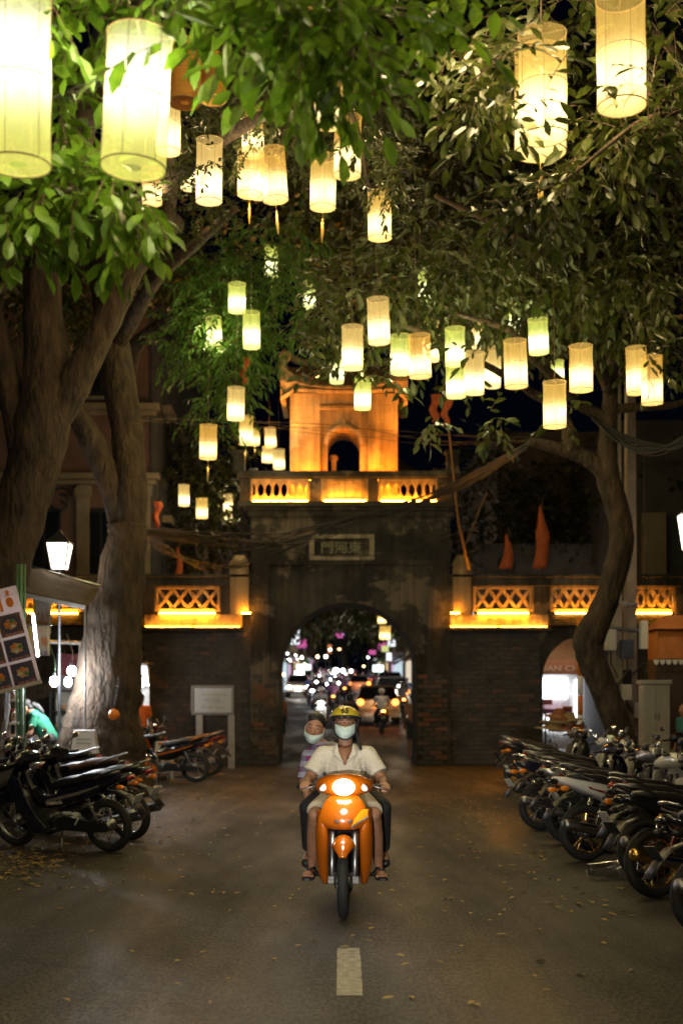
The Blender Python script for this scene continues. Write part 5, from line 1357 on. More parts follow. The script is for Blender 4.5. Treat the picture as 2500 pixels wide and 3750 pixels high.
caps = [(hip - V((0, 0, .04)), chest, .145, .142), (chest, neck - V((0, 0, .05)), .135, .085), (V((-.42, -.28, 1.155)), V((-.42, .05, 1.165)), .073, .073),
        (V((-.42, -.30, 1.15)), V((-.36, -.34, .96)), .07, .062, False, True), (V((-.42, .1, 1.16)), V((-.34, .2, .97)), .07, .06, False, True)]
clothes(pil, 'shirt', caps, PLAID)
TROU = pm('black trousers', (.014, .014, .016), .8, scale=12, bump=.3)
caps = [(V((-.46, 0, .90)), V((-.40, 0, .90)), .15, .145)]
for sg in (-1, 1): caps += [(V((-.40, sg * .1, .87)), V((.0, sg * .29, .765)), .105, .075), (V((.0, sg * .29, .765)), V((-.27, sg * .30, .42)), .072, .055, False, True)]
clothes(pil, 'trousers', caps, TROU, .012)
for sg in (-1, 1):
    sm = MB(); sm.capsule(V((-.33, sg * .30, .33)), V((-.15, sg * .315, .31)), .045, .04, 12); sm.build('shoe', pm('black shoe', (.02, .018, .016), .5), pil, True)

# ---- simpler figures farther off
def figure(label, loc, rz, pose, top, legs, hairm=HAIR, skin=SKIN, vox=.016, group=None, helmet_m=None, scale=1., mask=False, sleeves=.6, bare_legs=False):
    t = thing('person', label, 'person', loc, rz, group); t.scale = (scale,) * 3
    J = {k: V(v) for k, v in pose.items()}
    m = MB(); m.capsule(J['hip'], J['chest'], .12, .13); m.capsule(J['chest'], J['neck'], .12, .06); m.capsule(J['shr'], J['shl'], .06, .06); m.capsule(J['neck'], J['head'] - (J['head'] - J['neck']) * .3, .054, .052)
    for s_ in 'rl':
        m.capsule(J['sh' + s_], J['el' + s_], .05, .04); m.capsule(J['el' + s_], J['wr' + s_], .04, .027)
        d = (J['wr' + s_] - J['el' + s_]).normalized(); hand(m, J['wr' + s_], d, V((0, 0, -1)) if abs(d.z) < .8 else V((1, 0, 0)), .09, .5, 1 if s_ == 'l' else -1)
        m.capsule(J['hp' + s_], J['kn' + s_], .082, .056); m.capsule(J['kn' + s_], J['an' + s_], .055, .036); m.capsule(J['an' + s_] - V((.03, 0, .03)), J['an' + s_] + V((.14, 0, -.05)), .036, .03)
    f = J.get('face', V((1, 0, 0))); T, M = head_mesh(m, J['head'], f, V((0, 0, 1)) if abs(f.normalized().z) < .9 else V((1, 0, 0)), 1.0)
    m.build('body', skin, t, True, remesh=vox, soft=2)
    if helmet_m:
        h = MB(); h.ell(T(-.01, 0, .05), (.125, .11, .10), M, 16, 10); h.build('helmet', helmet_m, t, True)
    else:
        h = MB(); h.ell(T(-.03, 0, .045), (.10, .088, .088), M, 16, 10); h.ell(T(-.065, 0, -.03), (.05, .07, .08), M, 12, 8); h.build('hair', hairm, t, True)
    caps = [(J['hip'], J['chest'], .14, .148), (J['chest'], J['neck'] - (J['neck'] - J['chest']) * .25, .14, .09), (J['shr'], J['shl'], .072, .072)]
    for s_ in 'rl': caps.append((J['sh' + s_], J['sh' + s_].lerp(J['el' + s_], sleeves), .068, .068, False, True))
    clothes(t, 'shirt', caps, top, vox)
    caps = [(J['hpr'], J['hpl'], .12, .12)]
    for s_ in 'rl':
        caps.append((J['hp' + s_], J['kn' + s_], .098, .075, False, bare_legs))
        if not bare_legs: caps.append((J['kn' + s_], J['kn' + s_].lerp(J['an' + s_], .92), .072, .056, False, True))
    clothes(t, 'trousers' if not bare_legs else 'shorts', caps, legs, vox)
    if mask: mask_part(t, T, 1.0, mat=pm('white mask', (.7, .7, .7), .7))
    return t
STAND = dict(hip=(0, 0, .95), chest=(0, 0, 1.22), neck=(0, 0, 1.42), head=(.02, 0, 1.56), shr=(0, -.17, 1.36), shl=(0, .17, 1.36), elr=(-.02, -.22, 1.08), ell=(-.02, .22, 1.08), wrr=(.06, -.22, .86), wrl=(.06, .22, .86),
             hpr=(0, -.09, .92), hpl=(0, .09, .92), knr=(.03, -.1, .5), knl=(.03, .1, .5), anr=(-.02, -.1, .09), anl=(-.02, .1, .09))
BEND = dict(hip=(-.02, 0, .95), chest=(.13, 0, 1.20), neck=(.26, 0, 1.37), head=(.37, 0, 1.45), face=(.8, 0, -.6), shr=(.20, -.17, 1.31), shl=(.20, .17, 1.31), elr=(.25, -.22, 1.03), ell=(.27, .22, 1.03), wrr=(.45, -.13, .90), wrl=(.46, .1, .90),
            hpr=(-.02, -.09, .93), hpl=(-.02, .09, .93), knr=(.02, -.1, .5), knl=(.02, .1, .5), anr=(-.06, -.1, .09), anl=(-.06, .1, .09))
SIT = dict(hip=(-.12, 0, .84), chest=(-.06, 0, 1.12), neck=(-.02, 0, 1.31), head=(.01, 0, 1.45), shr=(-.04, -.18, 1.25), shl=(-.04, .18, 1.25), elr=(.06, -.26, 1.03), ell=(.06, .26, 1.03), wrr=(.28, -.27, 1.0), wrl=(.28, .27, 1.0),
           hpr=(-.1, -.09, .82), hpl=(-.1, .09, .82), knr=(.24, -.2, .70), knl=(.24, .2, .70), anr=(.02, -.22, .32), anl=(.02, .22, .32))
GREEN = pm('green tee', (.02, .20, .11), .8, scale=10, bump=.3); DKTR = pm('dark trousers', (.02, .02, .024), .8)
gw = figure('woman in green tee shirt and white mask bending over a motorbike by the tree', (P(112, 1700, 20.6).x, 20.6, 0), R(188), BEND, GREEN, DKTR, mask=True, vox=.012)
h = MB(); h.tube(smooth_path([(.27, 0, 1.50), (.19, -.02, 1.47), (.11, -.03, 1.38), (.08, -.03, 1.3)], 4), lerp_list([.05, .05, .04, .015], 4), 8); h.build('pony_tail', HAIR, gw, True)
pp = MB(); 
for y in (-.155, .155): pp.beam((.0, y * 1.05, .88), (.03, y * 1.18, .5), .006, .012)
pp.build('trouser_piping', WHITEP, gw)
figure('dark clad person in a black mask sitting behind the tree', (P(296, 1700, 25.6).x, 25.6, 0), R(-80), {**SIT, **{k: tuple(a - b for a, b in zip(SIT[k], (0, 0, -.05))) for k in ('head',)}}, pm('dark print shirt', (.06, .035, .03), .8, scale=14, col2=(.25, .10, .03)), DKTR, scale=.95)
figure('person in orange shirt standing at the lit stall beyond the tree', (P(323, 1700, 27.0).x, 27.0, 0), R(-60), STAND, pm('orange shirt', (.75, .15, .02), .8), DKTR)
figure('person in teal shirt at the frame edge beside the cabinet', (P(1572, 1700, 21.0).x, 21.0, 0), R(200), STAND, pm('teal shirt', (.02, .13, .14), .8), DKTR, scale=.9)
figure('pedestrian in pale peach top and grey shorts walking off beside the outer arch jamb', (P(949, 1700, 33.4).x, 33.4, 0), R(90), STAND, pm('peach top', (.55, .27, .17), .8), pm('grey shorts', (.06, .07, .09), .8), bare_legs=True)
figure('pedestrian in peach shirt half hidden by the near arch jamb', (P(641, 1700, 36).x, 36, road_z(36)), R(70), STAND, pm('peach shirt', (.6, .28, .16), .8), pm('grey shorts', (.06, .07, .09), .8), bare_legs=True)
# ================================================================ traffic beyond the arch
CARGL = pm('car window', (.012, .014, .018), .06, coat=.6)
HLIGHT = em('car headlamp', (1, .95, .85), 30)
HLIGHT2 = em('scooter headlamp', (.93, 1, .98), 42)
TLIGHT = em('tail lamp', (1, .16, .02), 14)
TLIGHT2 = em('scooter tail lamp', (1, .30, .05), 20)
PEARL = pm('pearl white car paint', (.60, .56, .50), .25, coat=.6, var=.05)
DKCAR = pm('dark car paint', (.03, .028, .03), .2, coat=.7)
BEIGEC = pm('champagne car paint', (.42, .34, .24), .25, coat=.6, metal=.3)
def car(label, x, y, heading, paint, tall=1., lights='rear', sign=None, plate=True, group='cars in the street beyond the gate'):
    t = thing('car', label, 'car', (x, y, road_z(y)), R(heading), group)
    L_, w = 4.4, .86
    prof = [(-2.2, .32), (-2.22, .62), (-2.15, .92 * tall), (-1.6, .98 * tall), (1.1, .97 * tall), (2.0, .80), (2.2, .58), (2.2, .30)]
    m = MB(); rings = []
    for y_, k in ((-w, .94), (-w * .92, 1), (w * .92, 1), (w, .94)): rings.append([(px * (1 if k == 1 else .985), y_, .3 + (pz - .3) * k) for px, pz in prof])
    m.loft(rings); body = m.build('body', paint, t, bevel=.05)
    zt = 1.46 * tall; zb = .96 * tall
    cab = MB(); a, b = (-1.9, 1.05), (-1.45, .35)
    rings = [[(a[0], -w * .9, zb), (a[1], -w * .9, zb), (a[1], w * .9, zb), (a[0], w * .9, zb)], [(b[0], -w * .74, zt - .08), (b[1], -w * .74, zt - .08), (b[1], w * .74, zt - .08), (b[0], w * .74, zt - .08)]]
    cab.loft(rings); cab.build('window', CARGL, t)
    rf = MB(); rf.loft([[(b[0] - .05, -w * .75, zt - .079), (b[1] + .05, -w * .75, zt - .079), (b[1] + .05, w * .75, zt - .079), (b[0] - .05, w * .75, zt - .079)], [(b[0] + .1, -w * .68, zt), (b[1] - .1, -w * .68, zt), (b[1] - .1, w * .68, zt), (b[0] + .1, w * .68, zt)]])
    rf.build('roof', paint, t, bevel=.02)
    pil_ = MB()
    for sg in (-1, 1):
        for x0, x1 in ((a[0], b[0]), (a[1], b[1]), (-.5, -.5)): pil_.beam((x0, sg * w * .905, zb), (x1, sg * w * .75, zt - .075), .07, .03, up=(0, 1, 0))
    pil_.build('pillar', paint, t)
    for px in (-1.35, 1.35):
        for sg in (-1, 1):
            m = MB(); m.cyl((px, sg * (w - .2), .32), (px, sg * (w + .015), .32), .32, seg=20); wh = m.build('wheel', RUB, t, bevel=.02)
            m = MB(); m.cyl((px, sg * (w - .05), .32), (px, sg * (w + .025), .32), .19, seg=14); m.build('rim', STEEL, wh)
    for sg in (-1, 1):
        m = MB(); m.ell((2.14, sg * .62, .68), (.08, .17, .09), seg=12, rings=8); m.build('headlight', HLIGHT if lights == 'front' else LENS_W, t, True)
        m = MB(); m.ell((-2.19, sg * .68, .82 * tall), (.05, .13, .12), seg=12, rings=8); m.build('tail_light', TLIGHT if lights == 'rear' else LENS_R, t, True)
        m = MB(); m.ell((1.0, sg * (w + .09), 1.0 * tall), (.07, .1, .07), seg=8, rings=6); m.build('wing_mirror', paint, t, True)
    m = MB(); m.box(2.2, 2.235, -.5, .5, .5, .62); m.build('grille', CHR if lights == 'front' else BLKP, t, bevel=.01)
    m = MB(); m.box(2.16, 2.25, -w * .98, w * .98, .26, .44); m.box(-2.27, -2.18, -w * .98, w * .98, .28, .46); m.build('bumper', BLKP if lights == 'front' else paint, t, bevel=.02)
    m = MB(); sx = 2.25 if lights == 'front' else -2.275; m.box(min(sx, sx + .012), max(sx, sx + .012), -.24, .24, .42, .54); m.build('number_plate', PLATE, t)
    if lights == 'front': lamp('beam', (2.6, 0, .7), 70, (1, .93, .8), t, .2)
    else: lamp('tail_glow', (-2.6, 0, .8), 12, (1, .25, .05), t, .2)
    if sign:
        m = MB(); m.box(-.55, -.3, -.32, .32, zt + .003, zt + .2); s_ = m.build('roof_sign', em('taxi roof sign', (.85, 1, .95), 12), t, bevel=.02)
        text('taxi', INK, s_, axes((0, 1, 0), (0, 0, 1), (-.295, 0, zt + .1)), .4)
    return t
car('oncoming pale taxi with both headlights and roof sign lit', -2.9, 87, -90, PEARL, 1.08, 'front', sign=True)
car('champagne estate car seen from behind, both tail lights glowing, nearest in the queue', 1.42, 51.8, 90, BEIGEC, 1.06)
car('silver people carrier queueing ahead of the champagne estate car', 2.5, 64, 90, SILVP, 1.18)
car('dark high roofed car further up the queue', 3.1, 84, 92, DKCAR, 1.2)
car('pale pinkish saloon car turning in the middle of the street', .9, 93, 100, PEARL, 1.0)
car('dark car glimpsed at the end of the queue', 3.2, 108, 90, DKCAR, 1.15)
car('white car stopped against the kerb far up the street', -3.4, 122, -90, PEARL, 1.05, 'front')
GV = 'scooter riders in the street beyond the gate'
def scooter(label, x, y, heading, top, front, helm, lean=0., body=BLKG, rider_l=None):
    pal = dict(body=body, headlight=HLIGHT2 if front else LENS_W, tail=TLIGHT2 if not front else LENS_R)
    t = motorbike(label, x, y, heading, 'bare', 0, GV, pal, skip=('shock_absorber', 'pillion_peg', 'side_stand', 'frame_tube'))
    if front: lamp('beam', (.9, 0, .95), 14, (.95, 1, .97), t, .08)
    p = figure(rider_l or 'rider', t.location, R(heading), SIT, top, DKTR, vox=.03, group='riders in the street beyond the gate', helmet_m=helm)
    return t
WSH = pm('white shirt', (.66, .64, .70), .8); GSH = pm('grey shirt', (.30, .30, .33), .8); PSH = pm('mauve jacket', (.42, .18, .42), .8); DSH = pm('dark jacket', (.035, .02, .03), .8); BSH = pm('blue shirt', (.08, .12, .30), .8)
HB = pm('dark helmet', (.03, .03, .035), .25, coat=.5); HW_ = pm('white helmet', (.6, .6, .62), .25, coat=.5); HP = pm('pink helmet', (.6, .2, .35), .25, coat=.5)
scooter('motorbike with bright amber tail lamp leaving through the arch', 1.40, 44.5, 92, WSH, False, HW_, rider_l='rider in loose white shirt seen from behind past the arch')
scooter('motorbike just beyond the arch hidden by the rider in the yellow helmet', .24, 36.5, 92, DSH, False, HB, rider_l='dark clad rider seen from behind, just over the yellow helmet')
scooter('motorbike with red tail lamp ahead of the pale van', -.50, 74, 90, BSH, False, HB, rider_l='blue shirted rider seen from behind in mid street')
scooter('motorbike with red tail lamp and pink clad rider', .20, 79, 90, PSH, False, HP, rider_l='rider in mauve jacket seen from behind in mid street')
scooter('motorbike with amber tail lamp along the kerb', 2.75, 57, 90, GSH, False, HB, rider_l='rider in grey shirt seen from behind by the kerb')
scooter('oncoming motorbike with glaring white headlight behind the pillion', -.78, 48, -88, GSH, True, HW_, body=WHITEP, rider_l='oncoming rider in grey behind the glaring headlight')
scooter('oncoming motorbike with white headlight beside the taxi', -1.12, 72, -90, DSH, True, HB, rider_l='oncoming dark clad rider beside the taxi')
rs_ = random.Random(21)
k = 0
for x, y, fr in ((-.2, 88, 1), (.1, 118, 1), (-.9, 104, 1), (-1.6, 112, 0), (1.7, 101, 1), (-.6, 126, 1), (1.2, 128, 0), (-1.9, 138, 1), (.5, 140, 1), (-1.2, 150, 1), (.0, 156, 1), (1.6, 148, 0), (-2.6, 158, 1), (.9, 168, 1), (-.5, 172, 1), (-1.7, 182, 1), (.3, 190, 1), (2.6, 120, 0), (-2.2, 96, 0), (2.1, 75, 0), (-1.5, 66, 1), (-.4, 62, 0), (-2.0, 78, 1), (-1.0, 84, 1), (.4, 90, 1), (-1.8, 92, 1), (-.1, 97, 1), (.6, 107, 1), (-1.4, 118, 1), (-.2, 133, 1), (.8, 122, 1), (-2.2, 128, 1), (1.0, 158, 1), (-1.0, 162, 1), (.3, 178, 1), (-2.0, 170, 1), (2.4, 96, 0), (3.6, 70, 0)):
    k += 1
    scooter('small distant motorbike in the crowded street', x, y, -90 if fr else 90, (GSH, DSH, PSH, BSH, WSH)[k % 5], bool(fr), (HB, HW_, HP)[k % 3], rider_l='small distant rider in the crowded street')
# ---- shophouses along that street
SHOPW = [pm('house render %d' % i, c, .9, scale=2, var=.25, bump=.3) for i, c in enumerate(((.22, .17, .11), (.16, .16, .17), (.24, .20, .16), (.13, .10, .08)))]
SHOPL = [em('lit shop %d' % i, c, s_) for i, (c, s_) in enumerate((((1, .85, .65), .8), ((.75, .92, 1), .8), ((1, .55, .85), .6), ((1, .7, .35), .7)))]
SIGN = [em('lit sign %d' % i, c, s_) for i, (c, s_) in enumerate((((.75, 1, .92), 3), ((1, .18, .55), .6), ((1, .35, .15), .9), ((.75, .35, 1), 1.3), ((.9, 1, .35), .7), ((.9, .95, 1), 1.4)))]
def house(label, x, y0, y1, side, h, mat, k):
    z = road_z(y0) - .3; x1 = x + side * 7
    t = thing('shophouse', label, 'house', (x, y0, road_z(y0)), 0, 'shophouses along the street beyond the gate')
    a, b = sorted((0, side * 7)); d = y1 - y0
    m = MB(); m.box(a, b, 0, d - .05, -.6, h); m.build('wall', mat, t)
    m = MB(); m.box(min(side * -.35, b) if side > 0 else a, b if side > 0 else .35, -.1, d + .05, h + .003, h + .25); m.build('roof', SHOPW[3], t)
    f = -side * .02
    m = MB(); m.box(min(0, f) - .002, max(0, f) + .002, .5, d - .5, .25, 2.5); m.build('shopfront', SHOPL[k % 4], t)
    m = MB(); m.loft([[(0, .2, 3.0), (0, d - .2, 3.0), (0, d - .2, 3.05), (0, .2, 3.05)], [(-side * 1.1, .2, 2.6), (-side * 1.1, d - .2, 2.6), (-side * 1.1, d - .2, 2.64), (-side * 1.1, .2, 2.64)]]); m.build('awning', (LENS_R, NAVY, WHITEP, GREEN)[k % 4], t)
    for fl in range(int((h - 3.2) / 2.8)):
        for yy in (d * .3, d * .7):
            zz = 3.7 + fl * 2.8
            m = MB(); m.box(min(0, -side * .05), max(0, -side * .05), yy - .55, yy + .55, zz, zz + 1.5); w_ = m.build('window', BLKP, t)
            m = MB(); m.box(-side * .05 - .005, -side * .05 + .005, yy - .47, yy + .47, zz + .08, zz + 1.42); m.build('pane', CARGL, w_)
    m = MB(); sy = .6 + (k % 3) * .8; m.box(min(-side * .3, -side * 1.2), max(-side * .3, -side * 1.2), sy, sy + .12, 3.2 + (k % 2) * .6, 4.1 + (k % 3) * .5); m.build('lit_sign', SIGN[k % 6] if k % 2 else SHOPW[k % 4], t)
yy = 37; k = 0
for side, x in ((-1, -4.6), (1, 5.4)):
    yy = 40
    while yy < 200:
        d = (9, 12, 10, 14)[k % 4] + (yy > 100) * 8
        house(('narrow shophouse with lit ground floor on the taxi side, %s from the gate' if side < 0 else 'narrow shophouse with lit ground floor on the queue side, %s from the gate') % ('nearest', 'second', 'third', 'fourth', 'fifth', 'sixth', 'seventh', 'eighth', 'ninth', 'tenth', 'eleventh', 'twelfth')[k if side < 0 else k - kk0],
              x - .25 * side * (k % 3) + (0 if yy < 60 else side * .3), yy, yy + d, side, (6.5, 8.5, 7.2, 9.5)[k % 4], SHOPW[k % 4], k)
        yy += d; k += 1
    kk0 = k
# lit hanging signs at the end of the street
for i, (u, v, d, w, h, kk, lab) in enumerate(((779, 1459, 120, 16, 12, 1, 'pink lit sign high over the far street'), (788, 1453, 122, 10, 10, 3, 'violet lit sign next to the pink one'), (697, 1532, 95, 32, 12, 0, 'white lit sign above the taxi'), (868, 1535, 90, 24, 15, 0, 'white green lit sign over the dark cars'), (884, 1490, 80, 16, 14, 4, 'yellow green lit sign by the leaning tree'), (855, 1498, 100, 16, 10, 1, 'magenta lit sign by the kerb'), (893, 1508, 80, 12, 18, 5, 'pale upright sign by the leaning tree'), (757, 1490, 150, 8, 20, 2, 'small orange upright sign far up the street'))):
    c = P(u, v, d); k = d / FPX
    t = thing('shop_sign', lab, 'sign', c, 0, 'lit signs over the far street')
    m = MB(); m.box(-w * k / 2, w * k / 2, 0, .15, -h * k / 2, h * k / 2); m.build('sign_face', SIGN[kk], t, bevel=.02)
    m = MB(); m.cyl((0, .1, -h * k / 2), (0, .1, road_z(d) - c.z), .05, seg=6); m.build('sign_pole', BLKP, t)
LAMPW = em('street lamp globe', (1, .93, .78), 16); LAMPO = em('amber lamp globe', (1, .62, .28), 10); LAMPC = em('cool lamp globe', (.82, 1, .95), 14)
for i, (u, v, d, r_) in enumerate(((693, 1510, 110, .22), (660, 1501, 90, .13), (679, 1505, 100, .14), (729, 1508, 130, .30), (748, 1508, 128, .30), (712, 1494, 150, .22), (758, 1492, 150, .26), (779, 1491, 150, .30), (771, 1540, 105, .42), (787, 1540, 104, .32), (806, 1541, 88, .2), (651, 1549, 80, .2), (700, 1526, 100, .15), (845, 1510, 110, .15), (872, 1568, 70, .14), (835, 1530, 95, .15), (915, 1576, 60, .10))):
    c = P(u, v, d)
    t = thing('street_light', 'globe lamp shining far up the street', 'street lamp', (c.x, c.y, road_z(d)), 0, 'globe lamps in the far street')
    m = MB(); m.ell((0, 0, c.z - road_z(d)), r_ * .5, seg=12, rings=8); m.build('globe', (LAMPW, LAMPC, LAMPW, LAMPO)[i % 4], t, True)
    if i % 4 == 0: lamp('street_bulb', (0, -.3, c.z - road_z(d) + .4), 260, (1, .85, .6), t, .2)
    m = MB(); m.cyl((0, 0, 0), (0, 0, c.z - road_z(d) - r_ * .7), .05, .035, 6); m.build('post', BLKP, t)
# ================================================================ houses beside the gate
CREAM = pm('cream house render', (.20, .165, .11), .9, scale=1.5, var=.25, bump=.3)
PINK = pm('pinkish house render', (.13, .075, .052), .9, scale=1.5, var=.25, bump=.3)
GREYR = pm('grey house render', (.05, .05, .052), .9, scale=1.5, var=.3, bump=.3)
hs = thing('town_house', 'tall old town house with cornices and pilasters rising behind the food stall', 'house', (-7.5, 33, 0))
m = MB(); m.box(-3.5, 2.55, 0, 12, 0, 14.5); m.build('wall', PINK, hs)
m = MB(); m.box(2.553, 2.62, -.05, 12, 0, 14.5); m.build('side_wall', GREYR, hs)
for z in (3.9, 7.1, 8.9, 12.0):
    m = MB(); m.box(-3.6, 2.7, -.18, -.003, z, z + .12); m.box(-3.7, 2.8, -.32, -.003, z + .12, z + .28); m.build('cornice', CREAM, hs, bevel=.02)
for x in (-3.2, -1.2, .8, 1.75, 2.38):
    m = MB(); m.box(x - .17, x + .17, -.1, -.003, 4.19, 7.09); m.box(x - .22, x + .22, -.14, -.003, 6.8, 7.09); m.build('pilaster', CREAM, hs, bevel=.015)
for x in (-2.2, -.2, 1.28):
    for z in (4.6, 9.4):
        m = MB(); m.box(x - .42, x + .42, -.05, -.003, z, z + 1.9); w_ = m.build('window', BLKP, hs)
        m = MB(); m.box(x - .5, x + .5, -.12, -.003, z - .1, z - .003); m.build('sill', CREAM, w_)
        for s_ in (-.2, .2):
            m = MB(); m.box(x + s_ - .17, x + s_ + .17, -.06, -.052, z + .1, z + 1.8); m.build('pane', CARGL, w_)
for y in (2.2, 5.2, 8.2):
    for z in (4.6, 7.6):
        m = MB(); m.box(2.63, 2.68, y - .45, y + .45, z, z + 1.7); m.build('window', BLKP, hs)
        m = MB(); m.box(2.63, 2.86, y - .6, y + .6, z + 1.75, z + 1.95); m.build('window_hood', CREAM, hs)
sb = thing('scroll_bracket', 'black iron scroll bracket on the pink house front', 'bracket', P(140, 1150, 32.2))
pts = [V((.36 * math.cos(a) * (1 - a / 14), 0, .36 * math.sin(a) * (1 - a / 14))) for a in [q * .35 for q in range(24)]]
m = MB(); m.tube(pts, .035, 6); m.tube([(.3, 0, .3), (.42, 0, .42), (.5, 0, .40)], .03, 6); m.build('scroll', BLKP, sb, True); m = MB(); m.cyl((0, 0, 0), (0, .7, 0), .03, seg=6); m.build('wall_mount', BLKP, sb)
hb = thing('town_house', 'dim house front with a pale pillar behind the utility poles', 'house', (8.0, 34, 0))
m = MB(); m.box(-.8, 5, 0, 9, 0, 9); m.build('wall', GREYR, hb)
m = MB(); m.box(.0, .62, -.3, -.003, 0, 6.5); m.build('pillar', CREAM, hb, bevel=.02)
for x in (1.6, 3.2):
    m = MB(); m.box(x - .45, x + .45, -.05, -.003, 4.6, 6.2); w_ = m.build('window', BLKP, hb)
    m = MB(); m.box(x - .4, x + .4, -.06, -.052, 4.65, 6.15); m.build('pane', CARGL, w_)
# ================================================================ food stall on the left
WHITELED = bulbmat('white led bulb', (.92, .96, 1), 30)
AWN = pm('brown tarpaulin', (.06, .038, .018), .8, scale=4, var=.4, bump=.4)
TARP = pm('orange tarpaulin', (.50, .24, .05), .8, scale=4, bump=.3)
GREENP = pm('green painted pole', (.07, .16, .07), .5)
ALU = pm('aluminium', (.55, .55, .56), .35, .9)
BAN = pm('off white banner', (.62, .57, .46), .8, scale=20, var=.08, stretch=(6, 1, .3), bump=.3)
ORL = pm('orange lettering', (.72, .20, .01), .7); BRL = pm('faded red lettering', (.36, .12, .05), .7); YEL2 = pm('yellow print', (.62, .50, .05), .7); PURL = pm('violet lettering', (.22, .18, .34), .7); CORAL = pm('coral lettering', (.8, .28, .20), .7)
aw = thing('awning', 'sloping brown tarpaulin awning on a metal rail before the thick trunk', 'awning', P(140, 1320, 19.4))
def L(u, v, d): return P(u, v, d) - P(140, 1320, 19.4)
tl, tr, br, bl = L(52, 1296, 20.2), L(232, 1346, 20.2), L(196, 1392, 18.4), L(50, 1362, 18.4)
rows = []
for i in range(7):
    a = tl.lerp(bl, i / 6); b = tr.lerp(br, i / 6); rows.append([a.lerp(b, k / 8) + V((0, 0, -.05 * math.sin(PI * i / 6) - .02 * math.sin(k * 2.1 + i))) for k in range(9)])
m = MB(); m.loft(rows, caps=False, closed=False); m.build('tarpaulin', AWN, aw, True, solid=.006)
m = MB(); m.cyl(tl, tr, .022, seg=8); m.build('top_rail', ALU, aw, True)
m = MB(); m.beam(bl - V((.1, 0, .0)), br - V((0, 0, .02)), .03, .06); m.build('front_rail', ALU, aw)
for u in (52, 196):
    m = MB(); p = L(u, 1300 if u < 100 else 1350, 20.3); m.cyl(p, (p.x, p.y, -P(140, 1320, 19.4).z), .02, seg=8); m.build('support_post', ALU, aw)
gp = thing('pole', 'upright green metal pole beside the menu board', 'pole', (P(49, 1500, 17.2).x, 17.2, 0))
for dx, r_ in ((0, .028), (.05, .014), (-.05, .014)):
    m = MB(); m.cyl((dx, 0, 0), (dx, 0, 3.42), r_, seg=10); m.build('tube', GREENP, gp, True)
m = MB(); m.box(-.12, .12, -.05, .05, .003, .02); m.build('foot_plate', GREENP, gp)
ob_ = thing('awning', 'small orange tarpaulin flap heaped with dry leaves, over the lower banner', 'awning', P(90, 1430, 19.2))
def L2(u, v, d): return P(u, v, d) - P(90, 1430, 19.2)
m = MB(); m.loft([[L2(50, 1404, 20), L2(70, 1410, 20), L2(90, 1416, 20)], [L2(50, 1432, 19), L2(84, 1434, 19), L2(117, 1436, 19)]], caps=False, closed=False); m.build('tarpaulin', TARP, ob_, solid=.01)
co = []; T_, F_ = leaf_template(.5)
q = sprays([(tuple(P(72, 1408, 19.5)), (.16, .12, .05), 14)], leaf=.12, wid=.5, nleaf=3, step=.04)
c_, F_, nv_ = leaf_co(q, .5, np.arange(len(q[0])))
lo = link('dry_leaves', fast_mesh('dry_leaves', c_ - np.array(P(90, 1430, 19.2)), F_, nv_), pm('dry leaf', (.50, .28, .09), .7, scale=6), ob_); tag(lo, kind='stuff')
def banner(label, u0, v0, u1, v1, d, items, skew=0.):
    o = P(u0, v0, d); w = (u1 - u0) * d / FPX; h = (v1 - v0) * d / FPX
    t = thing('banner', label, 'banner', o, R(-10), 'cloth banners of the food stall')
    m = MB(); m.loft([[(w * i / 14, .018 * math.sin(i * 2.4), -h * k / 4) for i in range(15)] for k in range(5)], caps=False, closed=False); b = m.build('cloth', BAN, t, True, solid=.004)
    m = MB(); m.cyl((-.03, 0, .01), (w + .03, 0, .01), .012, seg=6); m.build('top_rod', ALU, t)
    for key, mt, cx, cy, ww, hh in items: text(key, mt, b, axes((1, 0, 0), (0, 0, 1), (w * cx, -.03, -h * cy)), w * ww, h=h * hh)
    m = MB(); m.box(w * .04, w * .2, -.024, -.0225, -h * .85, -h * .08); m.build('yellow_strip', YEL2, b)
    return t
banner('upper pleated banner with faded red letters hanging under the awning', 77, 1374, 119, 1456, 19.3, [('quan2', BRL, .62, .52, .68, .44), ('bun', ORL, .12, .45, .15, .4)])
banner('lower pleated banner with big orange letters and a violet line', 65, 1437, 117, 1506, 18.7, [('mien', ORL, .45, .52, .28, .42), ('tron', ORL, .80, .52, .28, .42), ('ban', CORAL, .5, .14, .4, .1), ('bun', ORL, .12, .45, .15, .36), ('plate', PURL, .56, .90, .8, .14)])
# menu board
mb_o = P(4, 1468, 15.6)
mn = thing('menu_board', 'tilted menu board with six dish photographs and big orange heading', 'menu board', mb_o)
k = 15.6 / FPX
m = MB(); m.box(-62 * k, 62 * k, -.02, .02, -112 * k, 112 * k); bd = m.build('board', pm('white board', (.74, .66, .68), .4, var=.08, trans=.5), mn, bevel=.008)
mn.rotation_euler = (0, R(-14.5), R(6))
RIM = pm('white board rim', (.55, .50, .46), .4)
m = MB(); m.box(-63 * k, 63 * k, -.03, .028, -121 * k, -112.2 * k); m.build('lower_rim', RIM, mn, bevel=.006)
text('pho', ORL, bd, axes((1, 0, 0), (0, 0, 1), (14 * k, -.026, 82 * k)), 82 * k, h=46 * k)
PHB = [pm('photo ground %d' % i, c, .4, scale=14, var=.5) for i, c in enumerate(((.05, .03, .07), (.10, .05, .03), (.04, .04, .08)))]
BOWL = pm('photo bowl', (.035, .03, .09), .4); FOOD = [pm('photo food %d' % i, c, .5, scale=55, col2=c2) for i, (c, c2) in enumerate((((.42, .20, .07), (.66, .48, .26)), ((.30, .11, .03), (.55, .26, .08)), ((.36, .19, .09), (.62, .42, .24))))]
HERB = pm('photo herbs', (.06, .20, .06), .5, scale=40); CREAMF = pm('photo rice', (.62, .55, .42), .5, scale=40)
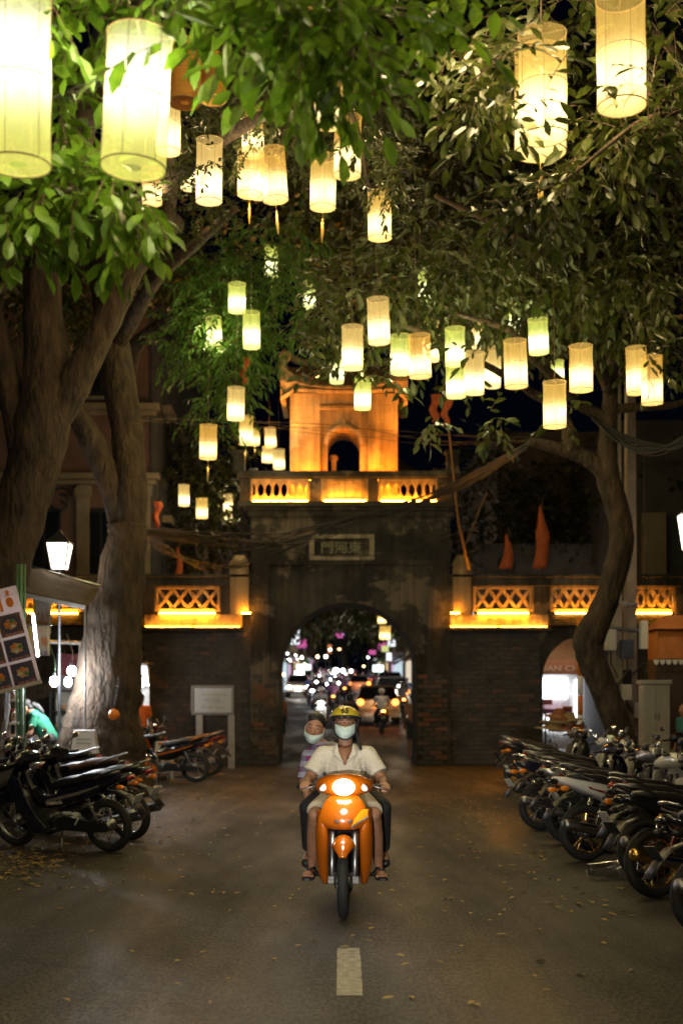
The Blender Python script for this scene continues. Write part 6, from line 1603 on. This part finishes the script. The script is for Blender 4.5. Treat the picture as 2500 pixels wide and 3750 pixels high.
for r in range(3):
    for c in range(2):
        cx, cz = (-28 + 57 * c) * k, (30 - 57 * r) * k - .02; hw, hh = 26 * k, 25 * k
        m = MB(); m.box(cx - hw, cx + hw, -.024, -.021, cz - hh, cz + hh); ph = m.build('dish_photograph', PHB[(r + c) % 3], bd)
        m = MB(); m.lathe([(0, 0), (hw * .82, 0), (hw * .82, .002)], (cx, -.0245, cz + .01), 24, Euler((PI / 2, 0, 0))); m.build('bowl', BOWL, ph)
        fd = MB(); pts_ = []
        for i in range(18): a = 2 * PI * i / 18; rr = hw * (.56 + .1 * math.sin(i * 2.3 + r + c * 2)); pts_.append((cx + rr * math.cos(a), cz + .01 + rr * .8 * math.sin(a)))
        fd.prism(pts_, -.031, -.0275); fo = fd.build('food', FOOD[(r + 2 * c) % 3], ph) if False else fd.build('food', FOOD[(r * 2 + c) % 3], ph)
        for q in range(3):
            e = MB(); a = q * 2.1 + r * 1.3 + c; e.ell((cx + hw * .35 * math.cos(a), -.032, cz + .012 + hw * .28 * math.sin(a)), (hw * .22, .003, hw * .16), seg=10, rings=6); e.build('topping', (HERB, ORL, CREAMF)[(q + r) % 3], ph)
        text('dish', CORAL, ph, axes((1, .0, 0), (0, 0, 1), (cx + hw * .1, -.027, cz - hh * .82)), hw * 1.5, h=hh * .2)
tu = thing('tube_light', 'white fluorescent tube standing between the menu board and the lower banner', 'tube light', P(88, 1508, 16.4))
m = MB(); m.cyl((0, 0, 0), (-.09, .1, .56), .018, seg=10); m.build('tube', bulbmat('fluorescent tube', (.95, .97, 1), 12), tu, True); m = MB(); m.cyl((0, 0, -.03), (0, 0, 0), .02, seg=8); m.build('cap', BLKP, tu); lamp('tube_glow', (-.05, -.1, .28), 26, (.95, .97, 1), tu, .06)
# canopy with lights, counter, shelf
st = thing('food_stall', 'lit food stall with white frame, counter and glass cabinet beside the thick trunk', 'stall', (P(120, 1700, 24.5).x, 24.5, 0))
m = MB(); m.loft([[(-3.4, 0, 2.75), (1.1, 0, 2.60), (1.1, 3.2, 2.75), (-3.4, 3.2, 2.9)], [(-3.4, 0, 2.79), (1.1, 0, 2.64), (1.1, 3.2, 2.79), (-3.4, 3.2, 2.94)]]); m.build('canopy', pm('white canopy sheet', (.55, .55, .56), .6), st)
for x, y in ((.55, 0), (-1.9, 0), (.75, 3.0), (-3.2, 0)):
    m = MB(); m.cyl((x, y, 0), (x, y, 2.62), .035, seg=10); m.build('post', WHITEP, st, True)
m = MB(); m.box(-2.6, .4, .3, .9, .003, .86); m.build('counter', pm('steel counter', (.4, .4, .41), .35, .6), st, bevel=.01)
cab_ = MB()
for x in (-.25, .42):
    for y in (.95, 1.4): cab_.box(x - .02, x + .02, y - .02, y + .02, .9, 1.75)
for z in (.9, 1.3, 1.72): cab_.box(-.27, .44, .93, 1.42, z, z + .025)
gc = cab_.build('glass_cabinet', BLKP, st)
m = MB(); m.box(-.25, .42, 1.38, 1.4, .93, 1.72); m.build('back_board', pm('cream board', (.6, .55, .42), .6), gc)
for i, (x, z) in enumerate(((-.08, .93), (.2, .93), (0, 1.33), (.26, 1.33))):
    m = MB(); m.lathe([(.05, 0), (.10, .05), (.11, .12), (.10, .125), (.04, .02)], (x, 1.15, z), 12); m.build('food_bowl', CREAMF if i % 2 else FOOD[0], gc, True)
m = MB(); m.box(-.6, 1.0, 3.1, 3.15, .1, 2.55); m.build('back_sheet', pm('white back sheet', (.62, .60, .56), .7), st)
m = MB(); m.box(-.3, .8, 1.9, 1.94, 2.06, 2.5); m.build('hanging_poster', pm('red purple poster', (.30, .03, .10), .6, scale=3, col2=(.35, .12, .02)), st)
bnd = MB(); bnd.loft([[(.62 + .4 * i / 10, -.06 + .01 * math.sin(i * 2.2), 2.5 - .5 * kz) for i in range(11)] for kz in (0, 1)], caps=False, closed=False); vb = bnd.build('pleated_valance', BAN, st, True, solid=.004)
text('bun', PURL, vb, axes((1, 0, 0), (0, 0, 1), (.82, -.09, 2.24)), .3, h=.18)
for u, v, d, pw in ((125, 1565, 20.3, 150), (165, 1541, 20.35, 45), (157, 1566, 22.6, 60)):
    p = P(u, v, d); t = thing('bulb', {125: 'bare white bulb dangling on a green cord over the bent woman', 165: 'bare white bulb glaring against the thick trunk', 157: 'small bare white bulb on top of the white post'}[u], 'bulb', p, 0, 'bare bulbs of the food stall')
    m = MB(); m.ell((0, 0, 0), (.07, .07, .085), seg=14, rings=10); m.build('glass_globe', WHITELED, t, True)
    m = MB(); m.cyl((0, 0, .07), (0, 0, .13), .025, seg=8); m.build('socket', BLKP, t)
    m = MB(); m.tube(smooth_path([(0, 0, .12), (.02, 0, .3), (-.1, .1, .6)], 4), .005, 5); m.build('cord', GREENP if u == 125 else CORD, t)
    lamp('bulb_light', (0, -.0, 0), pw, (.92, .96, 1), t, .08)
# stall behind the tree, seen past its other side
p = P(325, 1567, 27.5); t = thing('bulb', 'bare white bulb of the stall on the far side of the thick trunk', 'bulb', p)
m = MB(); m.ell((0, 0, 0), (.085, .085, .1), seg=14, rings=10); m.build('glass_globe', WHITELED, t, True); m = MB(); m.cyl((0, 0, .08), (0, 0, .16), .03, seg=8); m.build('socket', BLKP, t); lamp('bulb_light', (0, 0, 0), 30, (.95, .97, 1), t, .08)
s2 = thing('food_stall', 'narrow white sided stall glimpsed between the thick trunk and the brick wall', 'stall', (P(300, 1700, 28.5).x, 28.5, 0))
m = MB(); m.box(-1.2, .42, 0, .06, .2, 2.3); m.build('back_panel', pm('white stall sheet', (.7, .7, .72), .6), s2); m = MB(); m.box(-1.3, .5, -1.4, .06, 2.32, 2.38); m.build('canopy', AWN, s2)
m = MB(); m.loft([[(-.1, -.5, 2.3), (.45, -.5, 2.3)], [(-.2, -.55, 1.95), (.5, -.55, 1.85)]], caps=False, closed=False); m.build('valance', WHITEP, s2, solid=.01)
# shelf at the frame edge with bottles
sh_ = thing('shelf', 'white metal shelf of jars and bottles at the frame edge under the menu board', 'shelf', (P(18, 1700, 19.5).x, 19.5, 0))
for x in (-.4, .02, .14):
    m = MB(); m.box(x - .022, x + .022, -.02, .02, 0, 2.05); m.build('upright', WHITEP, sh_)
for z in (.75, 1.2, 1.55, 1.98):
    m = MB(); m.box(-.42, .2, -.25, .2, z, z + .035); m.build('board', WHITEP, sh_)
for i, (x, z, c) in enumerate(((-.28, 1.235, 0), (-.15, 1.235, 1), (-.05, 1.235, 0), (.09, 1.235, 1), (-.25, 1.585, 1), (-.1, 1.585, 0), (.08, 1.585, 1), (.06, 2.015, 2), (-.08, 2.015, 2))):
    t = thing('jar', ('green lidded jar at the end of the middle board', 'red lidded brown jar second on the middle board', 'green lidded dark jar third on the middle board', 'red lidded brown jar beyond the uprights on the middle board', 'red lidded jar at the end of the upper board', 'green lidded jar in the middle of the upper board', 'green lidded jar beyond the uprights on the upper board', 'yellow capped white jar on top of the shelf by the uprights', 'yellow capped white jar on top of the shelf, further along')[i], 'jar', (P(18, 1700, 19.5).x + x, 19.42, z + .001), 0, 'jars on the white shelf')
    m = MB(); m.lathe([(.045, 0), (.05, .02), (.05, .14), (.035, .17)], (0, 0, 0), 12); m.build('glass', (BLKP, pm('brown jar', (.10, .05, .03), .2, coat=.5), WHITEP)[c], t, True)
    m = MB(); m.cyl((0, 0, .171), (0, 0, .2), .042, seg=12); m.build('lid', (GREEN, pm('red lid', (.4, .03, .02), .4), YEL2)[c], t)
cr_ = thing('crate', 'magenta plastic crate on the white shelf', 'crate', (P(12, 1700, 19.5).x, 19.2, .79))
m = MB(); m.loft([[(-.16, -.1, 0), (.16, -.1, 0), (.16, .1, 0), (-.16, .1, 0)], [(-.2, -.12, .2), (.2, -.12, .2), (.2, .12, .2), (-.2, .12, .2)]]); m.build('body', pm('magenta plastic', (.30, .01, .22), .4), cr_, bevel=.01); m = MB(); m.box(-.21, .21, -.13, .13, .201, .22); m.build('rim', pm('magenta plastic', (.30, .01, .22), .4), cr_)
# table and plastic stools
STOOL = pm('white plastic', (.62, .63, .70), .4)
tb = thing('table', 'low white table by the trunk with a plastic stool on it', 'table', (P(180, 1700, 19.6).x, 19.6, 0))
m = MB(); m.box(-.62, .55, -.35, .35, .62, .66); m.build('table_top', STOOL, tb, bevel=.01)
for x in (-.55, .48):
    for y in (-.3, .3): m = MB(); m.cyl((x, y, 0), (x, y, .62), .02, seg=8); m.build('leg', STEEL, tb, True)
def stool(label, loc, rz):
    t = thing('stool', label, 'stool', loc, rz, 'white plastic stools')
    m = MB(); m.box(-.155, .155, -.155, .155, .42, .45); seat = m.build('seat', STOOL, t, bevel=.012)
    for s1 in (0, 1, 2, 3):
        a = s1 * PI / 2; M_ = Matrix.Rotation(a, 3, 'Z')
        m = MB()
        q = [(-.155, .42), (.155, .42), (.2, 0), (.13, 0), (.12, .12), (-.12, .12), (-.13, 0), (-.2, 0)]
        f_ = [M_ @ V((x, -.155 - (.42 - z) * .1, z)) for x, z in q]; b_ = [M_ @ V((x, -.147 - (.42 - z) * .1, z)) for x, z in q]
        m.add(f_ + b_, [(0, 1, 4, 5), (1, 2, 3, 4), (0, 5, 6, 7), (8, 13, 12, 9), (9, 12, 11, 10), (8, 15, 14, 13)] + [(i, (i + 1) % 8, (i + 1) % 8 + 8, i + 8) for i in range(8)])
        sd = m.build('side_panel', STOOL, t)
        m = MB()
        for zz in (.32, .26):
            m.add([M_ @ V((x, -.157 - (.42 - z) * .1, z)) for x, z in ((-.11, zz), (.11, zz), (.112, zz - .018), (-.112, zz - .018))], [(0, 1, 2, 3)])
        m.build('rib', pm('stool shadow slot', (.30, .33, .28), .5), sd, solid=.004)  # darker strips paint the shade inside the stool's slots
    return t
stool('white plastic stool standing on the low table before the trunk', (P(196, 1700, 19.5).x, 19.5, .662), R(4))
stool('white plastic stool behind the orange and black motorbike', (P(372, 1700, 25.0).x, 25.0, .28), R(20))
stool('white plastic stool under the one half hidden behind the motorbike', (P(372, 1700, 25.0).x, 25.0, 0), R(20))
bg_ = thing('plastic_bag', 'crumpled white plastic bag lying on the low table', 'bag', (P(140, 1700, 19.5).x, 19.45, .664))
m = MB()
for i in range(5): m.ell((.06 * math.cos(i * 2.2), .05 * math.sin(i * 1.7), .06), (.09, .07, .06), Euler((i, i * .6, i * 1.4)), 10, 8)
m.build('bag', STOOL, bg_, True, remesh=.014, soft=1)
m = MB(); m.ring((.1, 0, .1), .06, .01, 'y', 12, 6); m.build('handle', STOOL, bg_, True)
bl_ = thing('ball', 'shiny orange ball hung against the thick trunk', 'ball', P(262, 1641, 19.6))
m = MB(); m.ell((0, 0, 0), .088, seg=20, rings=14); m.build('ball', pm('orange rubber', (.72, .20, .01), .3, coat=.4), bl_, True); m = MB(); m.tube([(0, 0, .085), (.01, .2, .3)], .004, 5); m.build('string', CORD, bl_)
# information board on posts
ib = thing('information_board', 'white framed heritage notice board on two grey posts before the brick wall', 'notice board', (P(489, 1700, 28.6).x, 28.6, 0))
k = 28.6 / FPX; z0, z1 = CAM_H + (V0 - 1636) * k, CAM_H + (V0 - 1580) * k; hw = 43 * k
m = MB(); m.box(-hw, hw, -.02, .03, z0, z1); pnl = m.build('panel', pm('notice white', (.42, .40, .38), .4, var=.06), ib)
fr = MB(); t_ = .06
fr.box(-hw - t_, hw + t_, -.05, .05, z1 + .003, z1 + t_); fr.box(-hw - t_, hw + t_, -.05, .05, z0 - t_, z0 - .003); fr.box(-hw - t_, -hw - .003, -.05, .05, z0 - .003, z1 + .003); fr.box(hw + .003, hw + t_, -.05, .05, z0 - .003, z1 + .003)
fr.build('frame', pm('grey frame paint', (.18, .16, .14), .5), ib, bevel=.01)
text('di', pm('ochre lettering', (.30, .25, .12), .6), pnl, axes((1, 0, 0), (0, 0, 1), (.04, -.026, z1 - .15)), hw * 1.3); text('gate', pm('grey lettering', (.3, .28, .27), .6), pnl, axes((1, 0, 0), (0, 0, 1), (0, -.026, (z0 + z1) / 2 - .02)), hw * .9, h=.11); text('di2', pm('ochre lettering', (.30, .25, .12), .6), pnl, axes((1, 0, 0), (0, 0, 1), (0, -.026, z0 + .12)), hw * 1.15)
for x in (-.3, .42):
    m = MB(); m.box(x - .075, x + .075, -.045, .045, 0, z0 - t_ - .004); m.build('post', pm('post paint', (.30, .26, .22), .6), ib, bevel=.01)
# steel stand on the road
sd_ = thing('bicycle_stand', 'steel hoop stand on a flat foot beside the orange and black motorbike', 'stand', (P(345, 1812, 22.4).x, 22.4, 0))
for x in (-.03, .07):
    m = MB(); m.tube(smooth_path([(x - .1, 0, .03), (x - .12, 0, .3), (x - .04, 0, .56), (x + .04, 0, .56), (x + .06, 0, .3), (x + .04, 0, .03)], 5), .016, 8); m.build('hoop', CHR, sd_, True)
m = MB(); m.box(-.19, .2, -.16, .16, .004, .03); m.build('foot_plate', ALU, sd_, bevel=.006)
m = MB(); m.cyl((0, 0, .03), (0, 0, .3), .05, seg=14); m.build('stem', CHR, sd_, True)
# ---- lantern shaped street lamps
SLAMP = em('street lantern glass', (1, .86, .66), 7)
def street_lamp(label, u, v0, v1, d, w, pw, pole_to=0):
    p = P(u, v1, d); k = d / FPX; h = (v1 - v0) * k; w *= k
    t = thing('street_lamp', label, 'street lamp', (p.x, p.y, pole_to), 0, 'lantern headed street lamps'); zb = p.z - pole_to
    q = lambda s_, z: [(-s_, -s_, z), (s_, -s_, z), (s_, s_, z), (-s_, s_, z)]
    m = MB(); m.loft([q(w * .30, zb + .01), q(w * .48, zb + h * .98)]); m.build('lamp_glass', SLAMP, t)
    m = MB()
    for sx, sy in ((-1, -1), (1, -1), (1, 1), (-1, 1)): m.beam((sx * w * .31, sy * w * .31, zb), (sx * w * .49, sy * w * .49, zb + h), .022, .022)
    m.build('lamp_frame', BLKP, t)
    m = MB(); m.loft([q(w * .54, zb + h), q(w * .5, zb + h + .03), q(w * .15, zb + h + .16), q(w * .04, zb + h + .24)]); m.build('lamp_roof', BLKP, t)
    m = MB(); m.lathe([(.07, 0), (.06, .3), (.025, .5), (.022, zb - .02), (w * .3, zb)], (0, 0, 0), 10); m.build('post', BLKP, t, True)
    lamp('lamp_bulb', (0, .4, zb + h * .6), pw * .3, (1, .74, .46), t, .12)
    return t
street_lamp('street lamp shining between the two trunks above the stall awning', 137, 1249, 1308, 20.6, 52, 90)
street_lamp('street lamp cut by the frame edge beyond the utility poles', 1586, 1182, 1262, 22.5, 52, 120)
# ---- right side: shop seen through the small doorway
shp = thing('shop', 'bright white shop with brown lettered awning seen through the small doorway', 'shop', (6.3, 36.5, 0))
m = MB(); m.box(-2.2, 3.0, 1.2, 1.25, 0, 2.6); m.build('back_wall', pm('shop wall', (.7, .7, .7), .7), shp)
m = MB(); m.box(-2.2, 3.0, 0, 3, 2.6, 6); m.build('upper_wall', GREYR, shp)
m = MB(); m.loft([[(-2.2, .0, 3.6), (2.6, .0, 3.6)], [(-2.2, -1.3, 2.62), (2.6, -1.3, 2.62)]], caps=False, closed=False); m.build('awning', pm('brown awning', (.20, .095, .04), .8), shp, solid=.01)
m = MB(); m.box(-2.2, 2.6, -1.33, -1.30, 2.22, 2.62); vl = m.build('valance', pm('rust valance', (.42, .17, .09), .8), shp)
text('quan', pm('pale lettering', (.72, .48, .34), .7), vl, axes((1, 0, 0), (0, 0, 1), (-.12, -1.34, 2.40)), 2.5, h=.24)
LPAN = em('shop light panel', (.95, .97, 1), 5)
for x0, x1, z0_, z1_ in ((-.52, .38, 1.55, 2.15), (-.3, .4, .6, 1.05), (.62, .72, .7, 2.1)):
    m = MB(); m.box(x0, x1, 1.1, 1.14, z0_, z1_); m.build('light_panel', LPAN, shp)
for x0, x1, z0_, z1_, c in ((-1.05, -.85, 1.35, 2.0, (.45, .12, .01)), (-.5, -.1, 1.36, 1.52, (.6, .12, .1)), (-.75, .5, 1.1, 1.24, (.55, .10, .25)), (-.2, .2, .92, 1.08, (.5, .12, .4)), (.2, .5, 1.2, 1.32, (.8, .25, .02))):
    m = MB(); m.box(x0, x1, .9, .93, z0_, z1_); m.build('sign_board', pm('sign %.2f' % x0, c, .5), shp)
lamp('shop_light', (0, .5, 2.35), 10, (.95, .97, 1), shp, .2)
m = MB(); m.cyl((-.9, -2.0, 3.62), (.3, -2.0, 3.62), .03, seg=8); m.build('awning_lamp', em('awning lamp', (1, .9, .75), 20), shp); lamp('awning_light', (-.3, -2.1, 3.5), 30, (1, .85, .65), shp, .1)  # unseen lamp added above the doorway to light the valance lettering
ft = thing('fir_tree', 'small dark green artificial tree at the shop door', 'tree', (P(1252, 1700, 34.6).x, 34.6, 0))
q = sprays([((ft.location.x, 34.6, .9), (.32, .3, .75), 60)], leaf=.12, wid=.3, nleaf=4, step=.05); foliage(ft, q, .3, pm('fir green', (.02, .12, .06), .6), singles=0, twig_r=0).matrix_parent_inverse = Matrix.Translation(-V(ft.location)); m = MB(); m.cyl((0, 0, 0), (0, 0, 1.2), .03, seg=8); m.build('trunk', BARK, ft)
pp_ = thing('barrier_pole', 'orange and white banded pole before the shop awning', 'pole', (P(1331, 1700, 26.5).x, 26.5, 0))
for i in range(8):
    m = MB(); m.cyl((0, 0, i * .41), (0, 0, i * .41 + .408), .06, seg=14); m.build('band', (WHITEP, pm('orange pole paint', (.62, .18, .01), .5))[i % 2], pp_, True)
hp_ = thing('hat_heap', 'heap of brown woven hats piled on the parked motorbikes', 'hats', (P(1285, 1660, 25.2).x, 25.2, .95))
WOV = pm('woven palm', (.28, .20, .09), .9, scale=30, bump=.5)
for i, (x, z, r_, c) in enumerate(((-.12, .0, .4, 0), (.15, .04, .38, 1), (-.05, .12, .36, 0), (.2, .17, .32, 0), (.0, .25, .28, 1))):
    m = MB(); m.lathe([(r_, 0), (r_ * .92, .02), (r_ * .45, .06), (r_ * .38, .16), (r_ * .1, .19), (.001, .19)], (x, .03 * i, z), 20, Euler((.15 * math.sin(i * 2), .12 * math.cos(i * 3), 0))); m.build('hat', WOV if c == 0 else pm('rust felt', (.26, .08, .03), .9), hp_, True)
ec = thing('electrical_cabinet', 'tall grey electrical cabinet beside the leaning tree', 'cabinet', (P(1501, 1700, 23.2).x, 23.2, 0))
CABM = pm('cabinet grey', (.42, .40, .36), .55, scale=5, var=.1, bump=.15, stretch=(6, 6, .6))
m = MB(); m.box(-.25, .25, -.17, .17, .08, 1.84); m.build('body', CABM, ec, bevel=.012); m = MB(); m.box(-.28, .28, -.2, .2, 1.842, 1.92); m.build('lid', CABM, ec, bevel=.012); m = MB(); m.box(-.27, .27, -.19, .19, 0, .078); m.build('plinth', GREYR, ec)
for s_ in (-1, 1):
    m = MB(); m.box(s_ * .122 - .112, s_ * .122 + .112, -.186, -.172, .75, 1.8); d_ = m.build('door', CABM, ec, bevel=.004); m = MB(); m.box(s_ * .03 - .008, s_ * .03 + .008, -.2, -.187, 1.2, 1.32); m.build('handle', STEEL, d_)
    m = MB(); m.box(s_ * .122 - .112, s_ * .122 + .112, -.184, -.172, .12, .73); m.build('lower_door', CABM, ec, bevel=.004)
for i, (u, d, h) in enumerate(((1412, 24.5, 8), (1446, 25.0, 8.4))):
    t = thing('utility_pole', ('square concrete utility pole hung with meter boxes, next to the leaning trunk', 'square concrete utility pole with a white insulator, nearer the cabinet')[i], 'utility pole', (P(u, 1700, d).x, d, 0), R(8), 'concrete utility poles')
    m = MB(); m.loft([[(-.12, -.1, 0), (.12, -.1, 0), (.12, .1, 0), (-.12, .1, 0)], [(-.085, -.075, h), (.085, -.075, h), (.085, .075, h), (-.085, .075, h)]]); m.build('shaft', pm('pole concrete', (.22, .18, .14), .9, scale=4, bump=.4), t, bevel=.012)
    for j, (x, z, w, hh, mt) in enumerate(((-.18, 1.5, .22, .42, CABM), (.16, 2.35, .24, .36, pm('meter box blue', (.05, .06, .09), .5)), (.14, 1.55, .2, .3, CABM), (-.17, 2.5, .2, .4, CABM)) if i == 0 else ((.2, 2.55, .14, .55, WHITEP), (-.16, 1.8, .2, .34, BLKP), (.12, 1.2, .2, .3, CABM))):
        m = MB(); m.box(x - w / 2, x + w / 2, -.26, -.12, z, z + hh); bx = m.build('meter_box', mt, t, bevel=.01); m = MB(); m.tube([(x, -.19, z), (x + .02, -.15, z - .25), (0, -.12, z - .5)], .014, 6); m.build('conduit', BLKP, bx)
    for z in (1.4, 2.9, 3.4): m = MB(); m.box(-.2, .2, -.13, -.11, z, z + .05); m.build('clamp', STEEL, t)
kk = thing('kiosk', 'orange kiosk with scalloped awning edge at the frame edge', 'kiosk', (P(1548, 1700, 24.5).x, 24.5, 0))
OPAN = pm('orange panel', (.50, .17, .04), .7, scale=5, bump=.2)
m = MB(); m.box(-.32, .6, 0, .8, 2.35, 2.9); m.build('fascia', OPAN, kk); m = MB(); m.loft([[(-.42, -.14, 2.92), (.7, -.14, 2.92), (.7, .9, 2.92), (-.42, .9, 2.92)], [(-.1, .2, 3.2), (.4, .2, 3.2), (.4, .6, 3.2), (-.1, .6, 3.2)]]); m.build('roof', OPAN, kk)
for i in range(9): m = MB(); m.prism([(-.42 + i * .12, 2.33), (-.31 + i * .12, 2.33), (-.33 + i * .12, 2.25), (-.365 + i * .12, 2.23), (-.40 + i * .12, 2.25)], -.05, -.035); m.build('scallop', WHITEP, kk)
m = MB(); m.box(-.32, .6, .1, .8, 0, 2.34); m.build('body', pm('kiosk wood', (.06, .035, .022), .8), kk); m = MB(); m.box(.28, .42, -.03, -.01, 2.36, 2.8); m.build('white_card', WHITEP, kk)
# flags
FLAG = pm('furled red flag cloth', (.42, .085, .02), .8, scale=8, var=.3, bump=.4, stretch=(3, 3, .6))
def flag(label, u, v0, v1, w, d, shape=0, cat='flag'):
    p = P(u, v1, d); k = d / FPX; h = (v1 - v0) * k
    t = thing('flag', label, cat, p, 0, 'furled flags on the gate')
    m = MB(); n = 10; rings = []
    for i in range(n + 1):
        a = i / n; ww = w * k * (.45 if shape == 0 else .38 * (1 + .55 * math.exp(-((a - .55) / .12) ** 2))) * (1 - a) ** (.8 if shape == 0 else .6) + .012; z = h * a
        rings.append([(ww * math.cos(b) + .06 * a + .05 * math.sin(a * 4), .35 * ww * math.sin(b) * (1 + .5 * math.sin(3 * b)), z) for b in [2 * PI * q / 12 for q in range(12)]])
    m.loft(rings); m.build('cloth', FLAG, t, True)
    m = MB(); m.cyl((.05, 0, -.6), (.075, 0, h + .15), .018, seg=6); m.build('staff', BARK, t)
flag('shorter furled red flag on the parapet, inner of two', 1160, 1226, 1306, 34, 30.5)
flag('taller furled red flag on the parapet, outer of two', 1238, 1160, 1306, 42, 30.5, 1)
flag('furled red flag on the parapet by the feathery tree trunk', 406, 1256, 1332, 20, 30.6)
for lab, u, v, d, dx in (('orange pennant against the grey house side', 360, 1152, 31.8, 1), ('orange rag of cloth hanging under the lanterns by the flagpole', 1000, 905, 27.8, -1), ('second orange rag of cloth beside it on the flagpole', 1024, 915, 27.6, 1), ('orange cloth strip hanging in the feathery tree', 562, 820, 22.0, 1), ('wide orange cloth glowing at the frame edge beside the forked trunk', 6, 860, 21.5, 1)):
    t = thing('pennant', lab, 'pennant', P(u, v, d), 0, 'orange cloths')
    k = d / FPX; m = MB(); m.loft([[(x * k * (1 + .2 * math.sin(i * 1.7)) + .04 * math.sin(i * 1.3), .05 * math.sin(i + x), -i * 9 * k) for x in (-8 if dx > 0 else -11, 0, 10 if i < 4 else 5)] for i in range(8)], caps=False, closed=False); m.build('cloth', FLAG, t, True, solid=.008)
    m = MB(); m.cyl((0, .0, .02), (.03, 0, .45), .008, seg=5); m.build('tie', CORD, t)
fp = thing('flagpole', 'thin leaning flagpole beside the central block', 'flagpole', P(1076, 1308, 29.6))
o_ = P(1076, 1308, 29.6); m = MB(); m.tube([(0, 0, 0), P(1052, 1200, 29.2) - o_, P(1036, 1040, 28.4) - o_, P(1018, 880, 27.8) - o_], [.04, .03, .022, .018], 8); m.build('shaft', pm('bamboo', (.20, .11, .04), .7), fp, True)
m = MB(); m.tube([P(1066, 1256, 29.4) - o_, P(1118, 1130, 29.2) - o_], .012, 6); m.build('brace', pm('bamboo', (.20, .11, .04), .7), fp)
# cables
CAB = pm('cable sheath', (.012, .011, .010), .6)
def cables(label, pts, n, spread, r=.011, sag=.0):
    t = thing('cable_bundle', label, 'cables', P(*pts[0][:3])); o_ = P(*pts[0][:3]); rc = random.Random(len(pts) * 7 + n)
    for i in range(n):
        pp2 = []
        for j, q in enumerate(pts):
            s_ = q[3] * spread; pp2.append(P(q[0], q[1] + rc.uniform(-s_, s_), q[2] + rc.uniform(-.15, .15)) - o_)
        m = MB(); m.tube(smooth_path(pp2, 6), r * rc.uniform(.7, 1.4), 5); m.build('cable', CAB, t, True)
cables('thick sagging bundle of black cables crossing in front of the gate from the thick trunk', [(300, 1216, 21.5, .3), (420, 1232, 24, .8), (560, 1246, 26, 1.2), (690, 1232, 27, 1.2), (820, 1196, 27, .9), (940, 1160, 27, .7), (1060, 1110, 26, .8), (1210, 1024, 21.6, .4)], 16, 18)
cables('loose thin cables drooping to the parapet pier', [(300, 1214, 21.5, .2), (380, 1260, 25, .9), (460, 1300, 28, 1), (560, 1290, 29, 1), (700, 1240, 28.6, .8)], 7, 14, .008)
cables('single pale wire looping across the inscription', [(535, 1230, 29, .1), (640, 1262, 29.2, .1), (770, 1278, 29.4, .1), (900, 1268, 29.2, .1), (1100, 1208, 27, .1)], 2, 6, .006)
cables('coiled thick cable bundle slung between the leaning tree and the frame edge', [(1360, 960, 21, .3), (1420, 1005, 20.5, .8), (1490, 1030, 20, 1), (1560, 1018, 19.5, .8), (1640, 970, 19, .4)], 16, 16, .013)
cables('thin wires crossing before the watchtower', [(300, 960, 21, .2), (560, 985, 26, .7), (790, 1000, 28, .9), (1000, 1008, 28, .7), (1240, 1012, 24, .4)], 4, 26, .005)
cables('thin wires hanging beside the utility poles like aerial roots', [(1480, 1000, 21, .2), (1478, 1180, 21.2, .3), (1484, 1300, 21.6, .3), (1482, 1390, 22, .3)], 5, 0, .006)
cables('red and green cord strung between the giant lanterns', [(110, 230, 5.6, .1), (190, 200, 5.6, .2), (300, 180, 5.5, .2), (430, 100, 5.4, .1)], 2, 30, .0025)
# fallen leaves and litter
nl = 2100; fx = []
for i in range(nl):
    r_ = rnd.random()
    if i % 4 == 0: x, y = rnd.uniform(-4.6, -2.7), rnd.gauss(12.4, .7)
    elif r_ < .42: x, y = rnd.gauss(-3.3, .9), rnd.uniform(10.2, 22)
    elif r_ < .72: x, y = rnd.gauss(2.3, .8), rnd.uniform(9.5, 22)
    elif r_ < .86: x, y = rnd.uniform(-4, 4), rnd.uniform(18, 29)
    else: x, y = rnd.uniform(-3, 3), rnd.uniform(5.5, 18)
    fx.append((x, y))
fx = np.array(fx); b = np.column_stack([fx, np.full(nl, .012)]); a_ = nr.uniform(0, 2 * PI, nl)
ax_ = np.column_stack([np.cos(a_), np.sin(a_), nr.uniform(-.12, .16, nl)]); nn = unit(np.column_stack([nr.normal(size=nl) * .18, nr.normal(size=nl) * .18, np.ones(nl)]))
nn = unit(nn - unit(ax_) * np.sum(nn * unit(ax_), 1, keepdims=True))
c_, F_, nv_ = leaf_co([b, unit(ax_), nn, nr.uniform(.035, .085, nl)], .45, np.arange(nl)); c_[:, 2] = np.maximum(c_[:, 2], .006)
tag(link('fallen_leaves', fast_mesh('fallen_leaves', c_, F_, nv_), pm('fallen leaf', (.20, .11, .03), .7, scale=1.2, col2=(.42, .31, .10), detail=1)), 'dry yellow leaves scattered on the asphalt', kind='stuff')
cp = thing('plastic_cup', 'clear crumpled plastic cup lying by the white motorbike wheel', 'cup', (P(1376, 2026, 11.6).x, 11.4, .055), R(10))
m = MB(); m.lathe([(.055, 0), (.06, .02), (.085, .3), (.09, .31), (.086, .305), (.08, .30), (.055, .02)], (-.16, 0, .03), 18, Euler((0, PI / 2, 0)), close=True); m.build('cup', glass('clear plastic', (.93, .95, .97), .12, .22), cp, True)
m = MB(); m.ring((.15, 0, .03), .09, .006, 'x', 18, 6); m.build('rim', glass('clear plastic rim', (.9, .92, .95), .1, .5), cp, True)
for t_ in [o for o in C.objects if o.parent is None and o.name.split('.')[0] in ('street_tree', 'background_tree') and o.location.length < .01]:
    tr_ = [c for c in C.objects if c.parent is t_ and c.name.startswith('trunk')][0]
    v_ = min((v.co for v in tr_.data.vertices), key=lambda q: q.z)
    rebase(t_, (v_.x, v_.y, max(0, v_.z)))
rebase(gate, (CX, GY, 0))
